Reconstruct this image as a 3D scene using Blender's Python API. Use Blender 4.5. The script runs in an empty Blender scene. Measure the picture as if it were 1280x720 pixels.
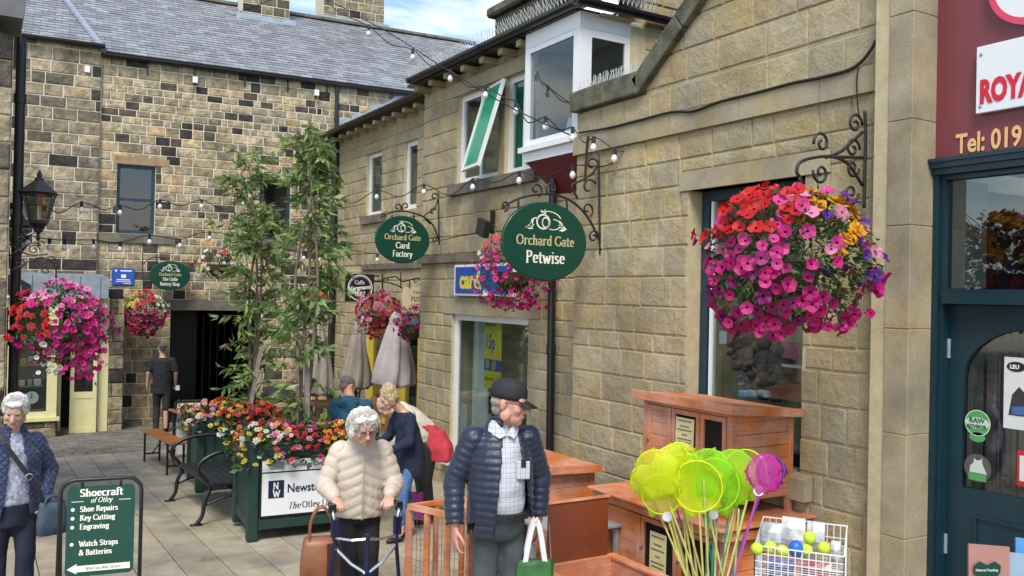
import bpy, bmesh, math, random
import numpy as np
from mathutils import Vector, Matrix, noise, geometry
R = math.radians
PI = math.pi
sc = bpy.context.scene
COL = sc.collection
random.seed(7)

# ---------------------------------------------------------------- camera
F = 1100.0            # focal length in photo pixels (1280 wide)
YAW = math.atan2(660.0, F)      # camera looks this far to the right of the street axis (+Y)
PITCH = math.atan2(8.0, F)
ROLL = 0.021
CAMZ = 2.06
SLOPE = 0.043
cam_d = bpy.data.cameras.new('camera'); cam = bpy.data.objects.new('camera', cam_d); COL.objects.link(cam)
cam_d.sensor_width = 36.0; cam_d.lens = 36.0 * F / 1280.0; cam_d.clip_start = 0.1; cam_d.clip_end = 2000
CR = Matrix.Rotation(-YAW, 4, 'Z') @ Matrix.Rotation(R(90) + PITCH, 4, 'X') @ Matrix.Rotation(ROLL, 4, 'Z')
cam.matrix_world = Matrix.Translation((0, 0, CAMZ)) @ CR
sc.camera = cam
CR3 = CR.to_3x3(); CPOS = Vector((0, 0, CAMZ))

# ---------------------------------------------------------------- sky, sun, exposure
SUN_EL, SUN_AZ = R(52), R(215)     # azimuth measured from +Y towards +X
w = bpy.data.worlds.new("World"); sc.world = w; w.use_nodes = True
nt = w.node_tree; nt.nodes.clear()
out = nt.nodes.new('ShaderNodeOutputWorld'); bg = nt.nodes.new('ShaderNodeBackground')
sky = nt.nodes.new('ShaderNodeTexSky'); sky.sky_type = 'NISHITA'; sky.sun_disc = False
sky.sun_elevation = SUN_EL; sky.sun_rotation = SUN_AZ
sky.air_density = 1.0; sky.dust_density = 0.4
tc = nt.nodes.new('ShaderNodeTexCoord'); mp = nt.nodes.new('ShaderNodeMapping')
mp.inputs['Scale'].default_value = (1.0, 1.0, 3.2)
ns = nt.nodes.new('ShaderNodeTexNoise'); ns.inputs['Scale'].default_value = 3.4; ns.inputs['Detail'].default_value = 7
ns.inputs['Roughness'].default_value = 0.55; ns.inputs['Distortion'].default_value = 0.3
cr = nt.nodes.new('ShaderNodeValToRGB')
cr.color_ramp.elements[0].position = 0.49; cr.color_ramp.elements[0].color = (0, 0, 0, 1)
cr.color_ramp.elements[1].position = 0.70; cr.color_ramp.elements[1].color = (1, 1, 1, 1)
mx = nt.nodes.new('ShaderNodeMix'); mx.data_type = 'RGBA'
mx.inputs['B'].default_value = (7.0, 6.9, 6.7, 1)
nt.links.new(tc.outputs['Generated'], mp.inputs['Vector']); nt.links.new(mp.outputs['Vector'], ns.inputs['Vector'])
nt.links.new(ns.outputs['Fac'], cr.inputs['Fac']); nt.links.new(cr.outputs['Color'], mx.inputs['Factor'])
nt.links.new(sky.outputs['Color'], mx.inputs['A']); nt.links.new(mx.outputs['Result'], bg.inputs['Color'])
bg.inputs['Strength'].default_value = 0.10
nt.links.new(bg.outputs['Background'], out.inputs['Surface'])
sd = bpy.data.lights.new('sun', 'SUN'); sun = bpy.data.objects.new('sun', sd); COL.objects.link(sun)
sd.energy = 1.5; sd.angle = R(22); sd.color = (1.0, 0.93, 0.82)
sdir = Vector((math.sin(SUN_AZ) * math.cos(SUN_EL), math.cos(SUN_AZ) * math.cos(SUN_EL), math.sin(SUN_EL)))
sun.rotation_euler = sdir.to_track_quat('Z', 'Y').to_euler()
sc.view_settings.view_transform = 'Standard'; sc.view_settings.look = 'None'
sc.view_settings.exposure = 1.32; sc.view_settings.gamma = 1.0
sc.render.engine = 'CYCLES'
sc.cycles.max_bounces = 8; sc.cycles.transparent_max_bounces = 24; sc.cycles.caustics_reflective = False; sc.cycles.caustics_refractive = False

# ---------------------------------------------------------------- where photo pixels fall in the place
def ray(px, py):
    return (CR3 @ Vector(((px - 640) / F, -(py - 360) / F, -1.0)))
def onX(px, py, X):
    d = ray(px, py); t = X / d.x; return CPOS + d * t
def onY(px, py, Y):
    d = ray(px, py); t = Y / d.y; return CPOS + d * t
def at(px, py, depth):
    return CPOS + ray(px, py) * depth
def gz(y): return -SLOPE * y
def onG(px, py):
    d = ray(px, py); t = -CAMZ / (d.z + SLOPE * d.y); return CPOS + d * t

# ---------------------------------------------------------------- materials
MATS = {}
def _bsdf(name):
    m = bpy.data.materials.new(name); m.use_nodes = True
    return m, m.node_tree, m.node_tree.nodes['Principled BSDF']
def mat(name, col, rough=0.6, metal=0.0, var=0.12, nscale=8.0, bump=0.0, bscale=60.0, attr=False, spec=None, trans=0.0, coat=0.0, var2=0.0, sscale=1.2, sheen=0.0, speck=0.0, bump2=0.0, b2scale=9.0, grain=0.0):
    """base colour varied by noise (real stains and wear), optional per-piece colour attribute, fine relief"""
    if name in MATS: return MATS[name]
    m, nt, b = _bsdf(name); N = nt.nodes; L = nt.links
    tc = N.new('ShaderNodeTexCoord'); src = tc.outputs['Object']
    b.inputs['Roughness'].default_value = rough; b.inputs['Metallic'].default_value = metal
    if spec is not None: b.inputs['Specular IOR Level'].default_value = spec
    if coat: b.inputs['Coat Weight'].default_value = coat
    if sheen: b.inputs['Sheen Weight'].default_value = sheen
    if attr:
        a = N.new('ShaderNodeAttribute'); a.attribute_name = 'col'; base = a.outputs['Color']
    else:
        c = N.new('ShaderNodeRGB'); c.outputs[0].default_value = (*col, 1); base = c.outputs[0]
    if var > 0:
        n = N.new('ShaderNodeTexNoise'); n.inputs['Scale'].default_value = nscale; n.inputs['Detail'].default_value = 6
        L.new(src, n.inputs['Vector'])
        mr = N.new('ShaderNodeMapRange'); mr.inputs['From Min'].default_value = 0.3; mr.inputs['From Max'].default_value = 0.7
        mr.inputs['To Min'].default_value = 1 - var; mr.inputs['To Max'].default_value = 1 + var
        L.new(n.outputs['Fac'], mr.inputs['Value'])
        v = N.new('ShaderNodeVectorMath'); v.operation = 'SCALE'
        L.new(base, v.inputs[0]); L.new(mr.outputs['Result'], v.inputs['Scale']); base = v.outputs[0]
    if var2 > 0:
        n = N.new('ShaderNodeTexNoise'); n.inputs['Scale'].default_value = sscale; n.inputs['Detail'].default_value = 8; n.inputs['Roughness'].default_value = 0.65
        L.new(src, n.inputs['Vector'])
        mr = N.new('ShaderNodeMapRange'); mr.inputs['From Min'].default_value = 0.42; mr.inputs['From Max'].default_value = 0.68
        mr.inputs['To Min'].default_value = 1.0; mr.inputs['To Max'].default_value = 1 - var2
        L.new(n.outputs['Fac'], mr.inputs['Value'])
        v = N.new('ShaderNodeVectorMath'); v.operation = 'SCALE'
        L.new(base, v.inputs[0]); L.new(mr.outputs['Result'], v.inputs['Scale']); base = v.outputs[0]
    if grain > 0:
        mp_ = N.new('ShaderNodeMapping'); mp_.inputs['Scale'].default_value = (2.2, 2.2, 55); L.new(src, mp_.inputs['Vector'])
        n = N.new('ShaderNodeTexNoise'); n.inputs['Scale'].default_value = 1.6; n.inputs['Detail'].default_value = 6; n.inputs['Distortion'].default_value = 1.2; L.new(mp_.outputs[0], n.inputs['Vector'])
        mr = N.new('ShaderNodeMapRange'); mr.inputs['From Min'].default_value = .35; mr.inputs['From Max'].default_value = .65; mr.inputs['To Min'].default_value = 1 - grain; mr.inputs['To Max'].default_value = 1 + grain
        L.new(n.outputs['Fac'], mr.inputs['Value']); v = N.new('ShaderNodeVectorMath'); v.operation = 'SCALE'; L.new(base, v.inputs[0]); L.new(mr.outputs['Result'], v.inputs['Scale']); base = v.outputs[0]
    if speck > 0:
        n = N.new('ShaderNodeTexNoise'); n.inputs['Scale'].default_value = 85; n.inputs['Detail'].default_value = 3; n.inputs['Roughness'].default_value = .8
        L.new(src, n.inputs['Vector'])
        mr = N.new('ShaderNodeMapRange'); mr.inputs['From Min'].default_value = 0.32; mr.inputs['From Max'].default_value = 0.68
        mr.inputs['To Min'].default_value = 1 - speck; mr.inputs['To Max'].default_value = 1 + speck
        L.new(n.outputs['Fac'], mr.inputs['Value']); v = N.new('ShaderNodeVectorMath'); v.operation = 'SCALE'
        L.new(base, v.inputs[0]); L.new(mr.outputs['Result'], v.inputs['Scale']); base = v.outputs[0]
        n = N.new('ShaderNodeTexNoise'); n.inputs['Scale'].default_value = 3.1; n.inputs['Detail'].default_value = 5; L.new(src, n.inputs['Vector'])
        hs_ = N.new('ShaderNodeHueSaturation'); mr = N.new('ShaderNodeMapRange'); mr.inputs['From Min'].default_value = .35; mr.inputs['From Max'].default_value = .65; mr.inputs['To Min'].default_value = .78; mr.inputs['To Max'].default_value = 1.1
        L.new(n.outputs['Fac'], mr.inputs['Value']); L.new(mr.outputs[0], hs_.inputs['Saturation']); L.new(base, hs_.inputs['Color']); base = hs_.outputs[0]
    L.new(base, b.inputs['Base Color'])
    if bump > 0:
        n = N.new('ShaderNodeTexNoise'); n.inputs['Scale'].default_value = bscale; n.inputs['Detail'].default_value = 8; n.inputs['Roughness'].default_value = 0.6
        L.new(src, n.inputs['Vector'])
        bp = N.new('ShaderNodeBump'); bp.inputs['Strength'].default_value = 1.0; bp.inputs['Distance'].default_value = bump
        L.new(n.outputs['Fac'], bp.inputs['Height']); L.new(bp.outputs['Normal'], b.inputs['Normal'])
        if bump2:
            n = N.new('ShaderNodeTexNoise'); n.inputs['Scale'].default_value = b2scale; n.inputs['Detail'].default_value = 4; L.new(src, n.inputs['Vector'])
            b2 = N.new('ShaderNodeBump'); b2.inputs['Distance'].default_value = bump2; L.new(n.outputs['Fac'], b2.inputs['Height']); L.new(b2.outputs['Normal'], bp.inputs['Normal'])
    if trans > 0:
        tr = N.new('ShaderNodeBsdfTranslucent'); L.new(base, tr.inputs['Color'])
        ms = N.new('ShaderNodeMixShader'); ms.inputs['Fac'].default_value = trans
        o = N['Material Output']; L.new(b.outputs[0], ms.inputs[1]); L.new(tr.outputs[0], ms.inputs[2]); L.new(ms.outputs[0], o.inputs['Surface'])
    MATS[name] = m
    return m
def glass(name='window_glass', tint=(0.75, 0.8, 0.8), base=0.06, blend=1.0):
    if name in MATS: return MATS[name]
    m = bpy.data.materials.new(name); m.use_nodes = True; nt = m.node_tree; N = nt.nodes; L = nt.links
    N.clear(); o = N.new('ShaderNodeOutputMaterial'); t = N.new('ShaderNodeBsdfTransparent'); t.inputs['Color'].default_value = (*tint, 1)
    g = N.new('ShaderNodeBsdfGlossy'); g.inputs['Roughness'].default_value = 0.03
    fr = N.new('ShaderNodeFresnel'); fr.inputs['IOR'].default_value = 1.5
    a = N.new('ShaderNodeMath'); a.operation = 'MULTIPLY_ADD'; a.inputs[1].default_value = blend; a.inputs[2].default_value = base
    L.new(fr.outputs[0], a.inputs[0]); ms = N.new('ShaderNodeMixShader'); ge = N.new('ShaderNodeNewGeometry')
    f1 = N.new('ShaderNodeMath'); f1.operation = 'SUBTRACT'; f1.inputs[0].default_value = 1.0; L.new(ge.outputs['Backfacing'], f1.inputs[1])
    f2 = N.new('ShaderNodeMath'); f2.operation = 'MULTIPLY'; f2.use_clamp = True; L.new(a.outputs[0], f2.inputs[0]); L.new(f1.outputs[0], f2.inputs[1])
    L.new(f2.outputs[0], ms.inputs['Fac']); L.new(t.outputs[0], ms.inputs[1]); L.new(g.outputs[0], ms.inputs[2]); L.new(ms.outputs[0], o.inputs['Surface'])
    MATS[name] = m; return m

# ---------------------------------------------------------------- objects
def thing(name, label, cat, loc=(0, 0, 0), group=None, kind=None):
    o = bpy.data.objects.new(name, None); COL.objects.link(o); o.location = loc; o.empty_display_size = 0.1
    o['label'] = label; o['category'] = cat
    if group: o['group'] = group
    if kind: o['kind'] = kind
    return o
def tag(o, label, cat, group=None, kind=None):
    o['label'] = label; o['category'] = cat
    if group: o['group'] = group
    if kind: o['kind'] = kind
    return o
def link(name, me, parent=None, world=True):
    o = bpy.data.objects.new(name, me); COL.objects.link(o)
    if parent is not None:
        o.parent = parent
        if parent.type == 'EMPTY' and world: o.matrix_parent_inverse = Matrix.Translation(-Vector(parent.location))
    return o
def children(o): return list(o.children)
def copy_tree(o, parent=None):
    c = o.copy(); COL.objects.link(c); c.parent = parent
    if parent is not None: c.matrix_parent_inverse = o.matrix_parent_inverse.copy()
    for ch in children(o): copy_tree(ch, c)
    return c

def frame_of(d, up=None):
    d = Vector(d).normalized()
    u = Vector(up) if up is not None else (Vector((0, 0, 1)) if abs(d.z) < 0.95 else Vector((0, 1, 0)))
    a = d.cross(u).normalized(); b = a.cross(d).normalized()
    return a, b
class MB:
    def __init__(s): s.v = []; s.f = []; s.c = []
    def add(s, vs, fs, c=None):
        k = len(s.v); s.v.extend([tuple(p) for p in vs]); s.f.extend([tuple(i + k for i in f) for f in fs])
        s.c.extend([c] * len(fs)); return s
    def box(s, lo, hi, c=None):
        x0, y0, z0 = lo; x1, y1, z1 = hi
        vs = [(x0, y0, z0), (x1, y0, z0), (x1, y1, z0), (x0, y1, z0), (x0, y0, z1), (x1, y0, z1), (x1, y1, z1), (x0, y1, z1)]
        return s.add(vs, [(0, 3, 2, 1), (4, 5, 6, 7), (0, 1, 5, 4), (1, 2, 6, 5), (2, 3, 7, 6), (3, 0, 4, 7)], c)
    def bbox(s, lo, hi, b=0.004, c=None):
        """box with chamfered edges"""
        lo = Vector(lo); hi = Vector(hi); ce = (lo + hi) / 2; h = (hi - lo) / 2; b = min(b, h.x * .49, h.y * .49, h.z * .49)
        bm = bmesh.new(); bmesh.ops.create_cube(bm, size=2.0)
        for q in bm.verts: q.co = Vector((q.co.x * h.x, q.co.y * h.y, q.co.z * h.z)) + ce
        bmesh.ops.bevel(bm, geom=bm.edges[:], offset=b, segments=1, affect='EDGES', profile=.5)
        return s.bm(bm, c)
    def bm(s, bm, c=None, M=None):
        bm.verts.index_update()
        vs = [(M @ q.co if M else q.co.copy()) for q in bm.verts]; fs = [[q.index for q in f.verts] for f in bm.faces]
        bm.free(); return s.add(vs, fs, c)
    def obox(s, ce, ax, ay, az, c=None):
        """box about ce with half-axis vectors"""
        ce, ax, ay, az = Vector(ce), Vector(ax), Vector(ay), Vector(az)
        vs = [ce + i * ax + j * ay + k * az for k in (-1, 1) for i, j in ((-1, -1), (1, -1), (1, 1), (-1, 1))]
        return s.add(vs, [(0, 3, 2, 1), (4, 5, 6, 7), (0, 1, 5, 4), (1, 2, 6, 5), (2, 3, 7, 6), (3, 0, 4, 7)], c)
    def bar(s, p, q, wd, th, up=None, c=None):
        p, q = Vector(p), Vector(q); a, b = frame_of(q - p, up)
        return s.obox((p + q) / 2, (q - p) / 2, a * wd / 2, b * th / 2, c)
    def cyl(s, p, q, r0, r1=None, n=10, c=None, caps=True):
        r1 = r0 if r1 is None else r1
        p, q = Vector(p), Vector(q); a, b = frame_of(q - p); vs = []
        for ce, r in ((p, r0), (q, r1)):
            for i in range(n):
                t = 2 * PI * i / n; vs.append(ce + a * (r * math.cos(t)) + b * (r * math.sin(t)))
        fs = [(i, (i + 1) % n, n + (i + 1) % n, n + i) for i in range(n)]
        if caps: fs += [tuple(range(n - 1, -1, -1)), tuple(range(n, 2 * n))]
        return s.add(vs, fs, c)
    def tube(s, pts, r, n=6, c=None, up=None):
        pts = [Vector(p) for p in pts]; rs = r if isinstance(r, (list, tuple)) else [r] * len(pts); vs = []
        d0 = (pts[1] - pts[0]).normalized(); a, b = frame_of(d0, up)
        for i, p in enumerate(pts):
            d = (pts[min(i + 1, len(pts) - 1)] - pts[max(i - 1, 0)])
            if d.length < 1e-9: d = d0
            d.normalize(); a = (a - d * a.dot(d))
            if a.length < 1e-6: a, _ = frame_of(d)
            a.normalize(); b = d.cross(a)
            for k in range(n):
                t = 2 * PI * k / n; vs.append(p + a * (rs[i] * math.cos(t)) + b * (rs[i] * math.sin(t)))
        m = len(pts); fs = []
        for i in range(m - 1):
            for k in range(n): fs.append((i * n + k, i * n + (k + 1) % n, (i + 1) * n + (k + 1) % n, (i + 1) * n + k))
        fs += [tuple(range(n - 1, -1, -1)), tuple(range((m - 1) * n, m * n))]
        return s.add(vs, fs, c)
    def ell(s, ce, r, n=12, m=8, M=None, c=None):
        ce = Vector(ce); vs = [Vector((0, 0, -r[2]))]
        for j in range(1, m):
            ph = -PI / 2 + PI * j / m
            for i in range(n):
                t = 2 * PI * i / n; vs.append(Vector((r[0] * math.cos(ph) * math.cos(t), r[1] * math.cos(ph) * math.sin(t), r[2] * math.sin(ph))))
        vs.append(Vector((0, 0, r[2]))); fs = [(0, 1 + (i + 1) % n, 1 + i) for i in range(n)]
        for j in range(m - 2):
            for i in range(n): fs.append((1 + j * n + i, 1 + j * n + (i + 1) % n, 1 + (j + 1) * n + (i + 1) % n, 1 + (j + 1) * n + i))
        t = len(vs) - 1; fs += [(t, 1 + (m - 2) * n + i, 1 + (m - 2) * n + (i + 1) % n) for i in range(n)]
        if M is not None: vs = [M @ p for p in vs]
        return s.add([p + ce for p in vs], fs, c)
    def lathe(s, prof, ce=(0, 0, 0), n=16, c=None, M=None):
        ce = Vector(ce); vs = []
        for r, z in prof:
            for i in range(n):
                t = 2 * PI * i / n; p = Vector((r * math.cos(t), r * math.sin(t), z)); vs.append((M @ p if M else p) + ce)
        m = len(prof); fs = [(j * n + i, j * n + (i + 1) % n, (j + 1) * n + (i + 1) % n, (j + 1) * n + i) for j in range(m - 1) for i in range(n)]
        fs += [tuple(range(n - 1, -1, -1)), tuple(range((m - 1) * n, m * n))]
        return s.add(vs, fs, c)
    def loft(s, rings, c=None, caps=True):
        n = len(rings[0]); vs = [p for r in rings for p in r]; m = len(rings)
        fs = [(j * n + i, j * n + (i + 1) % n, (j + 1) * n + (i + 1) % n, (j + 1) * n + i) for j in range(m - 1) for i in range(n)]
        if caps: fs += [tuple(range(n - 1, -1, -1)), tuple(range((m - 1) * n, m * n))]
        return s.add(vs, fs, c)
    def prism(s, poly, off, c=None):
        """closed polygon (world points) pushed along off"""
        off = Vector(off); n = len(poly); vs = [Vector(p) for p in poly] + [Vector(p) + off for p in poly]
        fs = [tuple(range(n)), tuple(range(2 * n - 1, n - 1, -1))] + [((i + 1) % n, i, n + i, n + (i + 1) % n) for i in range(n)]
        return s.add(vs, fs, c)
    def mesh(s, name, m, smooth=False, fix=True):
        me = bpy.data.meshes.new(name); me.from_pydata(s.v, [], s.f)
        ms = m if isinstance(m, (list, tuple)) else [m]
        for q in ms: me.materials.append(q)
        if any(c is not None for c in s.c):
            if isinstance(next(c for c in s.c if c is not None), int):
                me.polygons.foreach_set('material_index', [c or 0 for c in s.c])
            else:
                at_ = me.attributes.new('col', 'FLOAT_COLOR', 'CORNER'); arr = []
                for f, c in zip(s.f, s.c):
                    c = c or (.5, .5, .5); arr.extend([c[0], c[1], c[2], 1.0] * len(f))
                at_.data.foreach_set('color', arr)
        if smooth: me.polygons.foreach_set('use_smooth', [True] * len(s.f))
        if fix:
            bm = bmesh.new(); bm.from_mesh(me); bmesh.ops.recalc_face_normals(bm, faces=bm.faces[:]); bm.to_mesh(me); bm.free()
        me.update(); return me
    def build(s, name, m, parent=None, smooth=False, fix=True, kind=None, label=None):
        o = link(name, s.mesh(name, m, smooth, fix), parent)
        if kind: o['kind'] = kind
        if label: o['label'] = label
        return o

# ---------------------------------------------------------------- vertical planes that carry walls
class Plane:
    def __init__(s, O, u):
        s.O = Vector((O[0], O[1], 0)); s.u = Vector((u[0], u[1], 0)).normalized()
        n = Vector((-s.u.y, s.u.x, 0)); s.n = n if n.dot(CPOS - s.O) > 0 else -n
    def sz(s, px, py, off=0.0):
        d = ray(px, py); Oo = s.O + s.n * off
        t = (Oo - CPOS).dot(s.n) / d.dot(s.n); P = CPOS + d * t
        return (P - Oo).dot(s.u), P.z
    def P(s, a, z, off=0.0):
        q = s.O + s.u * a + s.n * off; return Vector((q.x, q.y, z))
    def box(s, mb, a0, a1, z0, z1, o0, o1, c=None):
        ce = s.P((a0 + a1) / 2, (z0 + z1) / 2, (o0 + o1) / 2)
        return mb.obox(ce, s.u * (a1 - a0) / 2, s.n * (o1 - o0) / 2, Vector((0, 0, (z1 - z0) / 2)), c)
    def poly(s, mb, pts, o0, o1, c=None):
        return mb.prism([s.P(a, z, o0) for a, z in pts], s.n * (o1 - o0), c)

def clip(poly, a, b, c):
    """keep a*x+b*y<=c"""
    out_ = []
    for i in range(len(poly)):
        p, q = poly[i], poly[(i + 1) % len(poly)]; dp = a * p[0] + b * p[1] - c; dq = a * q[0] + b * q[1] - c
        if dp <= 0: out_.append(p)
        if dp * dq < 0:
            t = dp / (dp - dq); out_.append((p[0] + t * (q[0] - p[0]), p[1] + t * (q[1] - p[1])))
    return out_
def stone_geo(mb, pl, poly, bev, proud, col, back=-0.14, rnd=random):
    n = len(poly); cx = sum(p[0] for p in poly) / n; cz = sum(p[1] for p in poly) / n
    w_ = max(p[0] for p in poly) - min(p[0] for p in poly); h_ = max(p[1] for p in poly) - min(p[1] for p in poly)
    kx = max(0.3, 1 - 2 * bev / max(w_, .01)); kz = max(0.3, 1 - 2 * bev / max(h_, .01))
    vs = [pl.P(a, z, back) for a, z in poly] + [pl.P(a + rnd.uniform(-.002, .002), z + rnd.uniform(-.002, .002), 0.003) for a, z in poly]
    vs += [pl.P(cx + (a - cx) * kx + rnd.uniform(-.25, .25) * bev, cz + (z - cz) * kz + rnd.uniform(-.25, .25) * bev, proud * rnd.uniform(.6, 1.15)) for a, z in poly]
    vs += [pl.P(cx + rnd.uniform(-.2, .2) * w_, cz + rnd.uniform(-.15, .15) * h_, proud * rnd.uniform(.95, 1.2))]
    fs = []
    for i in range(n):
        j = (i + 1) % n; fs += [(i, j, n + j, n + i), (n + i, n + j, 2 * n + j, 2 * n + i), (2 * n + i, 2 * n + j, 3 * n)]
    mb.add(vs, fs, col)
def stone_wall(pl, a0, a1, zs, openings, parent, wlo, whi, bev, proud, colf, smat, joint=0.010, halfplanes=(), maxparts=300, name='stone', rnd=None, quoin=None):
    """coursed stonework: courses between successive zs, openings are (a0,a1,z0,z1)"""
    rnd = rnd or random.Random(5); L = []
    for k in range(len(zs) - 1):
        z0, z1 = zs[k], zs[k + 1]; a = a0 - rnd.uniform(0, wlo)
        while a < a1:
            wd = rnd.uniform(wlo, whi) * (0.7 if (z1 - z0) < .16 else 1); b = a + wd
            if a1 - b < wlo * .45: b = a1
            segs = [(max(a, a0), min(b, a1), z0, z1)]
            for (p, q, r, t) in openings:
                ns_ = []
                for (x0, x1, y0, y1) in segs:
                    if x1 <= p or x0 >= q or y1 <= r or y0 >= t: ns_.append((x0, x1, y0, y1)); continue
                    if x0 < p: ns_.append((x0, p + .004, y0, y1))
                    if x1 > q: ns_.append((q - .004, x1, y0, y1))
                    xx0, xx1 = max(x0, p), min(x1, q)
                    if y0 < r - .03: ns_.append((xx0, xx1, y0, r))
                    if y1 > t + .03: ns_.append((xx0, xx1, t, y1))
                segs = ns_
            for (x0, x1, y0, y1) in segs:
                if x1 - x0 < .035 or y1 - y0 < .03: continue
                g = joint / 2; poly = [(x0 + g, y0 + g), (x1 - g, y0 + g), (x1 - g, y1 - g), (x0 + g, y1 - g)]
                for h in halfplanes:
                    poly = clip(poly, *h)
                    if len(poly) < 3: break
                if len(poly) < 3: continue
                ar = 0.0
                for i in range(len(poly)):
                    p, q = poly[i], poly[(i + 1) % len(poly)]; ar += p[0] * q[1] - q[0] * p[1]
                if abs(ar) / 2 < .0015: continue
                L.append((abs(ar) / 2, poly, k))
            a = b
    # how large each stone shows in the photo
    def show(e):
        cx = sum(p[0] for p in e[1]) / len(e[1]); cz = sum(p[1] for p in e[1]) / len(e[1])
        P = pl.P(cx, cz) - CPOS; d = CR3.inverted() @ P
        if d.z >= 0: return -1
        x = 640 + F * d.x / -d.z; y = 360 - F * d.y / -d.z
        if x < -15 or x > 1295 or y < -15 or y > 735: return -1
        return e[0] / (P.length ** 2)
    L.sort(key=show, reverse=True); rest = MB(); nr = 0
    for i, e in enumerate(L):
        col = colf(rnd, e[2])
        if i < maxparts and show(e) > 0:
            m_ = MB(); stone_geo(m_, pl, e[1], bev, proud, col, rnd=rnd); m_.build(name, smat, parent)
        else:
            if show(e) < 0 and maxparts > 0 and i > maxparts + 1500: continue
            stone_geo(rest, pl, e[1], bev, proud, col, rnd=rnd); nr += 1
    if nr: rest.build('stonework', smat, parent, kind='stuff')
def backing(pl, a0, a1, z0, z1, openings, o0, o1, m, parent, name='wall'):
    xs = sorted({a0, a1} | {min(max(v, a0), a1) for o in openings for v in o[:2]}); zs_ = sorted({z0, z1} | {min(max(v, z0), z1) for o in openings for v in o[2:]})
    mb = MB()
    for i in range(len(xs) - 1):
        j = 0
        while j < len(zs_) - 1:
            def op(jj):
                cx = (xs[i] + xs[i + 1]) / 2; cz = (zs_[jj] + zs_[jj + 1]) / 2
                return any(p < cx < q and r < cz < t for p, q, r, t in openings)
            if op(j): j += 1; continue
            k = j
            while k + 1 < len(zs_) - 1 and not op(k + 1): k += 1
            pl.box(mb, xs[i], xs[i + 1], zs_[j], zs_[k + 1], o0, o1); j = k + 1
    return mb.build(name, m, parent)

# ---------------------------------------------------------------- lettering
def sans(text, size, P, ux, uy, m, parent, name='lettering', align='LEFT', bold=0.0, xs=1.0, ext=0.0008, spacing=1.0, label=None):
    c = bpy.data.curves.new(name, 'FONT'); c.body = text; c.size = size; c.align_x = align; c.offset = bold; c.extrude = ext; c.space_character = spacing; c.resolution_u = 3
    o = bpy.data.objects.new(name, c); COL.objects.link(o)
    dg = bpy.context.evaluated_depsgraph_get(); me = bpy.data.meshes.new_from_object(o.evaluated_get(dg))
    bpy.data.objects.remove(o); bpy.data.curves.remove(c)
    ux = Vector(ux).normalized(); uy = Vector(uy).normalized(); uz = ux.cross(uy)
    M = Matrix(((ux.x * xs, uy.x, uz.x, P[0]), (ux.y * xs, uy.y, uz.y, P[1]), (ux.z * xs, uy.z, uz.z, P[2]), (0, 0, 0, 1)))
    me.transform(M); me.materials.clear(); me.materials.append(m)
    q = link(name, me, parent)
    if label: q['label'] = label
    return q
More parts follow.
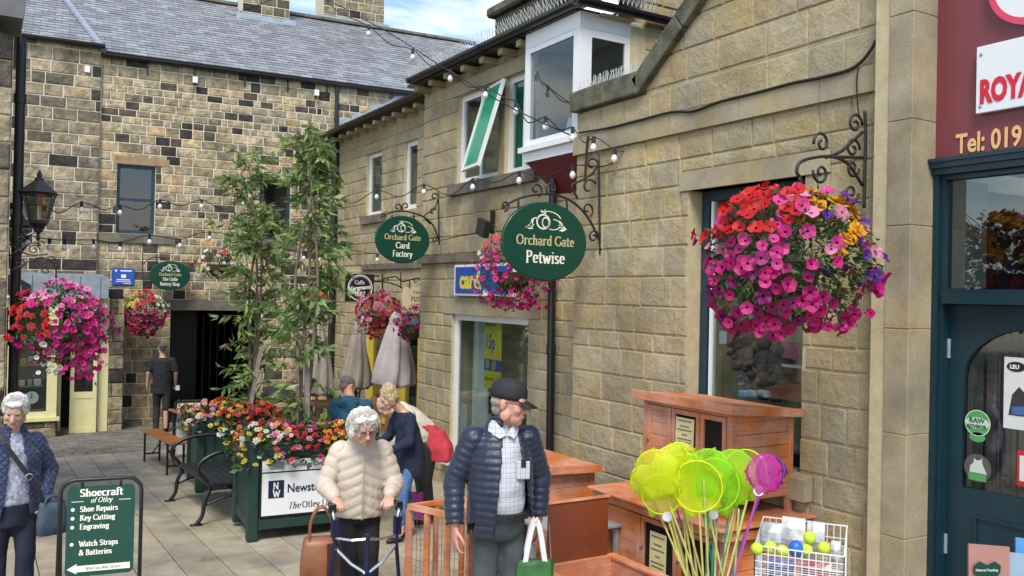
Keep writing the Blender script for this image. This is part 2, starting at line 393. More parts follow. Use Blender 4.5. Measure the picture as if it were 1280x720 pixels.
# broad-nib roman letters: strokes on a grid, cap height 1.0, x-height 0.66; arcs as (cx,cy,rx,ry,t0,t1)
def A_(cx, cy, rx, ry, t0, t1, n=14):
    return [(cx + rx * math.cos(R(t0 + (t1 - t0) * i / n)), cy + ry * math.sin(R(t0 + (t1 - t0) * i / n))) for i in range(n + 1)]
X_ = .66
GL = {
 'O': (.86, [A_(.43, .5, .36, .48, 0, 360, 24)], []),
 'C': (.76, [A_(.44, .5, .37, .48, 40, 320, 20)], []),
 'G': (.84, [A_(.44, .5, .37, .48, 45, 330, 20), [(.76, .42), (.76, .14)]], [(.76, .42)]),
 'S': (.58, [A_(.29, .74, .2, .23, 30, 270, 14) + A_(.29, .26, .22, .24, 90, -150, 14)], []),
 'P': (.64, [[(.16, 0), (.16, 1)], [(.16, 1)] + A_(.3, .75, .25, .24, 90, -90, 10) + [(.16, .5)]], [(.16, 0), (.16, 1)]),
 'B': (.68, [[(.16, 0), (.16, 1)], [(.16, .98)] + A_(.32, .76, .2, .22, 90, -90, 10) + [(.16, .53)], [(.16, .53)] + A_(.34, .27, .25, .26, 90, -90, 10) + [(.16, .01)]], [(.16, 0), (.16, 1)]),
 'R': (.74, [[(.16, 0), (.16, 1)], [(.16, .98)] + A_(.34, .75, .2, .23, 90, -90, 10) + [(.16, .52)], [(.38, .52), (.68, .02)]], [(.16, 0), (.16, 1), (.68, 0)]),
 'F': (.6, [[(.16, 0), (.16, 1)], [(.16, .98), (.56, .98)], [(.16, .52), (.46, .52)]], [(.16, 0)]),
 'E': (.62, [[(.16, 0), (.16, 1)], [(.16, .98), (.56, .98)], [(.16, .52), (.48, .52)], [(.16, .02), (.58, .02)]], []),
 'T': (.68, [[(.34, 0), (.34, 1)], [(.04, .98), (.64, .98)]], [(.34, 0)]),
 'L': (.58, [[(.16, 0), (.16, 1)], [(.16, .02), (.55, .02)]], [(.16, 1)]),
 'K': (.78, [[(.16, 0), (.16, 1)], [(.18, .45), (.62, .98)], [(.3, .6), (.7, .02)]], [(.16, 0), (.16, 1), (.7, 0), (.62, 1)]),
 'W': (1.04, [[(.06, 1), (.3, 0)], [(.3, 0), (.52, .85)], [(.52, .85), (.74, 0)], [(.74, 0), (.98, 1)]], [(.06, 1), (.98, 1)]),
 'N': (.84, [[(.14, 0), (.14, 1)], [(.14, 1), (.7, 0)], [(.7, 0), (.7, 1)]], [(.14, 0), (.7, 1)]),
 'H': (.82, [[(.16, 0), (.16, 1)], [(.66, 0), (.66, 1)], [(.16, .52), (.66, .52)]], [(.16, 0), (.16, 1), (.66, 0), (.66, 1)]),
 'I': (.34, [[(.17, 0), (.17, 1)]], [(.17, 0), (.17, 1)]),
 'Z': (.66, [[(.08, .98), (.58, .98)], [(.58, .98), (.06, .02)], [(.06, .02), (.6, .02)]], []),
 'A': (.8, [[(.06, 0), (.4, 1)], [(.4, 1), (.74, 0)], [(.18, .34), (.62, .34)]], [(.06, 0), (.74, 0)]),
 'V': (.8, [[(.06, 1), (.4, 0)], [(.4, 0), (.74, 1)]], [(.06, 1), (.74, 1)]),
 '&': (.84, [[(.76, .04), (.26, .7)] + A_(.38, .8, .14, .18, 200, -10, 10) + [(.2, .42)] + A_(.32, .24, .2, .22, 130, 320, 10) + [(.74, .5)]], []),
 'a': (.54, [[(.42, .46), (.42, .1), (.5, .02)], [(.42, .46)] + A_(.26, .5, .16, .15, 10, 160, 8), [(.42, .38)] + A_(.22, .18, .14, .18, 90, 330, 12) + [(.42, .14)]], []),
 'b': (.6, [[(.14, 0), (.14, 1)], A_(.31, .33, .2, .32, 150, -150, 16)], [(.14, 1)]),
 'c': (.5, [A_(.29, .33, .21, .32, 50, 310, 14)], []),
 'd': (.6, [[(.46, 0), (.46, 1)], A_(.29, .33, .2, .32, 30, 330, 16)], [(.46, 1), (.46, 0)]),
 'e': (.52, [[(.1, .36), (.46, .36)] + A_(.28, .34, .19, .31, 5, 310, 16)], []),
 'f': (.36, [[(.17, 0), (.17, .78)] + A_(.3, .8, .13, .19, 180, 50, 6), [(.04, .64), (.34, .64)]], [(.17, 0)]),
 'g': (.54, [A_(.26, .42, .17, .22, 0, 360, 14), [(.14, .22), (.14, .1), (.4, .06)] + A_(.28, -.1, .18, .15, 60, -200, 12), [(.4, .58), (.52, .64)]], []),
 'h': (.62, [[(.14, 0), (.14, 1)], [(.14, .45)] + A_(.31, .45, .16, .2, 150, 0, 8) + [(.47, 0)]], [(.14, 0), (.14, 1), (.47, 0)]),
 'i': (.3, [[(.15, 0), (.15, .64)], [(.15, .86), (.15, .9)]], [(.15, 0), (.15, .64)]),
 'k': (.6, [[(.14, 0), (.14, 1)], [(.16, .3), (.46, .64)], [(.26, .4), (.54, .02)]], [(.14, 0), (.14, 1), (.54, 0)]),
 'l': (.3, [[(.15, 0), (.15, 1)]], [(.15, 0), (.15, 1)]),
 'm': (.92, [[(.14, 0), (.14, .64)], [(.14, .45)] + A_(.3, .45, .15, .2, 150, 0, 8) + [(.45, 0)], [(.45, .45)] + A_(.61, .45, .16, .2, 150, 0, 8) + [(.77, 0)]], [(.14, 0), (.14, .64), (.45, 0), (.77, 0)]),
 'n': (.62, [[(.14, 0), (.14, .64)], [(.14, .45)] + A_(.31, .45, .16, .2, 150, 0, 8) + [(.47, 0)]], [(.14, 0), (.14, .64), (.47, 0)]),
 'o': (.58, [A_(.29, .33, .21, .32, 0, 360, 18)], []),
 'p': (.6, [[(.14, -.3), (.14, .64)], A_(.31, .33, .2, .32, 150, -150, 16)], [(.14, -.3), (.14, .64)]),
 'r': (.46, [[(.14, 0), (.14, .64)], [(.14, .44)] + A_(.32, .44, .16, .2, 160, 50, 8)], [(.14, 0), (.14, .64)]),
 's': (.44, [A_(.22, .49, .13, .15, 30, 270, 10) + A_(.22, .17, .15, .16, 90, -150, 10)], []),
 't': (.38, [[(.17, .86), (.17, .12), (.24, .02), (.34, .06)], [(.04, .64), (.34, .64)]], []),
 'u': (.62, [[(.14, .64), (.14, .2)] + A_(.3, .2, .16, .2, 180, 330, 8), [(.47, .64), (.47, 0)]], [(.14, .64), (.47, .64), (.47, 0)]),
 'v': (.56, [[(.06, .64), (.28, 0)], [(.28, 0), (.5, .64)]], [(.06, .64), (.5, .64)]),
 'w': (.8, [[(.06, .64), (.24, 0)], [(.24, 0), (.4, .56)], [(.4, .56), (.56, 0)], [(.56, 0), (.74, .64)]], [(.06, .64), (.74, .64)]),
 'y': (.56, [[(.06, .64), (.28, .04)], [(.5, .64), (.2, -.28), (.08, -.26)]], [(.06, .64), (.5, .64)]),
 '-': (.4, [[(.08, .34), (.32, .34)]], []),
 '1': (.4, [[(.2, 0), (.2, 1), (.08, .86)]], [(.2, 0)]),
 '8': (.6, [A_(.3, .75, .18, .23, 0, 360, 16), A_(.3, .26, .22, .25, 0, 360, 16)], []),
 '2': (.6, [A_(.28, .74, .2, .24, 160, -30, 10) + [(.06, .02), (.52, .02)]], []),
 '9': (.6, [A_(.3, .7, .2, .28, 0, 360, 16), [(.5, .7), (.46, .3), (.2, 0)]], []),
 ' ': (.3, [], []), "'": (.2, [[(.1, .95), (.08, .75)]], []),
}
def roman_width(t, sp=.04): return sum(GL.get(ch, GL[' '])[0] + sp for ch in t) - sp
def roman(text, size, P, ux, uy, m, parent, align='CENTER', weight=.15, thin=.05, xs=1.0, slant=0.0, name='lettering', sp=.04, serif=True):
    """serif lettering of cap height size, as thin solid strokes lying on a sign face"""
    ux = Vector(ux).normalized(); uy = Vector(uy).normalized(); uz = ux.cross(uy)
    P = Vector(P); tot = roman_width(text, sp) * xs * size
    x = -tot / 2 if align == 'CENTER' else (0 if align == 'LEFT' else -tot); mb = MB(); layer = 0
    for ch in text:
        wd, strokes, serifs = GL.get(ch, GL[' '])
        segs = []
        for st in strokes:
            for i in range(len(st) - 1): segs.append((st[i], st[i + 1], weight, thin))
        if serif:
            for (sx, sy) in serifs: segs.append(((sx - .11, sy - (thin / 2 if sy > .3 else -thin / 2)), (sx + .11, sy - (thin / 2 if sy > .3 else -thin / 2)), .04, thin * .9))
        for (p, q, wx, wy) in segs:
            pts = [(c[0] + i * wx / 2, c[1] + j * wy / 2) for c in (p, q) for i in (-1, 1) for j in (-1, 1)]
            hull = geometry.convex_hull_2d([Vector(t) for t in pts])
            layer += 1; off = 0.0004 + (layer % 23) * 0.00003
            poly = []
            for h in hull:
                a, b = pts[h]; poly.append(P + ux * (x + (a + slant * b) * xs * size) + uy * (b * size) + uz * off)
            mb.add(poly, [tuple(range(len(poly)))])
        x += (wd + sp) * xs * size
    o = mb.build(name, m, parent, fix=False); return o
# ================================================================ palette
M_PALE = mat('ashlar_stone', (.3, .25, .17), .9, var=.20, nscale=6, bump=.006, bscale=42, attr=True, var2=.36, sscale=1.5, speck=.26, bump2=.016, b2scale=11)
M_OLD = mat('old_gritstone', (.3, .25, .17), .92, var=.38, nscale=8, bump=.010, bscale=26, attr=True, var2=.5, sscale=3.2, speck=.32, bump2=.04, b2scale=9)
M_DRESS = mat('dressed_stone', (.385, .315, .19), .88, var=.10, nscale=3, bump=.002, bscale=70, var2=.38, sscale=1.8, speck=.16)
M_DRESSD = mat('sooty_dressed_stone', (.19, .165, .125), .9, var=.25, nscale=5, bump=.004, bscale=50, var2=.45, sscale=2.2)
M_MOSS = mat('mossy_coping_stone', (.13, .125, .085), .95, var=.4, nscale=7, bump=.010, bscale=30, var2=.55, sscale=5)
M_MORT = mat('lime_mortar', (.50, .42, .26), .95, var=.12, nscale=12, bump=.003, bscale=60)
M_MORTW = mat('pale_mortar', (.66, .60, .46), .95, var=.10, nscale=12, bump=.003, bscale=60)
M_SLATE = mat('blue_grey_slate', (.16, .175, .21), .62, var=.15, nscale=6, bump=.004, bscale=30, attr=True)
M_LEAD = mat('lead_sheet', (.33, .37, .42), .42, metal=.35, var=.18, nscale=6, bump=.004, bscale=10)
M_BLACK = mat('black_gloss_iron', (.012, .012, .014), .35, var=.1)
M_IRON = mat('wrought_iron', (.018, .016, .015), .5, var=.2)
M_WHITE = mat('white_upvc', (.78, .79, .79), .3, var=.03, nscale=3)
M_NAVY = mat('navy_painted_wood', (.010, .036, .06), .4, var=.08, bump=.0005)
M_TEAL = mat('teal_painted_wood', (.006, .030, .044), .38, var=.08, bump=.0006)
M_MAROON = mat('maroon_painted_board', (.12, .012, .018), .5, var=.06)
M_MAROONF = mat('maroon_fascia', (.19, .040, .050), .42, var=.08, nscale=2)
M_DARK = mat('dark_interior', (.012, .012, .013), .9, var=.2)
M_INT = mat('dim_interior', (.17, .165, .15), .9, var=.4, nscale=2)
M_CREAM = mat('cream_yellow_paint', (.72, .68, .36), .5, var=.05)
M_YELL = mat('mustard_yellow_paint', (.62, .47, .05), .5, var=.06)
M_GREEN = mat('dark_green_sign_paint', (.003, .052, .032), .35, var=.04)
M_GOLD = mat('gold_lettering', (.52, .45, .22), .5, var=0)
M_IVORY = mat('ivory_lettering', (.82, .80, .66), .5, var=0)
M_WHT = mat('white_paint', (.82, .82, .82), .5, var=0)
M_BLK = mat('black_paint', (.012, .012, .012), .5, var=0)
GLASS = glass(); GLASSR = glass('reflective_glass', (.55, .6, .6), .10, 1.6)
M_CABLE = mat('black_cable', (.01, .01, .01), .5, var=0)
M_BULB = mat('frosted_bulb_glass', (.8, .8, .77), .1, var=0, spec=.8)
M_SPIKE = mat('pale_spike_wire', (.62, .62, .6), .35, var=0)

def col_pale(r, k):
    v = r.uniform(.93, 1.07); t = r.random(); b = (.42, .335, .185)
    if t < .15: b = (.435, .335, .17)
    elif t < .35: b = (.38, .315, .185)
    elif t < .42: b = (.46, .37, .205)
    return tuple(c * v for c in b)
def col_old(r, k):
    t = r.random(); v = r.uniform(.8, 1.15)
    if t < .10: b = (.045, .038, .032)
    elif t < .22: b = (.10, .078, .056)
    elif t < .50: b = (.36, .29, .175)
    elif t < .82: b = (.47, .375, .22)
    elif t < .90: b = (.50, .35, .18)
    else: b = (.28, .24, .16)
    return tuple(c * v for c in b)
def col_oldl(r, k):
    t = r.random(); v = r.uniform(.8, 1.15)
    if t < .08: b = (.05, .042, .034)
    elif t < .30: b = (.15, .125, .088)
    elif t < .7: b = (.29, .235, .15)
    else: b = (.40, .32, .195)
    return tuple(c * v for c in b)

# ================================================================ ground
def sheet(name, pts, m, parent=None, kind='structure'):
    mb = MB(); mb.add(pts, [tuple(range(len(pts)))]); o = mb.build(name, m, parent, fix=False)
    if kind: o['kind'] = kind
    return o
M_JOINT = mat('paving_joint_dirt', (.07, .062, .05), .95, var=.3, nscale=5)
M_FLAG = mat('flag_tmp', (1, 1, 1)) if 0 else mat('stone_paving', (.24, .215, .185), .85, var=.13, nscale=4, bump=.002, bscale=90, attr=True, var2=.42, sscale=1.9, speck=.22)
_t = M_FLAG.node_tree; _N = _t.nodes; _vo = _N.new('ShaderNodeTexVoronoi'); _vo.inputs['Scale'].default_value = 2.6; _tc = _N.new('ShaderNodeTexCoord'); _t.links.new(_tc.outputs['Object'], _vo.inputs['Vector'])
_mr = _N.new('ShaderNodeMapRange'); _mr.inputs['From Min'].default_value = .045; _mr.inputs['From Max'].default_value = .075; _mr.inputs['To Min'].default_value = .62; _mr.inputs['To Max'].default_value = 1.0; _t.links.new(_vo.outputs['Distance'], _mr.inputs['Value'])
_b = _N['Principled BSDF']; _src = _b.inputs['Base Color'].links[0].from_socket; _v = _N.new('ShaderNodeVectorMath'); _v.operation = 'SCALE'; _t.links.new(_src, _v.inputs[0]); _t.links.new(_mr.outputs[0], _v.inputs['Scale']); _t.links.new(_v.outputs[0], _b.inputs['Base Color'])   # trodden-in gum spots
ground = MB()
gx = [-60, 60]; gy = [-40, 90]
ground.add([(-60, -40, gz(-40) - .03), (60, -40, gz(-40) - .03), (60, 90, gz(90) - .03), (-60, 90, gz(90) - .03)], [(0, 1, 2, 3)])
GO = ground.build('ground', M_JOINT, fix=False); GO['kind'] = 'structure'
rg = random.Random(11); slabs = []
SW, SL = .35, .62
k = 0; xx = 1.15 - SW * 24
while xx < 9.5:
    yy = -1.0 - rg.uniform(0, SL)
    while yy < 15.6:
        c_ = Vector((xx + SW / 2, yy + SL / 2, gz(yy))); d = CR3.inverted() @ (c_ - CPOS)
        vis = False
        if d.z < -.5:
            px = 640 + F * d.x / -d.z; py = 360 - F * d.y / -d.z; vis = -60 < px < 1340 and py < 790
        ln = SL * rg.uniform(.85, 1.2)
        slabs.append((vis, d.length, xx, yy, min(ln, 15.7 - yy))); yy += ln
    xx += SW
slabs.sort(key=lambda s_: (not s_[0], s_[1])); rest = MB(); np_ = 0
def slab_geo(mb, x, y, sw, sl, c):
    g = .004; t = rg.uniform(-.0015, .0015); b = .004
    def V(a, bb, h): return (a, bb, gz(bb) + h + t)
    x0, x1, y0, y1 = x + g, x + sw - g, y + g, y + sl - g
    vs = [V(x0, y0, -.03), V(x1, y0, -.03), V(x1, y1, -.03), V(x0, y1, -.03), V(x0, y0, -b), V(x1, y0, -b), V(x1, y1, -b), V(x0, y1, -b),
          V(x0 + b, y0 + b, 0), V(x1 - b, y0 + b, 0), V(x1 - b, y1 - b, 0), V(x0 + b, y1 - b, 0)]
    fs = [(8, 9, 10, 11)] + [(i, (i + 1) % 4, 4 + (i + 1) % 4, 4 + i) for i in range(4)] + [(4 + i, 4 + (i + 1) % 4, 8 + (i + 1) % 4, 8 + i) for i in range(4)]
    mb.add(vs, fs, c)
for i, (vis, dl, x, y, ln) in enumerate(slabs):
    v = rg.uniform(.86, 1.12); c = (.37 * v, .322 * v * rg.uniform(.98, 1.02), .232 * v * rg.uniform(.93, 1.05))
    if vis and np_ < 300:
        mb = MB(); slab_geo(mb, x, y, SW, ln, c); mb.build('paving_slab', M_FLAG, GO, fix=False); np_ += 1
    elif ln > .05: slab_geo(rest, x, y, SW, ln, c)
rest.build('paving', M_FLAG, GO, fix=False, kind='stuff')
sett = MB(); yy = 15.75
while yy < 26:
    xx = -4 + rg.uniform(0, .2)
    while xx < 12:
        wd = rg.uniform(.16, .26); v = rg.uniform(.7, 1.1)
        g = .007; x0, x1, y0, y1 = xx + g, xx + wd - g, yy + g, yy + .14 - g; h = rg.uniform(-.003, .004)
        vs = [(x0, y0, gz(y0) - .03), (x1, y0, gz(y0) - .03), (x1, y1, gz(y1) - .03), (x0, y1, gz(y1) - .03)] + [(a + (.012 if a == x0 else -.012), b + (.012 if b == y0 else -.012), gz(b) + h) for a, b in ((x0, y0), (x1, y0), (x1, y1), (x0, y1))]
        sett.add(vs, [(4, 5, 6, 7)] + [(i, (i + 1) % 4, 4 + (i + 1) % 4, 4 + i) for i in range(4)], (.215 * v, .195 * v, .165 * v)); xx += wd
    yy += .14
sett.build('stone_setts', M_FLAG, GO, fix=False, kind='stuff')

# ================================================================ windows
def window(pl, a0, a1, z0, z1, rec, fm, parent, fw=.06, bars=(), name='window', glassm=None, room=True, depth=.05, sill=None, roomcol=None, roomd=1.4):
    """casement: frame bars, panes, the dim room behind; bars=[('v',t)|('h',t)] as fractions"""
    mb = MB(); o0, o1 = -rec - depth, -rec
    pl.box(mb, a0, a0 + fw, z0, z1, o0, o1); pl.box(mb, a1 - fw, a1, z0, z1, o0, o1)
    pl.box(mb, a0 + fw, a1 - fw, z0, z0 + fw, o0, o1 - .002); pl.box(mb, a0 + fw, a1 - fw, z1 - fw, z1, o0, o1 - .002)
    vb = sorted(t for k_, t in bars if k_ == 'v'); hb = sorted(t for k_, t in bars if k_ == 'h')
    for t in vb: c = a0 + t * (a1 - a0); pl.box(mb, c - fw * .4, c + fw * .4, z0 + fw, z1 - fw, o0, o1 - .004)
    for t in hb: c = z0 + t * (z1 - z0); pl.box(mb, a0 + fw, a1 - fw, c - fw * .4, c + fw * .4, o0, o1 - .006)
    wf = mb.build(name, fm, parent)
    xs = [a0 + fw] + [a0 + t * (a1 - a0) for t in vb] + [a1 - fw]; zs = [z0 + fw] + [z0 + t * (z1 - z0) for t in hb] + [z1 - fw]
    for i in range(len(xs) - 1):
        for j in range(len(zs) - 1):
            g = MB(); pl.box(g, xs[i] - .005, xs[i + 1] + .005, zs[j] - .005, zs[j + 1] + .005, -rec - depth * .6, -rec - depth * .6 + .005)
            g.build('pane', glassm or GLASS, wf)
    if room:
        r = MB(); e = .08; b0, b1 = -rec - depth - roomd, -rec - depth - .004
        for (p, q, s_, t, u, v) in ((a0 - e, a1 + e, z0 - e, z1 + e, b0 - .03, b0), (a0 - e - .03, a0 - e, z0 - e, z1 + e, b0, b1), (a1 + e, a1 + e + .03, z0 - e, z1 + e, b0, b1),
                                    (a0 - e, a1 + e, z0 - e - .03, z0 - e, b0, b1), (a0 - e, a1 + e, z1 + e, z1 + e + .03, b0, b1)):
            pl.box(r, p, q, s_, t, u, v)
        r.build('room', roomcol or M_INT, wf)
    return wf
def pipe(p, q, r, m, parent, name='downpipe', clips=3):
    mb = MB(); mb.cyl(p, q, r, n=12); p, q = Vector(p), Vector(q)
    for i in range(clips):
        c = p.lerp(q, (i + .5) / clips); mb.cyl(c - Vector((0, 0, .05)), c + Vector((0, 0, .05)), r * 1.22, n=12)
    return mb.build(name, m, parent, smooth=False)
def gutter(p, q, r, m, parent):
    p, q = Vector(p), Vector(q); d = (q - p).normalized(); s_ = Vector((0, 0, 1)).cross(d)
    prof = [(-r, 0), (-r * .92, -r * .5), (-r * .5, -r * .92), (0, -r), (r * .5, -r * .92), (r * .92, -r * .5), (r, 0), (r * .85, 0), (r * .4, -r * .7), (-r * .4, -r * .7), (-r * .85, 0)]
    mb = MB(); rings = [[c + s_ * a + Vector((0, 0, b)) for a, b in prof] for c in (p, q)]
    mb.loft(rings); n = max(1, int((q - p).length / 1.6))
    for i in range(n + 1):
        c = p.lerp(q, min(.985, max(.015, i / n))); rr = [[c + d * e + s_ * a * 1.12 + Vector((0, 0, b * 1.12)) for a, b in prof] for e in (-.035, .035)]
        mb.loft(rr)
    return mb.build('gutter', m, parent)
def spikes(pts_fn, n, h, parent_or_none, rnd, name='bird_spikes', r=.0022):
    mb = MB()
    for i in range(n):
        p, nrm, side = pts_fn((i + .5) / n)
        for q in (-1, 0, 1):
            d = (Vector(nrm) + Vector(side) * .45 * q + Vector((rnd.uniform(-.1, .1), rnd.uniform(-.1, .1), 0))).normalized()
            mb.cyl(p, Vector(p) + d * h * rnd.uniform(.85, 1.05), r, r * .7, n=3, caps=False)
    return mb.build(name, M_SPIKE, parent_or_none, fix=False, kind='stuff')
def slates(parent, O, U, V_, nu, nv, su, sv, rnd, keep=None, th=.008, maxh=None):
    """overlapping slates: U along eave, V_ up the slope (unit vectors), O lower corner"""
    O, U, V_ = Vector(O), Vector(U).normalized(), Vector(V_).normalized(); N_ = U.cross(V_).normalized()
    if N_.z < 0: N_ = -N_
    mb = MB()
    for j in range(nv):
        for i in range(-1, nu + 1):
            a = (i + .5 * (j % 2)) * su; b = j * sv
            if keep and not keep(a, b): continue
            v = rnd.uniform(.78, 1.25); c = (.225 * v, .232 * v, .250 * v)
            if rnd.random() < .05: c = (.30, .31, .32)
            a0, a1 = a + .003, a + su - .003; h = rnd.uniform(.9, 1.25) * th
            p = [O + U * a0 + V_ * b + N_ * (2 * h), O + U * a1 + V_ * b + N_ * (2 * h), O + U * a1 + V_ * (b + sv * 1.05) + N_ * h * .6, O + U * a0 + V_ * (b + sv * 1.05) + N_ * h * .6,
                 O + U * a0 + V_ * b + N_ * .0, O + U * a1 + V_ * b]
            mb.add(p, [(0, 1, 2, 3), (4, 5, 1, 0)], c)
    return mb.build('slates', M_SLATE, parent, fix=False, kind='stuff')

# ================================================================ gabled stone building on the right
GP = Plane((5.0, 0), (0, 1))      # s equals y here
gable = thing('stone_building', 'gabled pale stone building with mossy coping and wide shop window behind the hanging basket', 'building', (6.5, 5.5, gz(5.5)))
zs_low = [-.45, -.2, .02, .22, .42, .64, .85, 1.09, 1.34, 1.58, 1.74, 1.98, 2.24, 2.50, 2.74, 3.0, 3.22, 3.44]
zs_high = [3.62, 3.88, 4.14, 4.40, 4.66, 4.92, 5.18, 5.44, 5.70]
WIN = (4.30, 5.50, .84, 2.95)
LINT = (4.08, 5.60, 2.95, 3.11); SILL = (4.18, 5.62, .66, .84)
y0g, y1g = 3.57, 7.13
# gable line: coping underside from y=6.13,z=3.86 up to y=5.36,z=4.46
gs = (4.46 - 3.86) / (6.13 - 5.36)
hp = (gs, 1.0, 3.86 + gs * 6.13)           # gs*y + z <= c
backing(GP, y0g, y1g, -.6, 3.86, [WIN], -.40, 0, M_MORT, gable)
mb = MB(); GP.poly(mb, [(y0g, 3.862), (6.10, 3.862), (3.64, 3.86 + gs * (6.10 - 3.64)), (y0g, 3.86 + gs * (6.10 - 3.64))], -.40, 0); mb.build('gable_wall', M_MORT, gable)
mb = MB(); mb.box((5.41, 3.65, -.6), (9, 7.12, 3.7)); mb.build('rear_wall', M_MORT, gable)
rs = random.Random(3)
stone_wall(GP, y0g, y1g, zs_low, [WIN, LINT, SILL], gable, .20, .46, .009, .016, col_pale, M_PALE, joint=.011, rnd=rs, maxparts=160)
stone_wall(GP, y0g, y1g, [3.62, 3.86], [], gable, .25, .5, .009, .016, col_pale, M_PALE, joint=.011, rnd=rs, maxparts=30)
stone_wall(GP, y0g, 6.2, zs_high[1:], [], gable, .30, .58, .009, .016, col_pale, M_PALE, joint=.011, rnd=rs, maxparts=60, halfplanes=[hp])
a = y0g
while a < y1g - .05:
    b = min(a + rs.uniform(.55, .85), y1g + .02)
    if y1g - b < .2: b = y1g + .02
    mb = MB(); GP.poly(mb, [(a + .003, 3.442), (b - .003, 3.442), (b - .003, 3.618), (a + .003, 3.618)], -.05, .045)
    mb.build('string_course', M_DRESS, gable); a = b
mb = MB(); GP.box(mb, LINT[0], LINT[1], LINT[2], LINT[3], -.16, .03); mb.build('lintel', M_DRESS, gable)
mb = MB(); mb.prism([GP.P(SILL[0], z_, o_) for z_, o_ in ((SILL[2], -.2), (SILL[2], .10), (SILL[3] - .03, .10), (SILL[3], .03), (SILL[3], -.2))], (0, SILL[1] - SILL[0], 0)); mb.build('sill', M_DRESS, gable)
# coping: kneeler then raking stones
def cop(pts, nm='coping_stone'):
    mb = MB(); GP.poly(mb, pts, -.46, .08); o = mb.build(nm, M_MOSS, gable)
    bv = o.modifiers.new('edge', 'BEVEL'); bv.width = .015; bv.segments = 2; return o
cop([(7.17, 3.865), (7.19, 4.06), (6.62, 4.075), (6.62, 3.865)], 'kneeler'); cop([(6.613, 3.865), (6.613, 4.075), (6.14, 4.07), (6.12, 3.865)], 'kneeler')
px_, pz_ = 6.115, 3.868; L_ = Vector((-1, gs)).normalized(); Nn = Vector((gs, 1)).normalized() * .17
for i in range(5):
    p = Vector((px_, pz_)); q = p + L_ * .72; cop([tuple(p), tuple(p + Nn), tuple(q + Nn - L_ * .006), tuple(q - L_ * .006)]); px_, pz_ = q
rsp = random.Random(8)
spikes(lambda t: (Vector((4.98, 7.12 - t * .95, 4.07)), (0, 0, 1), (0, 1, 0)), 24, .115, gable, rsp, r=.003)
e0 = Vector((5.0, 6.02, 4.10)); e1 = Vector((5.0, 6.02 - 3.0 * L_.x * -1, 4.10 + 3.0 * L_.y))
spikes(lambda t: (e0.lerp(e1, t), (0, gs, 1), (0, 1, 0)), 34, .13, gable, rsp, r=.003)
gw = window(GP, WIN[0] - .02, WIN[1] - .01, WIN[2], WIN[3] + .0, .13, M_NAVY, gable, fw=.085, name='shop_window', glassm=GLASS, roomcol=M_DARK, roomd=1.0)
mb = MB(); GP.box(mb, 5.36, 5.385, .93, 2.86, -.19, -.135); mb.build('white_bead', M_WHITE, gw)
# roof behind the coping
mb = MB(); mb.prism([(5.35, 7.1, 3.8), (5.35, 3.65, 3.8 + 3.45 * gs), (9, 3.65, 3.8 + 3.45 * gs), (9, 7.1, 3.8)], (0, 0, .1)); mb.build('roof', M_SLATE, gable)

# black cable running along the wall, with drop to bracket
def along(pts, X, n=6):
    P_ = [onX(px, py, X) for px, py in pts]; return smooth_pts(P_, n)
def smooth_pts(P_, n=6):
    out_ = []
    for i in range(len(P_) - 1):
        p0, p1, p2, p3 = P_[max(i - 1, 0)], P_[i], P_[i + 1], P_[min(i + 2, len(P_) - 1)]
        for j in range(n):
            t = j / n; out_.append(.5 * ((2 * p1) + (p2 - p0) * t + (2 * p0 - 5 * p1 + 4 * p2 - p3) * t * t + (3 * p1 - p0 - 3 * p2 + p3) * t ** 3))
    out_.append(P_[-1]); return out_
mb = MB(); mb.tube(along([(724, 166), (760, 160), (800, 150), (840, 140), (866, 139), (900, 127), (945, 116), (990, 104), (1030, 96), (1066, 85), (1086, 66), (1102, 36), (1112, 2), (1113, -25)], 4.945), .011, 6)
cb = mb.build('wall_cable', M_CABLE); tag(cb, 'thick black cable looping along the string course of the right wall', 'cable')
mb = MB(); mb.tube(along([(1073, 84), (1071, 100), (1072, 130), (1074, 145)], 4.94), .005, 5); o = mb.build('drop_cable', M_CABLE); tag(o, 'thin black cable dropping to the scrolled bracket', 'cable')

# ================================================================ middle building (pet shop side) with oriel
PP = Plane((5.25, 0), (0, 1))
petw = thing('stone_building', 'pale stone building with white oriel window above the low-priced card window', 'building', (6.5, 9.2, gz(9.2)))
W1 = (8.36, 10.24, -.10, 1.79); L1 = (8.12, 10.50, 1.79, 2.0); U1 = (9.12, 10.20, 3.47, 4.62); U2 = (8.30, 8.98, 3.47, 4.62); LU = (8.22, 10.32, 4.62, 4.80); SU = (8.22, 10.34, 3.33, 3.47); MU = (8.98, 9.12, 3.47, 4.62)
OR = (7.0, 8.22, 3.42, 4.90)
backing(PP, 7.10, 11.22, -.8, 4.9, [W1, U1, U2, (7.0, 8.18, 3.6, 4.88)], -.40, 0, M_MORT, petw)
mb = MB(); mb.box((5.66, 7.15, -.8), (10, 11.21, 4.85)); mb.build('rear_wall', M_MORT, petw)
zsP = [-.75, -.52, -.3, -.1, .13, .36, .58, .80, 1.02, 1.24, 1.42, 1.62, 1.79, 2.0, 2.24, 2.46, 2.57, 2.8, 3.06, 3.33, 3.47, 3.7, 3.95, 4.2, 4.42, 4.62, 4.8, 4.9]
rs = random.Random(21)
for lo, hi in ((0, 15), (16, len(zsP) - 1)):
    stone_wall(PP, 7.12, 11.23, zsP[lo:hi + 1], [W1, U1, U2, L1, LU, SU, MU, OR], petw, .20, .44, .009, .016, col_pale, M_PALE, joint=.012, rnd=rs, maxparts=150)
mb = MB(); PP.box(mb, 7.95, 11.25, 2.462, 2.568, -.05, .06); mb.build('string_course', M_DRESSD, petw)
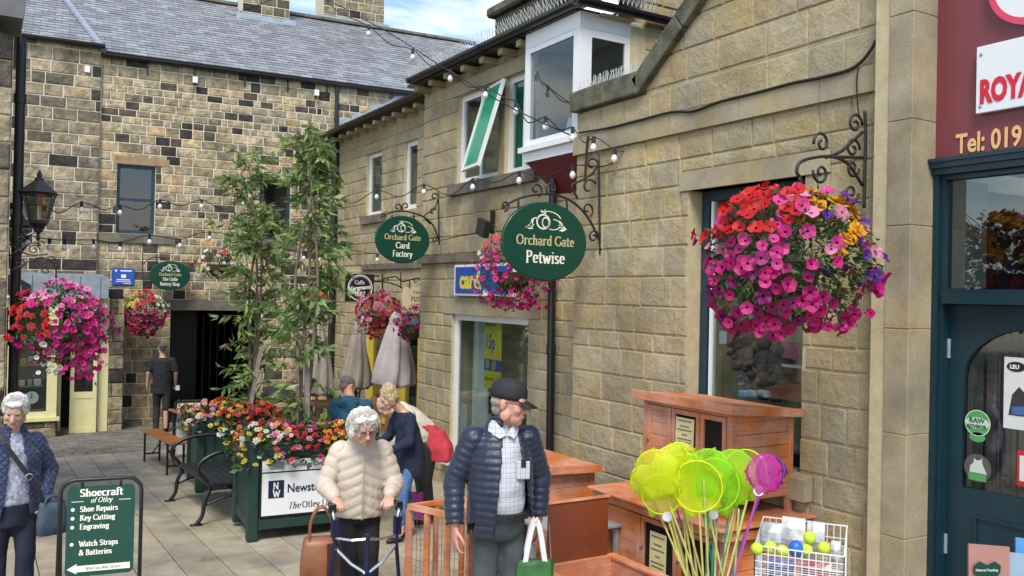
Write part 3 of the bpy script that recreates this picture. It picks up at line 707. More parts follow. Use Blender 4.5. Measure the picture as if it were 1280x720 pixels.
for (n_, r_, o_) in (('lintel', L1, .022), ('lintel', LU, .03), ('mullion', MU, .01)):
    mb = MB(); PP.box(mb, r_[0] + .003, r_[1] - .003, r_[2] + .003, r_[3] - .003, -.15, o_); mb.build(n_, M_DRESS, petw)
mb = MB(); PP.box(mb, SU[0], SU[1], SU[2], SU[3] - .004, -.16, .07); mb.build('sill', M_DRESSD, petw)
sw = window(PP, W1[0], W1[1], W1[2], W1[3], .04, M_WHITE, petw, fw=.075, name='shop_window', roomcol=mat('white_display_room', (.42, .44, .46), .8, var=.35, nscale=2), roomd=1.6)
mb = MB(); PP.box(mb, W1[0] - .03, W1[1] + .12, -.155, -.102, -.03, .10); mb.build('window_sill', M_WHITE, petw)
u1 = window(PP, U1[0], U1[1], U1[2], U1[3], .05, M_WHITE, petw, fw=.075, bars=[('v', .5)], name='window')
u2 = window(PP, U2[0], U2[1], U2[2], U2[3], .05, M_WHITE, petw, fw=.07, bars=[('v', .5)], name='window')
M_GRN = mat('green_privacy_glass', (.03, .33, .16), .12, var=.12, nscale=14, spec=.6)
mb = MB(); PP.box(mb, U2[0] + .07, U2[1] - .07, U2[2] + .07, U2[3] - .07, -.12, -.115); mb.build('green_blind', M_GRN, u2)
# open casement: hinged at its near stile and swung into the street, leaning top out
def casement(parent):
    ax = Vector((5.22, 9.40, 4.56)); w_ = .60; h_ = 1.06
    u = Vector((-.15, -.96, 0)).normalized(); v = Vector((-.26, .10, -1)).normalized()
    ob = MB(); f = .038
    def R4(a0, a1, b0, b1, t0, t1):
        n = u.cross(v).normalized(); ce = ax + u * (a0 + a1) / 2 + v * (b0 + b1) / 2 + n * (t0 + t1) / 2
        return (ce, u * (a1 - a0) / 2, v * (b1 - b0) / 2, n * (t1 - t0) / 2)
    for r_ in ((0, f, 0, h_, -.02, .02), (w_ - f, w_, 0, h_, -.02, .02), (f, w_ - f, 0, f, -.018, .018), (f, w_ - f, h_ - f, h_, -.018, .018)): ob.obox(*R4(*r_))
    c = ob.build('open_casement', M_WHITE, parent); g = MB(); g.obox(*R4(f - .004, w_ - f + .004, f - .004, h_ - f + .004, -.004, .004)); g.build('pane', M_GRN, c)
casement(petw)
# eaves: soffit board, brackets, gutter with netting and spikes
for y_ in (8.35, 8.75, 9.2, 9.68, 10.15, 10.6, 11.05):
    mb = MB(); mb.bbox((5.02, y_ - .05, 4.815), (5.262, y_ + .05, 4.885)); mb.build('eaves_corbel', M_DRESS, petw)
mb = MB(); mb.box((4.99, 7.20, 4.905), (5.3, 11.27, 4.935)); mb.build('soffit', M_BLACK, petw)
gutter((4.95, 7.05, 4.97), (4.95, 11.1, 4.98), .062, M_BLACK, petw)
gutter((4.90, 7.05, 4.97), (6.2, 7.05, 4.97), .062, M_BLACK, petw)
mb = MB(); mb.prism([(4.98, 11.1, 4.94), (5.02, 7.05, 4.94), (7.5, 7.05, 6.3), (7.5, 11.1, 6.3)], (0, 0, .06)); mb.build('roof', M_SLATE, petw)
spikes(lambda t: (Vector((4.93, 7.05 + t * 4.0, 4.99)), (-.35, 0, 1), (0, 1, 0)), 60, .14, petw, rsp, r=.003)
spikes(lambda t: (Vector((4.95 + t * .9, 7.0, 4.99)), (0, -.2, 1), (1, 0, 0)), 16, .15, petw, rsp, r=.003)
mb = MB(); q0 = onX(630, 30, 6.1); q1 = onX(684, 8, 6.1); mb.bbox((5.95, q1.y, q0.z - .25), (6.5, q0.y, q0.z + .05), .02); mb.bbox((5.85, q1.y - .08, q0.z + .052), (6.6, q0.y + .08, q0.z + .19), .03); mb.build('chimney', M_MOSS, petw)
# oriel
ori = MB()
def orbox(x0, x1, y0, y1, z0, z1): ori.box((x0, y0, z0), (x1, y1, z1))
X0o, X1o, Y0o, Y1o = 5.03, 5.80, 7.17, 8.20
orbox(X0o, X1o, Y0o, Y1o, 3.50, 3.60); orbox(X0o - .05, X1o, Y0o - .02, Y1o + .04, 3.603, 3.66); orbox(X0o, X1o, Y0o, Y1o, 4.74, 4.90)
orbox(X0o, X0o + .10, Y0o, Y0o + .11, 3.662, 4.738); orbox(X0o, X0o + .06, Y1o - .09, Y1o, 3.662, 4.738); orbox(X1o - .1, X1o, Y0o, Y0o + .1, 3.662, 4.738)
orbox(X0o + .003, X0o + .05, Y0o + .11, Y1o - .09, 3.662, 3.73); orbox(X0o + .003, X0o + .05, Y0o + .11, Y1o - .09, 4.68, 4.738)
orbox(X0o + .1, X1o - .1, Y0o + .003, Y0o + .05, 3.662, 3.9); orbox(X0o + .1, X1o - .1, Y0o + .003, Y0o + .05, 4.66, 4.738); orbox(X0o + .1, X0o + .15, Y0o + .004, Y0o + .05, 3.9, 4.66); orbox(X1o - .2, X1o - .1, Y0o + .004, Y0o + .05, 3.9, 4.66)
ow = ori.build('oriel_window', M_WHITE, petw)
g = MB(); g.box((X0o + .02, Y0o + .10, 3.72), (X0o + .026, Y1o - .08, 4.69)); g.build('pane', GLASS, ow)
g = MB(); g.box((X0o + .14, Y0o + .02, 3.89), (X1o - .19, Y0o + .026, 4.67)); g.build('pane', GLASSR, ow)
g = MB()
for (a, b) in (((X0o + .13, Y0o + .14, 3.67), (X1o - .02, Y1o - .1, 3.70)), ((X1o - .05, Y0o + .14, 3.7), (X1o - .02, Y1o - .1, 4.7)), ((X0o + .13, Y1o - .13, 3.7), (X1o - .05, Y1o - .1, 4.7))): g.box(a, b)
g.build('room', mat('oriel_room', (.34, .29, .2), .8, var=.3, nscale=3), ow)
g = MB(); g.prism([(X0o + .35, 7.5, 3.705), (X0o + .33, 7.62, 4.02), (X0o + .30, 7.56, 3.705)], (.05, 0, 0)); g.prism([(X0o + .35, 7.6, 3.705), (X0o + .33, 7.82, 3.98), (X0o + .30, 7.9, 3.705)], (.05, 0, 0)); g.build('paper_fan', M_WHT, ow)
mb = MB(); mb.add([(X0o + .02, Y0o + .02, 3.498), (X0o + .02, Y1o - .03, 3.498), (5.30, Y1o - .03, 3.498), (5.80, Y0o + .02, 3.498), (5.255, Y0o + .30, 3.10), (5.255, Y0o + .62, 3.10), (5.3, Y0o + .62, 3.10), (5.3, Y0o + .3, 3.10)],
                [(0, 1, 2, 3), (0, 4, 5, 1), (0, 3, 7, 4), (1, 5, 6, 2), (4, 7, 6, 5), (2, 6, 7, 3)]); mb.build('oriel_base', M_MAROON, petw)
pipe(PP.P(7.74, -.33, .09), PP.P(7.80, 3.3, .09), .043, M_BLACK, petw, clips=3)
mb = MB(); mb.box((5.83, 7.16, 3.6), (7.0, 7.6, 5.9)); w_ = mb.build('return_wall', M_MORT, petw)
RP = Plane((5.82, 7.155), (1, 0)); stone_wall(RP, .01, 1.15, [3.62, 3.86, 4.12, 4.38, 4.62, 4.88, 5.12, 5.38, 5.64, 5.88], [], petw, .25, .5, .012, .018, col_pale, M_PALE, rnd=rs, maxparts=24)

# ================================================================ far right building (card shop)
CP = Plane((6.8, 0), (0, 1))
card = thing('stone_building', 'set back pale stone building with two narrow white windows and yellow shopfront', 'building', (7.5, 16.5, gz(16.5)))
C1 = (16.48, 17.28, 3.62, 4.90); C2 = (14.80, 15.38, 3.62, 4.90); CL1 = (16.2, 17.5, 4.90, 5.10); CL2 = (14.3, 15.75, 4.90, 5.10); CS = (16.25, 17.5, 3.45, 3.62); SH = (13.2, 17.1, -1.0, 1.66)
backing(CP, 11.2, 19.9, -1.0, 5.5, [C1, C2, SH], -.40, 0, M_MORT, card)
zsC = [-.9, -.65, -.4, -.15, .1, .35, .6, .85, 1.1, 1.34, 1.58, 1.8, 2.05, 2.28, 2.50, 2.60, 2.83, 3.05, 3.25, 3.45, 3.62, 3.88, 4.14, 4.40, 4.66, 4.90, 5.10, 5.3, 5.5]
rs = random.Random(31)
for lo, hi in ((0, 14), (15, len(zsC) - 1)):
    stone_wall(CP, 13.9, 19.85, zsC[lo:hi + 1], [C1, C2, CL1, CL2, CS, SH], card, .25, .52, .012, .018, col_pale, M_PALE, joint=.012, rnd=rs, maxparts=150)
mb = MB(); CP.box(mb, 12, 17.4, 2.502, 2.598, -.05, .06); mb.build('string_course', M_DRESSD, card)
for r_ in (CL1, CL2): mb = MB(); CP.box(mb, r_[0], r_[1], r_[2] + .003, r_[3] - .003, -.15, .02); mb.build('lintel', M_DRESS, card)
mb = MB(); CP.box(mb, CS[0], CS[1], CS[2] + .003, CS[3] - .004, -.15, .07); mb.build('sill', M_DRESSD, card)
c1 = window(CP, *C1, .05, M_WHITE, card, fw=.08, name='window'); c2 = window(CP, *C2, .05, M_WHITE, card, fw=.09, name='window')
mb = MB(); CP.box(mb, 16.55, 16.98, 3.70, 4.82, -.16, -.155); mb.build('green_blind', mat('pale_green_blind', (.18, .36, .3), .4, var=.1), c1)
for i in range(10):
    y_ = 14.4 + i * .48; mb = MB(); mb.bbox((6.52, y_ - .06, 5.36), (6.812, y_ + .06, 5.44)); mb.build('eaves_corbel', M_DRESS, card)
mb = MB(); mb.box((6.48, 11.3, 5.50), (6.85, 19.8, 5.53)); mb.build('soffit', M_BLACK, card)
gutter((6.45, 12, 5.56), (6.45, 19.4, 5.56), .07, M_BLACK, card)
cu = Vector((.9, 0, .44)).normalized()
mb = MB(); mb.prism([(6.5, 11.3, 5.54), (6.5, 19.9, 5.54), (9.5, 19.9, 5.54 + 3 * .489), (9.5, 11.3, 5.54 + 3 * .489)], (0, 0, -.04)); mb.build('roof_deck', M_LEAD, card)
slates(card, (6.46, 19.8, 5.545), (0, -1, 0), cu, 34, 16, .25, .2, random.Random(2))
# shopfront below: yellow frames, dark glass
shopf = thing('shopfront', 'mustard yellow cafe shopfront behind the folded parasols', 'shopfront', (6.8, 15.5, gz(15.5)))
for a_ in (13.3, 14.55, 15.35, 16.2, 16.98): mb = MB(); CP.box(mb, a_, a_ + .12, -.55, 1.55, -.14, -.02); mb.build('mullion', M_YELL, shopf)
mb = MB(); CP.box(mb, 13.2, 17.1, -.72, -.1, -.2, -.05); mb.build('stall_riser', mat('orange_wood_panel', (.33, .15, .05), .6, var=.2), shopf)
mb = MB(); CP.box(mb, 13.2, 17.1, 1.38, 1.62, -.16, -.01); mb.build('fascia', mat('blue_grey_fascia', (.12, .17, .2), .5), shopf)
mb = MB(); CP.box(mb, 13.25, 17.05, -.1, 1.38, -.10, -.095); mb.build('pane', GLASSR, shopf)
mb = MB(); CP.box(mb, 13.2, 17.1, -.9, 1.66, -1.2, -1.17); mb.build('room', M_INT, shopf)
mb = MB(); CP.box(mb, 15.6, 16.15, -.65, 1.3, -.2, -.06); mb.build('curtain', mat('mustard_curtain', (.45, .36, .06), .9, var=.2, nscale=3), shopf)

# ================================================================ building across the end of the street
BK = Plane((2.4, 20.0), (.9976, -.069))
if BK.u.x < 0: BK.u = -BK.u
back = thing('stone_building', 'old sooty patchwork stone building with slate roof across the end of the street', 'building', (2.4, 20.4, gz(20.4)))
BW1 = (-.07, .68, 3.17, 4.62); BW2 = (2.85, 3.55, 3.17, 4.62); TUN = (1.04, 2.95, -1.2, 1.57); TL = (.80, 3.25, 1.57, 1.80); BS = (-.45, 1.1, 2.97, 3.17); BS2 = (2.7, 3.7, 2.97, 3.17); BSH = (-2.6, -.55, -1.2, 1.9)
backing(BK, -.42, 8.2, -1.1, 6.95, [BW1, BW2, TUN], -.45, 0, M_MORTW, back)
zsB = [-.95, -.72, -.48, -.22, .02, .24, .5, .76, 1.0, 1.22, 1.4, 1.57]
rs = random.Random(41); z_ = 1.57
while z_ < 6.6:
    z_ += rs.choice((.17, .19, .21, .23, .15)); zsB.append(z_)
zsB.append(6.88)
stone_wall(BK, -.40, 8.0, zsB, [BW1, BW2, TUN, TL, BS, BS2], back, .17, .50, .010, .016, col_old, M_OLD, joint=.020, rnd=rs, maxparts=270)
LP = Plane((2.4 - .069 * .10, 20.0 - .10), (.9976, -.069))      # left bay stands 10 cm proud
if LP.u.x < 0: LP.u = -LP.u
backing(LP, -4.2, -.42, -1.1, 6.95, [BSH], -.5, 0, M_MORTW, back, 'wall')
zsL = [-.95, -.7, -.45, -.2, .05, .3, .55, .8, 1.05, 1.3, 1.55, 1.9]
z_ = 1.9
while z_ < 6.6: z_ += rs.choice((.24, .26, .22, .28)); zsL.append(z_)
zsL.append(7.0)
lb = stone_wall(LP, -4.2, -.41, zsL, [BSH], back, .22, .6, .012, .02, col_oldl, M_OLD, joint=.020, rnd=rs, maxparts=0)
mb = MB(); BK.box(mb, TL[0], TL[1], TL[2] + .005, TL[3] - .005, -.4, .012); mb.build('lintel', mat('weathered_lintel', (.14, .125, .095), .9, var=.3, nscale=6, bump=.004), back)
mb = MB(); BK.box(mb, -.12, .95, 4.63, 4.78, -.2, .02); mb.build('lintel', mat('ochre_lintel', (.33, .22, .12), .9, var=.2, nscale=6, bump=.004), back)
for r_ in (BS, BS2): mb = MB(); BK.box(mb, r_[0], r_[1], r_[2] + .004, r_[3] - .006, -.2, .05); mb.build('sill', M_DRESSD, back)
window(BK, *BW1, .10, M_NAVY, back, fw=.07, bars=[('h', .5)], name='window', roomcol=M_DARK); window(BK, *BW2, .10, M_NAVY, back, fw=.07, bars=[('h', .5)], name='window', roomcol=M_DARK)
# passage through the building
mb = MB()
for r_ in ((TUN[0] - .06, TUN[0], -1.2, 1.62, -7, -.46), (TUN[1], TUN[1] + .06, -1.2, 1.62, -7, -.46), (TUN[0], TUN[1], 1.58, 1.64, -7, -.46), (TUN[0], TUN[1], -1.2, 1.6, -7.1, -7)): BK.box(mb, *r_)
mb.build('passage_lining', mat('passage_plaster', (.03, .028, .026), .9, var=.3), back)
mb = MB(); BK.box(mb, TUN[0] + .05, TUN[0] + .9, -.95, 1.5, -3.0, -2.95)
for i in range(6): BK.box(mb, TUN[0] + .9 + i * .17, TUN[0] + .93 + i * .17, -.95, 1.5, -3.0, -2.96)
mb.build('gate', M_BLACK, back)
# eaves, gutters
eL, eR = BK.P(-.40, 6.86, .12), BK.P(7.2, 6.86, .12); gutter(eL, eR, .075, M_BLACK, back)
gutter(BK.P(-4.2, 7.0, .24), BK.P(-.36, 7.0, .24), .075, M_BLACK, back)
mb = MB(); BK.box(mb, -.4, 8, 6.82, 6.87, -.3, .05); BK.box(mb, -4.2, -.4, 6.952, 6.99, -.3, .16); mb.build('soffit', M_BLACK, back)
for s_ in (.45, 1.4, 2.45, 3.4, 4.3): mb = MB(); BK.box(mb, s_, s_ + .03, 6.55, 6.82, .012, .05); mb.build('gutter_bracket', M_BLACK, back)
pt = math.tan(R(32.5)); vB = (-BK.n * 1.0 + Vector((0, 0, pt))).normalized()
def roof_pt(px, py, lift=.02):
    """point of the main roof plane behind pixel"""
    n_ = BK.u.cross(vB).normalized(); O_ = BK.P(0, 6.90 + lift, .10); d = ray(px, py); t = (O_ - CPOS).dot(n_) / d.dot(n_); return CPOS + d * t
RO = BK.P(-4.4, 6.90, .10); RL = 4.9
mb = MB(); a_, b_ = BK.P(-4.4, 6.88, .10), BK.P(9.0, 6.88, .10); mb.prism([a_, b_, b_ + vB * RL, a_ + vB * RL], (0, 0, -.06)); mb.prism([a_ + vB * RL, b_ + vB * RL, b_ + vB * RL - BK.n * 4 - Vector((0, 0, 2.6)), a_ + vB * RL - BK.n * 4 - Vector((0, 0, 2.6))], (0, 0, -.06)); mb.build('roof_deck', M_SLATE, back)
slates(back, RO, BK.u, vB, 50, 28, .27, .175, random.Random(4), th=.010)
mb = MB(); rr = random.Random(6)
for i in range(34): c_ = RO + BK.u * (i * .42) + vB * (RL + .02) + Vector((0, 0, .05)); mb.bar(c_, c_ + BK.u * .41, .22, .07, (0, 0, 1)) if i % 1 == 0 else None
mb.build('ridge_tiles', M_DRESSD, back)
mb = MB(); P0, P1 = roof_pt(130, 62, .06), roof_pt(78, -6, .06); mb.tube([P0, P1], .07, 8); mb.build('lead_roll', M_LEAD, back)
def chimney(px0, px1, pyb, h, d=.9):
    n_ = BK.u.cross(vB).normalized(); P0, P1 = roof_pt(px0, pyb), roof_pt(px1, pyb + 3); w_ = (P1 - P0).dot(BK.u)
    mb = MB(); pl = Plane((P0.x, P0.y), (BK.u.x, BK.u.y))
    if pl.u.x < 0: pl.u = -pl.u
    pl.box(mb, 0, w_, P0.z - .5, P0.z + h, -d, 0); o = mb.build('chimney', M_MORTW, back)
    st = MB(); r2 = random.Random(int(px0)); z = P0.z - .3
    while z < P0.z + h - .05:
        a = 0; 
        while a < w_ - .05:
            b = min(a + r2.uniform(.25, .5), w_)
            if w_ - b < .12: b = w_
            stone_geo(st, pl, [(a + .008, z + .008), (b - .008, z + .008), (b - .008, z + .22), (a + .008, z + .22)], .012, .015, tuple(c * .7 for c in col_oldl(r2, 0)), back=-.1, rnd=r2); a = b
        z += .235
    q = st.build('chimney_stone', M_OLD, o, kind='stuff'); f = MB(); pl.box(f, -.15, w_ + .15, P0.z - .30, P0.z + .12, -.02, .05); pl.box(f, -.2, w_ + .2, P0.z - .32, P0.z - .26, .04, .28); f.build('lead_flashing', M_LEAD, o)
chimney(303, 358, 22, 1.6); chimney(404, 472, 24, 1.7)
# lead valley between the end building and the card shop roof
mb = MB(); A0, A1, A2 = BK.P(3.75, 5.45, .02), BK.P(6.2, 6.80, .02), BK.P(3.55, 6.0, .02)
q = [BK.P(*BK.sz(*p, .03), .03) for p in ((424, 172), (424, 148), (440, 150), (440, 143), (462, 140), (462, 132), (480, 130), (498, 118), (524, 118), (530, 122))]
mb.prism(q, BK.n * -.02); mb.build('lead_flashing', M_LEAD, back)
pipe(BK.P(BK.sz(416, 300)[0], -.9, .08), BK.P(BK.sz(416, 300)[0], 6.8, .08), .045, M_BLACK, back, clips=5)
pipe(CP.P(19.0, -.9, .10), CP.P(19.0, 5.5, .10), .075, M_BLACK, card, clips=4)
# small things fixed under the eaves
def flood(px, py, nm, lab, w_=.10):
    s_, z = BK.sz(px, py); m1 = MB(); BK.box(m1, s_ - w_ / 2, s_ + w_ / 2, z - .07, z + .06, .06, .16); t = thing(nm, lab, 'light', BK.P(s_, z, .05)); m1.build('housing', M_WHITE, t)
    m2 = MB(); BK.box(m2, s_ - .015, s_ + .015, z - .10, z - .02, .0, .07); m2.build('bracket', M_BLACK, t)
for i, (px, py, l_) in enumerate(((109, 88, 'white floodlight under the eaves, nearest the roof step'), (243, 101, 'white floodlight under the slate eaves above the blue window'), (394, 117, 'white floodlight under the eaves above the leafy trees'))): flood(px, py, 'floodlight', l_)

# ================================================================ left building sliver
LB = Plane((.20, 10.0), (-1, 0))
left = thing('stone_building', 'edge of stone building with black downpipe at the left border', 'building', (-1.5, 11.5, gz(11)))
mb = MB(); mb.box((-5, 10.0, -.8), (.20, 12.2, 4.5)); mb.build('wall', M_MORT, left)
stone_wall(Plane((-1.2, 10.0), (1, 0)), 0, 1.4, [-.6 + .27 * i for i in range(20)], [], left, .3, .6, .012, .02, col_oldl, M_OLD, rnd=rs, maxparts=40)
mb = MB(); mb.prism([(-3, 9.86, 4.66), (.27, 9.86, 4.66), (.30, 9.86, 4.86), (.30, 9.86, 4.94), (-3, 9.86, 4.94)], (0, 2.4, 0)); mb.build('eaves_box', mat('grey_eaves_board', (.13, .13, .13), .6, var=.2), left)
pipe((.275, 10.22, -.35), (.275, 10.22, 4.55), .047, M_BLACK, left, clips=4)
# ================================================================ scrolls, signs
def spiral(c, ux, uz, r0, r1, a0, a1, n=18):
    c = Vector(c); ux = Vector(ux); uz = Vector(uz)
    return [c + ux * (r0 + (r1 - r0) * i / n) * math.cos(R(a0 + (a1 - a0) * i / n)) + uz * (r0 + (r1 - r0) * i / n) * math.sin(R(a0 + (a1 - a0) * i / n)) for i in range(n + 1)]
UX, UZ = Vector((1, 0, 0)), Vector((0, 0, 1))
def ironwork(name, Y, lines, spirals, parent, r=.011, m=None):
    """flat bar scrollwork lying in the plane y = Y; pixel polylines and pixel spirals"""
    mb = MB()
    for ln in lines: mb.tube(smooth_pts([onY(px, py, Y) for px, py in ln], 5), r, 6)
    for (px, py, rp, a0, a1) in spirals:
        c = onY(px, py, Y); k = (onY(px + 1, py, Y) - c).length; mb.tube(spiral(c, UX, UZ, rp * k, rp * k * .18, a0, a1), r * .85, 6)
    return mb.build(name, m or M_IRON, parent, smooth=True)
def oval(mb, c, a, b, t, n=40, ux=UX, uz=UZ, uy=Vector((0, 1, 0))):
    c = Vector(c); mb.loft([[c + ux * a * k * math.cos(2 * PI * i / n) + uz * b * k * math.sin(2 * PI * i / n) + uy * o for i in range(n)] for k, o in ((.985, -t), (1, -t * .6), (1, t * .6), (.985, t))])
def emblem(c, s, parent, m):
    """fruit drawn in outline: apple, pear, leaves"""
    mb = MB(); c = Vector(c)
    def ring(x, z, rx, rz, th=.05, n=20, a0=0, a1=360):
        for i in range(n):
            t0, t1 = R(a0 + (a1 - a0) * i / n), R(a0 + (a1 - a0) * (i + 1) / n)
            q = [c + UX * s * (x + rx * k * math.cos(t)) + UZ * s * (z + rz * k * math.sin(t)) for t, k in ((t0, 1), (t1, 1), (t1, 1 - th / rx), (t0, 1 - th / rx))]
            mb.add(q, [(0, 1, 2, 3)])
    ring(-.12, -.02, .30, .28, .06); ring(-.02, -.04, .16, .20, .04); ring(.06, .02, .62, .36, .05, a0=20, a1=110); ring(.30, -.10, .34, .20, .05, a0=-120, a1=90); ring(-.42, -.08, .24, .20, .05, a0=60, a1=230)
    for (x, z, l, a) in ((-.68, -.2, .42, 20), (-.62, -.1, .36, 55), (-.7, -.26, .36, -10), (.72, -.18, .42, 160), (.66, -.08, .36, 120), (.72, -.28, .34, 190), (-.05, .32, .26, 100), (-.18, .34, .2, 140)):
        d = Vector((math.cos(R(a)), math.sin(R(a)))); nn = Vector((-d.y, d.x)); P_ = [Vector((x, z)) - d * l * .5, Vector((x, z)) + nn * l * .16, Vector((x, z)) + d * l * .5, Vector((x, z)) - nn * l * .16]
        mb.add([c + UX * s * p.x + UZ * s * p.y for p in P_], [(0, 1, 2, 3)])
    return mb.build('emblem', m, parent, fix=False)
def oval_sign(label, px, py, Y, a, b, lines, lines_px, spirals, group='oval hanging signs'):
    c = onY(px, py, Y); t = thing('hanging_sign', label, 'sign', c, group)
    mb = MB(); oval(mb, c, a, b, .014); mb.build('sign_board', M_GREEN, t)
    rim = MB(); rim.tube([c + UX * a * .995 * math.cos(2 * PI * i / 36) + UZ * b * .995 * math.sin(2 * PI * i / 36) for i in range(37)], .012, 5); rim.build('rim', mat('sign_edge', (.002, .05, .028), .4), t)
    F_ = c + Vector((0, -.0146, 0)); emblem(F_ + UZ * b * .52 + Vector((0, -.001, 0)), a * .56, t, M_IVORY)
    for (s_, z, h, m, xs) in lines: roman(s_, h * b, F_ + UZ * (z * b), UX, UZ, m, t, xs=xs, weight=.17, thin=.06)
    ironwork('bracket', Y + .004, lines_px, spirals, t); return t
oval_sign('large green oval Petwise sign hanging from a scrolled bracket on the gabled building', 681, 302, 6.70, .452, .352,
    [('Orchard Gate', -.10, .25, M_GOLD, 1.0), ('Petwise', -.56, .31, M_IVORY, 1.0)],
    [[(748, 188), (750, 318)], [(749, 300), (735, 272), (715, 252), (690, 243), (660, 245), (640, 252), (628, 260)], [(749, 200), (742, 215), (728, 225), (715, 232), (722, 248)], [(648, 250), (648, 262)], [(708, 247), (709, 262)]],
    [(742, 296, 7, 0, 480), (734, 262, 8, -60, 300), (631, 257, 6, -90, 300), (670, 237, 8, -60, 330), (690, 236, 8, 240, -150), (740, 206, 8, 0, 330), (736, 235, 10, 30, 300)])
oval_sign('green oval Card Factory sign on a scrolled bracket above the folded parasols', 503, 299.5, 10.5, .375, .30,
    [('Orchard Gate', -.02, .24, M_GOLD, 1.0), ('Card', -.38, .26, M_IVORY, 1.0), ('Factory', -.74, .26, M_IVORY, .92)],
    [[(548, 240), (549, 306)], [(548, 298), (540, 280), (525, 269), (505, 264), (488, 266), (476, 272)], [(548, 248), (542, 262), (530, 270), (538, 280)], [(490, 268), (490, 276)], [(517, 267), (518, 276)]],
    [(544, 300, 4, 0, 440), (479, 270, 4, -90, 300), (497, 259, 5, -60, 330), (507, 258, 5, 240, -150), (543, 246, 5, 0, 330), (541, 265, 5, 30, 300)])
oval_sign('small green oval Little Battery Shop sign on the end wall above the passage', 212.5, 344.5, 19.55, .40, .30,
    [('Orchard Gate', -.02, .22, M_GOLD, .95), ('The Little', -.36, .23, M_IVORY, .9), ('Battery Shop', -.70, .23, M_IVORY, .85)],
    [[(178, 315), (179, 372)], [(179, 330), (190, 322), (212, 323)], [(196, 322), (196, 330)]], [(184, 350, 4, 0, 400), (184, 362, 4, 90, -300)])

def plate_sign(name, label, px0, px1, py0, py1, Y, m, th=.02, border=None):
    A, B = onY(px0, py1, Y), onY(px1, py0, Y); t = thing(name, label, 'sign', (A + B) / 2)
    mb = MB(); mb.bbox((A.x, Y, A.z), (B.x, Y + th, B.z), .004); mb.build('sign_board', m, t)
    return t, (A + B) / 2, B.x - A.x, B.z - A.z
t, c, w_, h_ = plate_sign('hanging_sign', 'square black cafe sign with white ring reading Caffe Vergnano 1882', 432, 468, 343, 377, 13.6, M_BLK, .05)
rg_ = MB()
for k0, k1, o in ((.44, .41, -.003), (.385, .375, -.003)):
    for i in range(32):
        a0, a1 = 2 * PI * i / 32, 2 * PI * (i + 1) / 32; rg_.add([(c.x + w_ * k * math.cos(a), 13.6 + o, c.z + w_ * k * math.sin(a)) for a, k in ((a0, k0), (a1, k0), (a1, k1), (a0, k1))], [(0, 1, 2, 3)])
rg_.build('ring', M_WHT, t, fix=False)
roman('Caffe', w_ * .13, (c.x - w_ * .02, 13.598, c.z + w_ * .12), UX, UZ + UX * .0, M_WHT, t, serif=False); sans('Vergnano', w_ * .20, (c.x - w_ * .01, 13.597, c.z - w_ * .06), UX + UZ * .12, UZ, M_WHT, t, align='CENTER', bold=.003); roman('1882', w_ * .16, (c.x, 13.598, c.z - w_ * .28), UX, UZ, M_WHT, t)
ironwork('bracket', 13.62, [[(468, 345), (474, 345)], [(468, 352), (478, 352)], [(478, 340), (478, 372)]], [], t, r=.015)
t, c, w_, h_ = plate_sign('hanging_sign', 'cream pizza sign with dark lettering hanging beside the dark pink flowers', 503, 540, 360, 392, 12.0, mat('cream_sign_paint', (.62, .54, .36), .5, var=.06))
roman('PIZZA', h_ * .17, (c.x, 11.997, c.z - h_ * .02), UX, UZ, M_BLK, t, xs=1.0); roman('HOT', h_ * .16, (c.x + w_ * .05, 11.997, c.z - h_ * .28), UX, UZ, M_BLK, t); roman('Trusted', h_ * .11, (c.x, 11.997, c.z + h_ * .28), UX, UZ, mat('red_brown_lettering', (.3, .1, .05), .5, var=0), t)
ironwork('bracket', 12.0, [[(480, 348), (495, 346), (503, 352), (520, 348), (545, 347)], [(501, 340), (501, 360)], [(478, 352), (492, 355), (503, 360)], [(512, 350), (512, 360)]], [(482, 351, 4, 0, 360), (520, 351, 4, 0, 360)], t, r=.010)
s0, z0 = BK.sz(140, 356); s1, z1 = BK.sz(168, 335.5)
t = thing('notice_board', 'small blue and white notice board on the end wall beside the oval battery shop sign', 'sign', BK.P(s0, z0, .03)); mb = MB(); BK.box(mb, s0, s1, z0, z1, .018, .04); mb.build('sign_board', mat('blue_sign_paint', (.02, .09, .42), .4, var=.05), t)
mb = MB(); w_, h_ = s1 - s0, z1 - z0
for (a, b, p, q) in ((.36, .88, .80, .88), (.12, .2, .78, .9), (.4, .62, .42, .62), (.2, .8, .28, .34), (.15, .85, .18, .22), (.5, .85, .08, .12)): BK.box(mb, s0 + w_ * a, s0 + w_ * b, z0 + h_ * p, z0 + h_ * q, .041, .043)
mb.build('printing', M_WHT, t)
a = onX(574, 372, 5.25); b = onX(574, 334, 5.25); y1_ = a.y; y0_ = onX(650, 350, 5.25).y
t = thing('shop_sign', 'blue shop sign with white border and yellow letters behind the magenta flowers', 'sign', (5.2, (y0_ + y1_) / 2, a.z)); mb = MB(); mb.bbox((5.17, y0_, 2.03), (5.235, y1_, 2.42), .006); mb.build('sign_border', M_WHITE, t)
mb = MB(); mb.box((5.163, y0_ + .03, 2.06), (5.169, y1_ - .05, 2.39)); mb.build('sign_board', mat('royal_blue_panel', (.01, .07, .38), .35, var=.03), t)
sans('card', .30, (5.161, y1_ - .17, 2.13), (0, -1, 0), UZ, mat('yellow_lettering', (.75, .60, .03), .5, var=0), t, bold=.012)

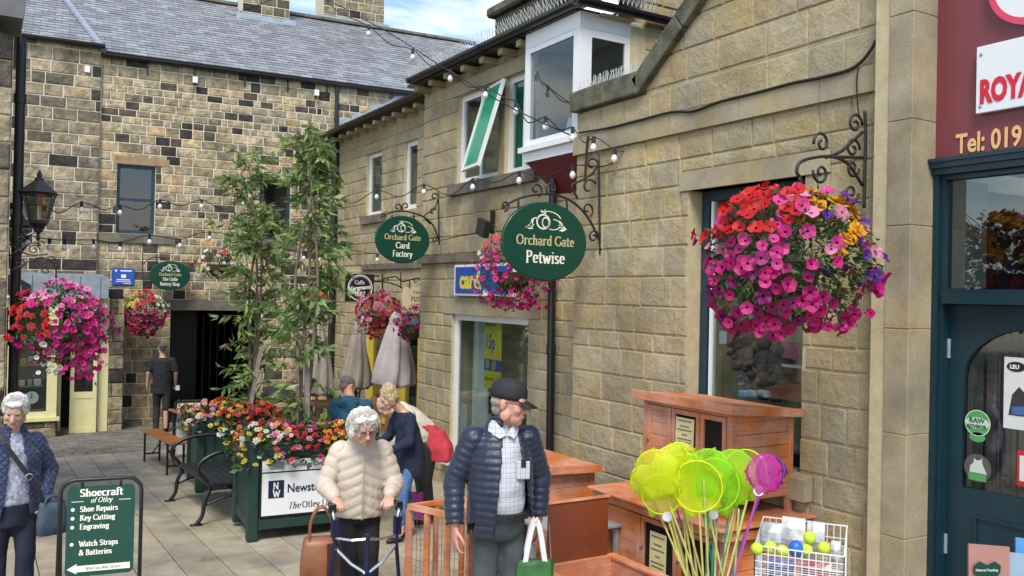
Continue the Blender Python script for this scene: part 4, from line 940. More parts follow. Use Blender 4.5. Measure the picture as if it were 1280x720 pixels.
# ================================================================ right-hand pet shop
RPp = Plane((5.10, 0), (0, 1)); shop = thing('pet_shop', 'pet shop front with maroon fascia, dark teal door and pale stone pier', 'shop', (5.3, 2.8, gz(2.8)))
zj = [-.6] + [onX(1122, y_, 4.88).z for y_ in (673, 543, 411, 282, 151, 19, -110)]
for i in range(len(zj) - 1):
    mb = MB(); mb.bbox((4.88, 3.385, zj[i] + .002), (5.40, 3.555, zj[i + 1] - .002), .004); mb.build('pier_stone', M_DRESS, shop)
mb = MB(); mb.box((4.889, 3.39, -.6), (5.3, 3.66, zj[-1] + .5)); mb.build('pier_core', M_MORT, shop)
T = lambda *r_: RPp.box(mb, *r_)
mb = MB(); RPp.box(mb, 1.2, 3.384, 2.96, 5.2, -.12, -.02); mb.build('fascia', M_MAROONF, shop)
mb = MB()
for (z0, z1, o1) in ((2.86, 2.90, .02), (2.90, 2.935, .045), (2.935, 2.958, .06)): RPp.box(mb, 1.2, 3.384, z0, z1, -.12, o1)
mb.build('cornice', M_TEAL, shop)
mb = MB(); RPp.box(mb, 3.345, 3.384, -.6, 2.858, -.12, -.002); RPp.box(mb, 3.322, 3.344, -.6, 2.858, -.12, -.025); RPp.box(mb, 1.2, 3.322, 2.06, 2.13, -.12, -.006); RPp.box(mb, 1.2, 3.322, 2.13, 2.15, -.12, -.03); RPp.box(mb, 1.2, 3.322, 2.83, 2.858, -.12, -.03)
mb.build('door_frame', M_TEAL, shop)
mb = MB(); RPp.box(mb, 1.2, 3.325, 2.15, 2.84, -.075, -.07); mb.build('transom_pane', GLASSR, shop)
mb = MB(); RPp.box(mb, 3.24, 3.315, 2.16, 2.825, -.35, -.10); mb.build('transom_blind', mat('pale_blind', (.42, .45, .43), .8), shop)
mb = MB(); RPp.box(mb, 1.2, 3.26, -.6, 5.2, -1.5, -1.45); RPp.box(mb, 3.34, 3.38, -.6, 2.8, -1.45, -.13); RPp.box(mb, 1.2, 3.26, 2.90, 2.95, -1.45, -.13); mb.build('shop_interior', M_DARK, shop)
# door leaf, set back behind the frame, with arched light
DO = -.10; dm = MB(); y_h = 3.32; y_l = 2.2; gl0, gl1 = 2.38, 3.225; gz0, gzs, gzt = .93, 1.60, 1.92
RPp.box(dm, gl1, y_h, -.6, 2.05, DO - .05, DO); RPp.box(dm, y_l, gl0, -.6, 2.05, DO - .05, DO); RPp.box(dm, gl0, gl1, -.6, gz0, DO - .05, DO); RPp.box(dm, gl0, gl1, gzt + .004, 2.05, DO - .05, DO)
yc, ry, n = (gl0 + gl1) / 2, (gl1 - gl0) / 2, 14
arc = [(yc + ry * math.cos(PI * i / n), gzs + (gzt - gzs) * math.sin(PI * i / n)) for i in range(n + 1)]
for i in range(n):
    a_, b_ = arc[i], arc[i + 1]; RPp.poly(dm, [a_, b_, (b_[0], gzt + .004), (a_[0], gzt + .004)], DO - .05, DO)
leaf = dm.build('door', M_TEAL, shop)
mb = MB()
for (p, q, r_, s_) in ((2.45, 3.14, .1, .78),): 
    for rr_ in ((p, q, r_, r_ + .02), (p, q, s_ - .02, s_), (p, p + .02, r_ + .02, s_ - .02), (q - .02, q, r_ + .02, s_ - .02)): RPp.box(mb, *rr_, DO + .001, DO + .012)
mb.build('door_moulding', M_TEAL, leaf)
mb = MB(); RPp.box(mb, gl0, gl1, gz0, gzt, DO - .03, DO - .026); mb.build('pane', GLASS, leaf)
rp = random.Random(9); a_ = 2.4
for i in range(11):
    mb = MB(); wv = .085; RPp.box(mb, a_ + .004, a_ + wv - .003, .8, 2.05, DO - .14, DO - .12); o = mb.build('plank', mat('weathered_plank%d' % (i % 3), tuple(c_ * rp.uniform(.8, 1.1) for c_ in (.26, .245, .22)), .85, var=.3, nscale=7, bump=.002), leaf); a_ += wv
mb = MB()
for y_ in (2.58, 2.70, 2.80, 2.92, 3.02, 3.12): mb.cyl(RPp.P(y_, .93, DO - .06), RPp.P(y_, 1.9, DO - .06), .007, n=6)
for (y_, z_, a0, a1) in ((2.97, 1.80, 0, 400), (2.86, 1.80, 180, -220), (2.98, 1.0, 0, 400), (2.86, 1.0, 180, -220), (2.72, 1.84, 0, 400), (2.72, 1.0, 0, 400)):
    mb.tube(spiral(RPp.P(y_, z_, DO - .06), Vector((0, 1, 0)), UZ, .05, .012, a0, a1), .006, 5)
mb.build('iron_grille', M_BLACK, leaf)
for z_ in (1.72, .5): mb = MB(); mb.cyl(RPp.P(3.318, z_, DO + .01), RPp.P(3.318, z_ + .12, DO + .01), .012); mb.build('hinge', M_LEAD, leaf)
def disc(mb, P_, r, rz=None, uy=(0, -1, 0), n=24, k0=0.0, c=None):
    P_ = Vector(P_); uy = Vector(uy); rz = rz or r
    if k0 == 0: mb.add([P_ + uy * r * math.cos(2 * PI * i / n) + UZ * rz * math.sin(2 * PI * i / n) for i in range(n)], [tuple(range(n))], c)
    else:
        for i in range(n):
            mb.add([P_ + uy * r * k * math.cos(t_) + UZ * rz * k * math.sin(t_) for t_, k in ((2 * PI * i / n, 1), (2 * PI * (i + 1) / n, 1), (2 * PI * (i + 1) / n, k0), (2 * PI * i / n, k0))], [(0, 1, 2, 3)], c)
LF = (0, -1, 0)
M_STG = mat('green_sticker', (.08, .33, .10), .4, var=.05); M_STW = mat('pale_sticker', (.55, .62, .55), .4, var=.05)
c = onX(1222, 529, 5.19); t = thing('door_sticker', 'round green RAW ADVISOR sticker on the shop door glass', 'sticker', c); t2 = t
mb = MB(); disc(mb, c, .082); disc(mb, c - UZ * .085, .05, .03); mb.build('sticker', M_STG, t)
mb = MB(); disc(mb, c + Vector((-.0015, 0, 0)), .075, .036); disc(mb, c + Vector((-.001, 0, 0)), .080, k0=.93); mb.build('band', M_STW, t)
sans('RAW', .042, c + Vector((-.003, .052, .003)), LF, UZ, mat('dark_green_ink', (.01, .12, .04), .5, var=0), t, bold=.0012); sans('ADVISOR', .030, c + Vector((-.003, .068, -.030)), LF, UZ, MATS['dark_green_ink'], t, bold=.001)
c = onX(1222, 585, 5.19); t = thing('door_sticker', 'round sticker with a white dog above a green strip, low on the shop door glass', 'sticker', c)
mb = MB(); disc(mb, c, .085); mb.build('sticker', mat('grey_brown_sticker', (.10, .085, .075), .4, var=.2, nscale=20), t)
mb = MB()
mb.add([c + Vector((-.002, -a, b)) for a, b in ((-.05, -.03), (-.045, .01), (-.025, .03), (-.02, .06), (-.008, .045), (.015, .05), (.03, .065), (.03, .03), (.045, .0), (.06, -.03))], [tuple(range(10))]); mb.build('white_dog', M_STW, t)
mb = MB(); q = c + Vector((-.003, 0, -.055)); mb.add([q + Vector((0, .055, -.022)), q + Vector((0, -.055, -.022)), q + Vector((0, -.055, .022)), q + Vector((0, .055, .022))], [(0, 1, 2, 3)]); mb.build('green_strip', M_STG, t)
def poster(label, px0, px1, py0, py1, X, m, cat='poster', name='poster'):
    A, B = onX(px0, py1, X), onX(px1, py0, X); zt = onX((px0 + px1) / 2, py0, X).z; zb = onX((px0 + px1) / 2, py1, X).z
    t = thing(name, label, cat, (X, A.y, zb)); mb = MB(); mb.box((X, B.y, zb), (X + .002, A.y, zt)); mb.build('sheet', m, t); return t, A.y, B.y, zb, zt
M_PAP = mat('white_paper', (.66, .66, .64), .6, var=.05)
t, ya, yb, zb, zt = poster('white poster with a dark oval logo and blue trousers on the shop door', 1254, 1290, 447, 537, 5.192, M_PAP)
mb = MB(); disc(mb, (5.1905, ya - .07, zt - .055), .055, .03); mb.build('logo', M_BLK, t); sans('LEU', .032, (5.1885, ya - .035, zt - .066), LF, UZ, M_WHT, t, bold=.001)
mb = MB(); mb.add([Vector((5.190, ya - a, zb + b)) for a, b in ((.03, .08), (.05, .20), (.09, .25), (.14, .2), (.17, .08))], [tuple(range(5))]); mb.build('figure', mat('dark_print', (.03, .03, .035), .5), t)
mb = MB(); mb.add([Vector((5.189, ya - a, zb + b)) for a, b in ((.05, .085), (.05, .13), (.13, .14), (.16, .09))], [tuple(range(4))]); mb.build('trousers', mat('blue_print', (.05, .12, .3), .5), t)
t, ya, yb, zb, zt = poster('red and white notice at the lower right of the door glass', 1271, 1295, 564, 609, 5.192, mat('red_paper', (.5, .02, .02), .5)); mb = MB(); mb.box((5.292, yb, zb + .03), (5.1905, ya - .015, zt - .03)); mb.build('panel', M_PAP, t)
# fascia boards and lettering
t = thing('fascia_board', 'white pet food board with red letters ROYA on the maroon fascia', 'sign', (5.12, 3.0, 3.4)); mb = MB(); mb.bbox((5.075, 2.1, 3.20), (5.115, 3.10, 3.60), .003); mb.build('sign_board', mat('gloss_white_board', (.75, .77, .8), .2, var=.02), t)
mb = MB()
for z_ in (3.24, 3.55): mb.ell((5.073, 3.07, z_), (.004, .011, .011), 8, 5)
mb.build('screw', M_LEAD, t)
M_RED = mat('red_lettering', (.62, .008, .03), .4, var=0)
sans('ROYAL', .185, (5.072, 3.075, 3.262), LF, UZ, M_RED, t, bold=.010, xs=.62, spacing=1.02)
t = thing('round_logo', 'white round board with a pink and red ring at the top right corner', 'sign', (5.12, 2.82, 3.95)); mb = MB(); mb.cyl((5.115, 2.78, 3.93), (5.08, 2.78, 3.93), .26, n=40); mb.build('disc', M_WHITE, t)
mb = MB(); disc(mb, (5.077, 2.78, 3.93), .26, k0=.86, n=40); mb.build('ring', mat('pink_ring', (.7, .05, .12), .4, var=0), t); mb = MB(); disc(mb, (5.076, 2.78, 3.95), .11, .09); mb.build('crown', M_RED, t)
sans('Tel: 019', .165, (5.112, 3.245, 2.985), LF, UZ, mat('peach_lettering', (.80, .48, .20), .5, var=0), shop, bold=.004, xs=.74)
t = thing('brochure_rack', 'booklet rack with pink and green booklet at the lower right corner', 'rack', at(1240, 740, 4.6))
for (p0, p1, q0, q1, dd, m_) in ((1211, 1262, 680, 760, 4.6, mat('pink_booklet', (.40, .20, .17), .5, var=.05)), (1250, 1300, 690, 770, 4.72, mat('pale_blue_booklet', (.3, .42, .55), .5, var=.1)), (1270, 1300, 672, 720, 4.78, mat('blue_booklet', (.1, .3, .6), .5))):
    A, B, C_, D_ = at(p0, q0, dd), at(p1, q0 + 4, dd), at(p1, q1, dd), at(p0, q1, dd); mb = MB(); nn = (B - A).cross(D_ - A).normalized(); mb.prism([A, B, C_, D_], nn * -.012 if nn.dot(A - CPOS) < 0 else nn * .012); mb.build('booklet', m_, t)
A = at(1234, 716, 4.585); r_ = CR3 @ Vector((1, 0, 0)); u_ = CR3 @ Vector((0, 1, 0))
mb = MB(); mb.add([A + r_ * .002 * x + u_ * .002 * y for x, y in ((0, -38), (-34, 0), (-36, 18), (-20, 30), (0, 20), (20, 30), (36, 18), (34, 0))], [tuple(range(8))]); mb.build('heart', M_GREEN, t)
sans('Natural Feeding', .018, A + r_ * -.06 + u_ * .008 + (CPOS - A).normalized() * .003, r_, u_, M_WHT, t)

# ================================================================ cream corner shop at the back left
crn = thing('shopfront', 'cream painted clock shop with bay window and half glazed door at the back left', 'shopfront', (1.2, 19.0, gz(19)))
S6 = Plane((0, 18.6), (1, 0)); bx0, bx1, bz0, bz1 = -.9, 1.22, -.42, 1.80
mb = MB(); S6.box(mb, bx1 - .17, bx1, bz0, bz1, -.1, 0); S6.box(mb, bx0, bx0 + .1, bz0, bz1, -.1, 0); S6.box(mb, bx0, bx1 - .17, bz1 - .16, bz1, -.1, -.004); S6.box(mb, bx0, bx1 - .17, bz0, bz0 + .1, -.1, -.004)
for a_ in (.40, .47): S6.box(mb, a_, a_ + .05, bz0 + .1, bz1 - .16, -.1, -.006) if a_ == .40 else None
mb.box((bx1 - .08, 18.705, bz0), (bx1 - .003, 18.80, bz1)); mb.box((bx1 - .08, 19.9, bz0), (bx1 - .003, 20.0, bz1)); mb.box((bx1 - .08, 18.8, bz1 - .14), (bx1 - .003, 19.9, bz1)); mb.box((bx1 - .08, 18.8, bz0), (bx1 - .003, 19.9, bz0 + .10))
bay = mb.build('bay_window', M_CREAM, crn)
for r_ in ((bx0 + .1, .40), (.45, bx1 - .17)):
    g = MB(); S6.box(g, r_[0], r_[1], bz0 + .1, bz1 - .16, -.06, -.055); g.build('pane', GLASS, bay)
mb = MB(); S6.box(mb, bx0 - .1, bx1 + .05, bz0 - .07, bz0 - .002, -.1, .06); mb.build('bay_sill', M_CREAM, crn)
stone_wall(S6, bx0, bx1, [-1.0, -.80, -.62, -.49], [], crn, .25, .45, .012, .018, col_oldl, M_OLD, rnd=random.Random(4), maxparts=30)
mb = MB(); mb.box((bx0, 18.62, -1.1), (bx1 - .005, 19.9, -.5)); mb.build('plinth', M_MORT, crn)
mb = MB(); mb.box((bx0, 19.7, -.5), (bx1 - .1, 19.75, 1.8)); mb.box((bx0, 18.72, 1.72), (bx1 - .1, 19.7, 1.76)); mb.build('room', M_INT, crn)
rk = random.Random(5)
for zi, z_ in enumerate((-.30, .15, .55, .95)):
    mb = MB(); mb.box((bx0 + .1, 18.78, z_ - .02), (bx1 - .2, 19.1, z_)); mb.build('shelf', mat('shelf_wood', (.3, .2, .1), .6), crn)
    x = bx0 + .15
    while x < bx1 - .35:
        wv = rk.uniform(.06, .16); hh = rk.uniform(.08, .22)
        if not (zi == 0 and x > .3): mb = MB(); mb.bbox((x, 18.82, z_), (x + wv, 18.95, z_ + hh), .01); o = mb.build('goods', mat('goods%d' % rk.randint(0, 5), rk.choice([(.5, .5, .5), (.1, .2, .4), (.5, .3, .1), (.15, .15, .15), (.6, .55, .4), (.2, .35, .3)]), .5), crn)
        x += wv + rk.uniform(.02, .08)
ck = onY(39.5, 497, 18.80); t = thing('wall_clock', 'round white clock standing in the cream shop window', 'clock', ck); mb = MB(); mb.cyl((ck.x, 18.86, ck.z), (ck.x, 18.80, ck.z), .135, n=28); mb.build('clock_case', M_BLK, t); mb = MB(); mb.cyl((ck.x, 18.80, ck.z), (ck.x, 18.797, ck.z), .118, n=28); mb.build('clock_face', M_WHT, t)
mb = MB(); mb.box((ck.x - .006, 18.79, ck.z), (ck.x + .006, 18.794, ck.z + .09)); mb.box((ck.x - .06, 18.79, ck.z - .006), (ck.x, 18.794, ck.z + .006)); mb.build('clock_hands', M_BLK, t)
# lead clad canopy over the bay
mb = MB(); mb.prism([(.40, 18.5, 1.82), (2.06, 18.5, 1.82), (2.06, 18.5, 2.20), (1.95, 18.5, 2.28), (.40, 18.5, 2.28)], (0, 1.4, 0))
for x in (.75, 1.15, 1.55, 1.9): mb.tube([(x, 18.49, 1.83), (x, 18.49, 2.24)], .018, 6)
mb.build('lead_canopy', M_LEAD, crn)
mb = MB(); mb.prism([(-.6, 18.44, 1.86), (.74, 18.44, 1.86), (.74, 18.44, 2.05), (.5, 18.44, 2.20), (.2, 18.44, 2.27), (-.6, 18.44, 2.27)], (0, .05, 0)); tb = mb.build('sign_board', M_BLK, crn)
roman('MEN', .10, (.50, 18.435, 1.93), UX, UZ, M_IVORY, crn)
# door: frame and open half glazed leaf
mb = MB(); mb.box((1.96, 19.15, -.95), (2.16, 19.3, 1.82)); mb.box((1.35, 19.15, 1.60), (1.958, 19.3, 1.82)); mb.box((1.30, 19.6, -.95), (1.36, 19.7, 1.7)); mb.build('door_frame', M_CREAM, crn)
dp = Plane((1.48, 19.1), (.92, -.1))
mb = MB(); dp.box(mb, 0, .47, -.82, -.72, -.02, .02); dp.box(mb, 0, .07, -.72, 1.55, -.02, .02); dp.box(mb, .40, .47, -.72, 1.55, -.02, .02); dp.box(mb, .07, .40, -.15, -.02, -.018, .018); dp.box(mb, .07, .40, 1.42, 1.55, -.018, .018); dp.box(mb, .07, .40, -.72, -.15, -.008, .008)
dr = mb.build('door', M_CREAM, crn); g = MB(); dp.box(g, .07, .40, -.02, 1.42, -.004, .004); g.build('pane', GLASSR, dr); g = MB(); g.ell(dp.P(.44, .15, .04), (.02, .02, .02), 8, 6); g.build('handle', mat('brass', (.5, .33, .1), .3, metal=1), dr)
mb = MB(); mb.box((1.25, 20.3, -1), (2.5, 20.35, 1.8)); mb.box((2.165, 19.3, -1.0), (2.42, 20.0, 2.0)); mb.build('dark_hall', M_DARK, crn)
mb = MB(); 
SP = Plane((2.165, 19.14), (1, 0)); stone_wall(SP, 0, .27, [-1.0, -.7, -.42, -.15, .12, .4, .68, .95, 1.22, 1.5, 1.8], [], crn, .25, .3, .012, .018, col_oldl, M_OLD, rnd=random.Random(4), maxparts=30)

# ================================================================ lanterns on the left pipe
def lantern(c, s, label, br):
    t = thing('wall_lantern', label, 'lantern', c, 'wall lanterns on the left pipe'); c = Vector(c)
    def ring(r, z, n=6): return [c + Vector((r * s * math.cos(2 * PI * i / n + .3), r * s * math.sin(2 * PI * i / n + .3), z * s)) for i in range(n)]
    mb = MB(); mb.loft([ring(.205, .0), ring(.235, .015), ring(.06, .16), ring(.055, .19), ring(.03, .2), ring(.03, .24), ring(.008, .29)]); mb.build('lantern_roof', M_BLACK, t)
    mb = MB()
    a, b = ring(.185, -.005), ring(.105, -.34)
    for i in range(6): mb.bar(a[i], b[i], .014 * s, .014 * s)
    for rr_ in (a, b):
        for i in range(6): mb.bar(rr_[i], rr_[(i + 1) % 6], .016 * s, .016 * s)
    mb.loft([ring(.11, -.34), ring(.06, -.40), ring(.055, -.44), ring(.02, -.46), ring(.02, -.50), ring(.03, -.52), ring(.004, -.56)]); mb.build('lantern_frame', M_BLACK, t)
    g = MB(); g.loft([ring(.178, -.008), ring(.100, -.335)], caps=False); g.build('pane', glass('lantern_glass', (.45, .5, .45), .12, 1.0), t)
    g = MB(); g.cyl(c + Vector((0, 0, -.30 * s)), c + Vector((0, 0, -.14 * s)), .03 * s, n=8); g.build('lamp', M_BULB, t)
    mb = MB(); mb.tube(smooth_pts([Vector(p) for p in br], 5), .012, 6); mb.build('bracket', M_BLACK, t)
c = onY(49, 243, 10.2); q = onY(17, 285, 10.3); lantern(c, .86, 'black six sided wall lantern on the left pipe, the nearer clearer one', [c - Vector((0, 0, .36)), c + Vector((-.12, 0, -.42)), Vector((q.x, 10.25, q.z)) + Vector((.02, 0, .12)), Vector((q.x, 10.25, q.z))])
c = onY(24, 283, 11.9); lantern(c, .75, 'small black wall lantern half hidden behind the left pipe', [c - Vector((0, 0, .3)), c + Vector((-.1, .0, -.34)), c + Vector((-.2, 0, -.2))])
br = thing('scroll_bracket', 'black scrolled iron bracket above the large left hanging basket', 'bracket', onY(20, 330, 10.1))
ironwork('scrollwork', 10.1, [[(10, 300), (14, 345)], [(12, 340), (30, 330), (50, 322), (70, 330)], [(12, 305), (35, 318), (60, 318)], [(12, 320), (28, 310), (38, 304), (50, 305)], [(70, 330), (70, 350)]], [(42, 312, 8, 0, 480), (63, 325, 6, 0, 400), (24, 330, 8, 90, -300), (25, 300, 6, 0, 300), (50, 305, 5, 0, 360), (58, 338, 7, 90, 420)], br, r=.008)
# bracket of the big basket at right
Yb = onX(1089, 200, 5.0).y
br = thing('scroll_bracket', 'ornate black scroll bracket on the right wall holding the biggest basket', 'bracket', onX(1080, 200, 4.97))
ironwork('scrollwork', Yb, [[(1081, 138), (1082, 170), (1081, 215), (1080, 260)], [(1078, 232), (1060, 205), (1040, 196), (1018, 197), (1000, 203), (996, 215), (1000, 222), (1001, 232)],
    [(1078, 165), (1062, 180), (1050, 190), (1032, 197)], [(1040, 196), (1078, 197)]],
    [(1069, 155, 9, 0, 500), (1027, 179, 10, 190, -260), (1026, 216, 10, 170, 620), (1064, 241, 9, 0, -480), (1066, 186, 9, 0, 460), (1066, 210, 8, 0, -460)], br, r=.011)
ironwork('hook', Yb, [[(999, 222), (1002, 240), (998, 252), (985, 262)]], [], br, r=.010)
# floodlight and iron bracket at pet shop basket
t = thing('wall_spotlight', 'black square spotlight on the wall above the magenta basket', 'light', onX(605, 285, 5.1))
c = onX(604, 285, 4.95); mb = MB(); mb.obox(c, (.05, .02, 0), (0, .09, .03), (0, -.03, .09)); mb.build('housing', M_BLACK, t)
mb = MB(); mb.bar(onX(616, 263, 5.19), onX(615, 292, 5.19), .06, .02); mb.bar(onX(615, 288, 5.2), c, .02, .02); mb.build('bracket', M_BLACK, t)

# ================================================================ festoon lights
def festoon(pts, bulbs, label, sag=0.0):
    """pts: (px,py,depth); bulbs: pixel x positions"""
    P_ = smooth_pts([at(*p) for p in pts], 6); t = thing('festoon_lights', label, 'string lights', P_[0], 'festoon strings across the street')
    mb = MB(); mb.tube(P_, .0065, 5); mb.build('cable', M_CABLE, t)
    xs = []
    for p in P_:
        d = CR3.inverted() @ (p - CPOS); xs.append(640 + F * d.x / -d.z)
    for bxp in bulbs:
        i = min(range(len(xs)), key=lambda j: abs(xs[j] - bxp)); c = P_[i]
        q = MB(); q.cyl(c + Vector((0, 0, .012)), c - Vector((0, 0, .05)), .017, .02, n=8); so = q.build('lamp_socket', M_BLACK, t)
        g = MB(); g.lathe([(.012, -.05), (.018, -.062), (.030, -.085), (.030, -.10), (.02, -.122), (.004, -.13)], c, 10); g.build('bulb', M_BULB, so, smooth=True)
festoon([(385, -25, 12.5), (420, 12, 11.6), (461, 33, 11), (488, 55, 10.6), (516, 62, 10.2), (538, 82, 10), (563, 88, 9.8), (585, 108, 9.5), (607, 108, 9.2), (630, 122, 9), (645, 128, 8.9), (660, 153, 8.8), (682, 147, 8.6), (700, 162, 8.4), (716, 160, 8.3), (730, 178, 8.2), (745, 172, 8.1), (768, 186, 8.05), (795, 192, 8.02)], [461, 516, 563, 607, 645, 682, 716, 743, 770, 788], 'black festoon cable with clear bulbs rising to the sky at the top')
festoon([(300, 15, 12), (380, -8, 11.9), (470, 32, 10.9), (560, 88, 9.8), (640, 135, 8.9), (720, 172, 8.3)], [], 'thin straight support wire of the topmost festoon string')
festoon([(14, 255, 9.1), (55, 258, 9.6), (75, 266, 9.9), (102, 253, 10.3), (130, 262, 10.8), (150, 257, 11.2), (175, 262, 11.6), (200, 250, 12), (226, 257, 12.3), (252, 250, 12.7), (280, 262, 13), (305, 247, 13.3), (360, 255, 13.8), (413, 243, 14), (440, 254, 13.2), (471, 238, 12.4), (500, 246, 11.8), (530, 231, 11.2), (562, 244, 10.5), (591, 224, 10), (620, 228, 9.6), (649, 215, 9.2), (680, 222, 8.8), (716, 207, 8.5), (755, 208, 8.25), (775, 196, 8.1), (795, 193, 8.02)], [15, 55, 102, 150, 200, 252, 305, 413, 471, 530, 591, 649, 716], 'long festoon string crossing the whole street at upper window height')
festoon([(14, 288, 9.3), (62, 299, 10), (117, 300, 10.8), (150, 303, 11.2), (187, 294, 11.8), (225, 299, 12.4), (262, 290, 13), (330, 300, 14)], [32, 62, 83, 117, 150, 187, 225, 262], 'lower festoon string sagging below the blue window')
festoon([(330, 300, 16), (360, 312, 16), (400, 318, 15.5), (430, 312, 15), (480, 318, 14), (530, 305, 12), (600, 290, 10.2)], [346, 378, 400, 415, 470, 492], 'festoon string along the wall behind the oval Card Factory sign')
mb = MB(); mb.tube([onX(735, 170, 4.94), onX(733, 190, 4.94), onX(731, 230, 4.94)], .012, 6); o = mb.build('festoon_bracket_pipe', M_IRON); tag(o, 'short vertical iron conduit on the corner of the gabled wall', 'conduit')
# ================================================================ people
def organic(mb, voxel, smooth_it=4, disp=None, name='body', thick=None, cutf=None):
    """one continuous skin over overlapping closed forms"""
    o = bpy.data.objects.new('tmp', mb.mesh('tmp', [])); COL.objects.link(o)
    m = o.modifiers.new('r', 'REMESH'); m.mode = 'VOXEL'; m.voxel_size = voxel; m.use_smooth_shade = True
    if smooth_it: s_ = o.modifiers.new('s', 'SMOOTH'); s_.iterations = smooth_it; s_.factor = .5
    dg = bpy.context.evaluated_depsgraph_get(); me = bpy.data.meshes.new_from_object(o.evaluated_get(dg)); bpy.data.objects.remove(o)
    me.name = name
    if cutf is not None:
        bm = bmesh.new(); bm.from_mesh(me); dl = [f for f in bm.faces if cutf(f.calc_center_median())]
        bmesh.ops.delete(bm, geom=dl, context='FACES'); bm.to_mesh(me); bm.free(); cutf = None
    n = len(me.vertices); co = np.empty(n * 3, 'f'); me.vertices.foreach_get('co', co); co = co.reshape(-1, 3)
    if disp is not None:
        no = np.empty(n * 3, 'f'); me.vertex_normals.foreach_get('vector', no); no = no.reshape(-1, 3)
        co = co + disp(co, no); me.vertices.foreach_set('co', co.astype('f').ravel())
    if cutf is not None:
        bm = bmesh.new(); bm.from_mesh(me); dl = [f for f in bm.faces if cutf(f.calc_center_median())]
        bmesh.ops.delete(bm, geom=dl, context='FACES'); bm.to_mesh(me); bm.free()
    me.polygons.foreach_set('use_smooth', [True] * len(me.polygons)); me.update(); return me
KX = [1.0]
def sx(L_): return [tuple(Vector((Vector(p).x * KX[0], Vector(p).y, Vector(p).z)) for p in s_) for s_ in L_]
def chain(mb, pts, rs, n=12, raw=False):
    if not raw: pts = [Vector((Vector(p).x * KX[0], Vector(p).y, Vector(p).z)) for p in pts]; rs = [r * (KX[0] + 1) / 2 for r in rs]
    for i in range(len(pts) - 1):
        mb.cyl(pts[i], pts[i + 1], rs[i], rs[i + 1], n=n)
    for p, r in zip(pts, rs): mb.ell(p, (r, r, r), n, 8)
def rings(mb, levels, n=20):
    """levels: (cx,cy,z,rx,ry)"""
    mb.loft([[Vector((cx * KX[0] + rx * KX[0] * math.cos(2 * PI * i / n), cy + ry * KX[0] ** .6 * math.sin(2 * PI * i / n), z)) for i in range(n)] for cx, cy, z, rx, ry in levels])
def hand(mb, wrist, d, palm, side, curl=30, spread=6, s=1.0, thumb_out=50):
    """d: forearm direction, palm: direction the palm faces, side: direction of the thumb edge"""
    d = Vector(d).normalized(); palm = (Vector(palm) - d * Vector(palm).dot(d)).normalized(); side = d.cross(palm).normalized() * (1 if d.cross(palm).dot(Vector(side)) > 0 else -1)
    w_ = Vector(wrist); w_.x *= KX[0]; K0 = KX[0]; KX[0] = 1.0
    M = Matrix((side, d, palm)).transposed()
    mb.ell(w_ + d * .045 * s, (.040 * s, .052 * s, .015 * s), 12, 8, M=M); mb.ell(w_ + d * .02 * s + palm * .004, (.030 * s, .04 * s, .019 * s), 12, 8, M=M)
    for k, (off, ln) in enumerate(((.029, .072), (.010, .082), (-.010, .076), (-.028, .060))):
        p = w_ + d * .082 * s + side * off * s; a = R(curl * (.8 + .1 * k)) ; dd = d; pts = [p]
        dd = (d + side * off * spread * .06).normalized()
        for j, f in enumerate((.45, .32, .23)):
            ang = a * (.6 + j * .5) if j else a * .5
            ax = dd * math.cos(ang) + palm * math.sin(ang); pts.append(pts[-1] + ax.normalized() * ln * f * s); dd = ax.normalized(); palm2 = (palm - dd * palm.dot(dd))
            palm = palm2.normalized() if palm2.length > .1 else palm
        chain(mb, pts, [.0092 * s, .0088 * s, .0080 * s, .0068 * s], 8)
        palm = (Vector(M.col[2])).normalized()
    p = w_ + d * .025 * s + side * .026 * s; t1 = p + (side * math.sin(R(thumb_out)) + d * math.cos(R(thumb_out)) + palm * .3).normalized() * .035 * s; t2 = t1 + (side * .35 + d * .85 + palm * .4).normalized() * .03 * s
    t3 = t2 + (d + palm * .4).normalized() * .022 * s; chain(mb, [p, t1, t2, t3], [.014 * s, .0115 * s, .0098 * s, .008 * s], 8); KX[0] = K0
def head(mb, c, M, s=1.0, jaw=1.0, nose=1.0):
    """c: centre of the skull between the ears; M: 3x3, -Y forward"""
    def E(p, r): mb.ell(Vector(c) + M @ (Vector(p) * s), tuple(q * s for q in r), 14, 10, M=M)
    E((0, .015, .035), (.076, .093, .088)); E((0, -.02, -.02), (.066, .072, .080)); E((0, -.035, -.070), (.050 * jaw, .052, .042)); E((0, -.065, -.092), (.024 * jaw, .022, .018))
    E((0, -.066, .030), (.056, .026, .032)); E((.036, -.058, -.022), (.026, .026, .024)); E((-.036, -.058, -.022), (.026, .026, .024))
    E((.029, -.080, .022), (.025, .010, .007)); E((-.029, -.080, .022), (.025, .010, .007))
    E((.060 * jaw, -.005, -.06), (.014, .03, .03)); E((-.060 * jaw, -.005, -.06), (.014, .03, .03))
    a, b = Vector(c) + M @ (Vector((0, -.090, .010)) * s), Vector(c) + M @ (Vector((0, -.112 * (.9 + .1 * nose), -.026)) * s); mb.cyl(a, b, .008 * s, .013 * s * nose, n=10); mb.ell(b, (.0145 * s * nose,) * 3, 10, 8)
    E((.010, -.098, -.030), (.009, .012, .008)); E((-.010, -.098, -.030), (.009, .012, .008))
    E((0, -.086, -.053), (.023, .012, .006)); E((0, -.084, -.064), (.019, .012, .006))
    for q in (-1, 1): E((q * .077, .012, -.004), (.010, .019, .031)); E((q * .084, .018, .006), (.006, .013, .018))
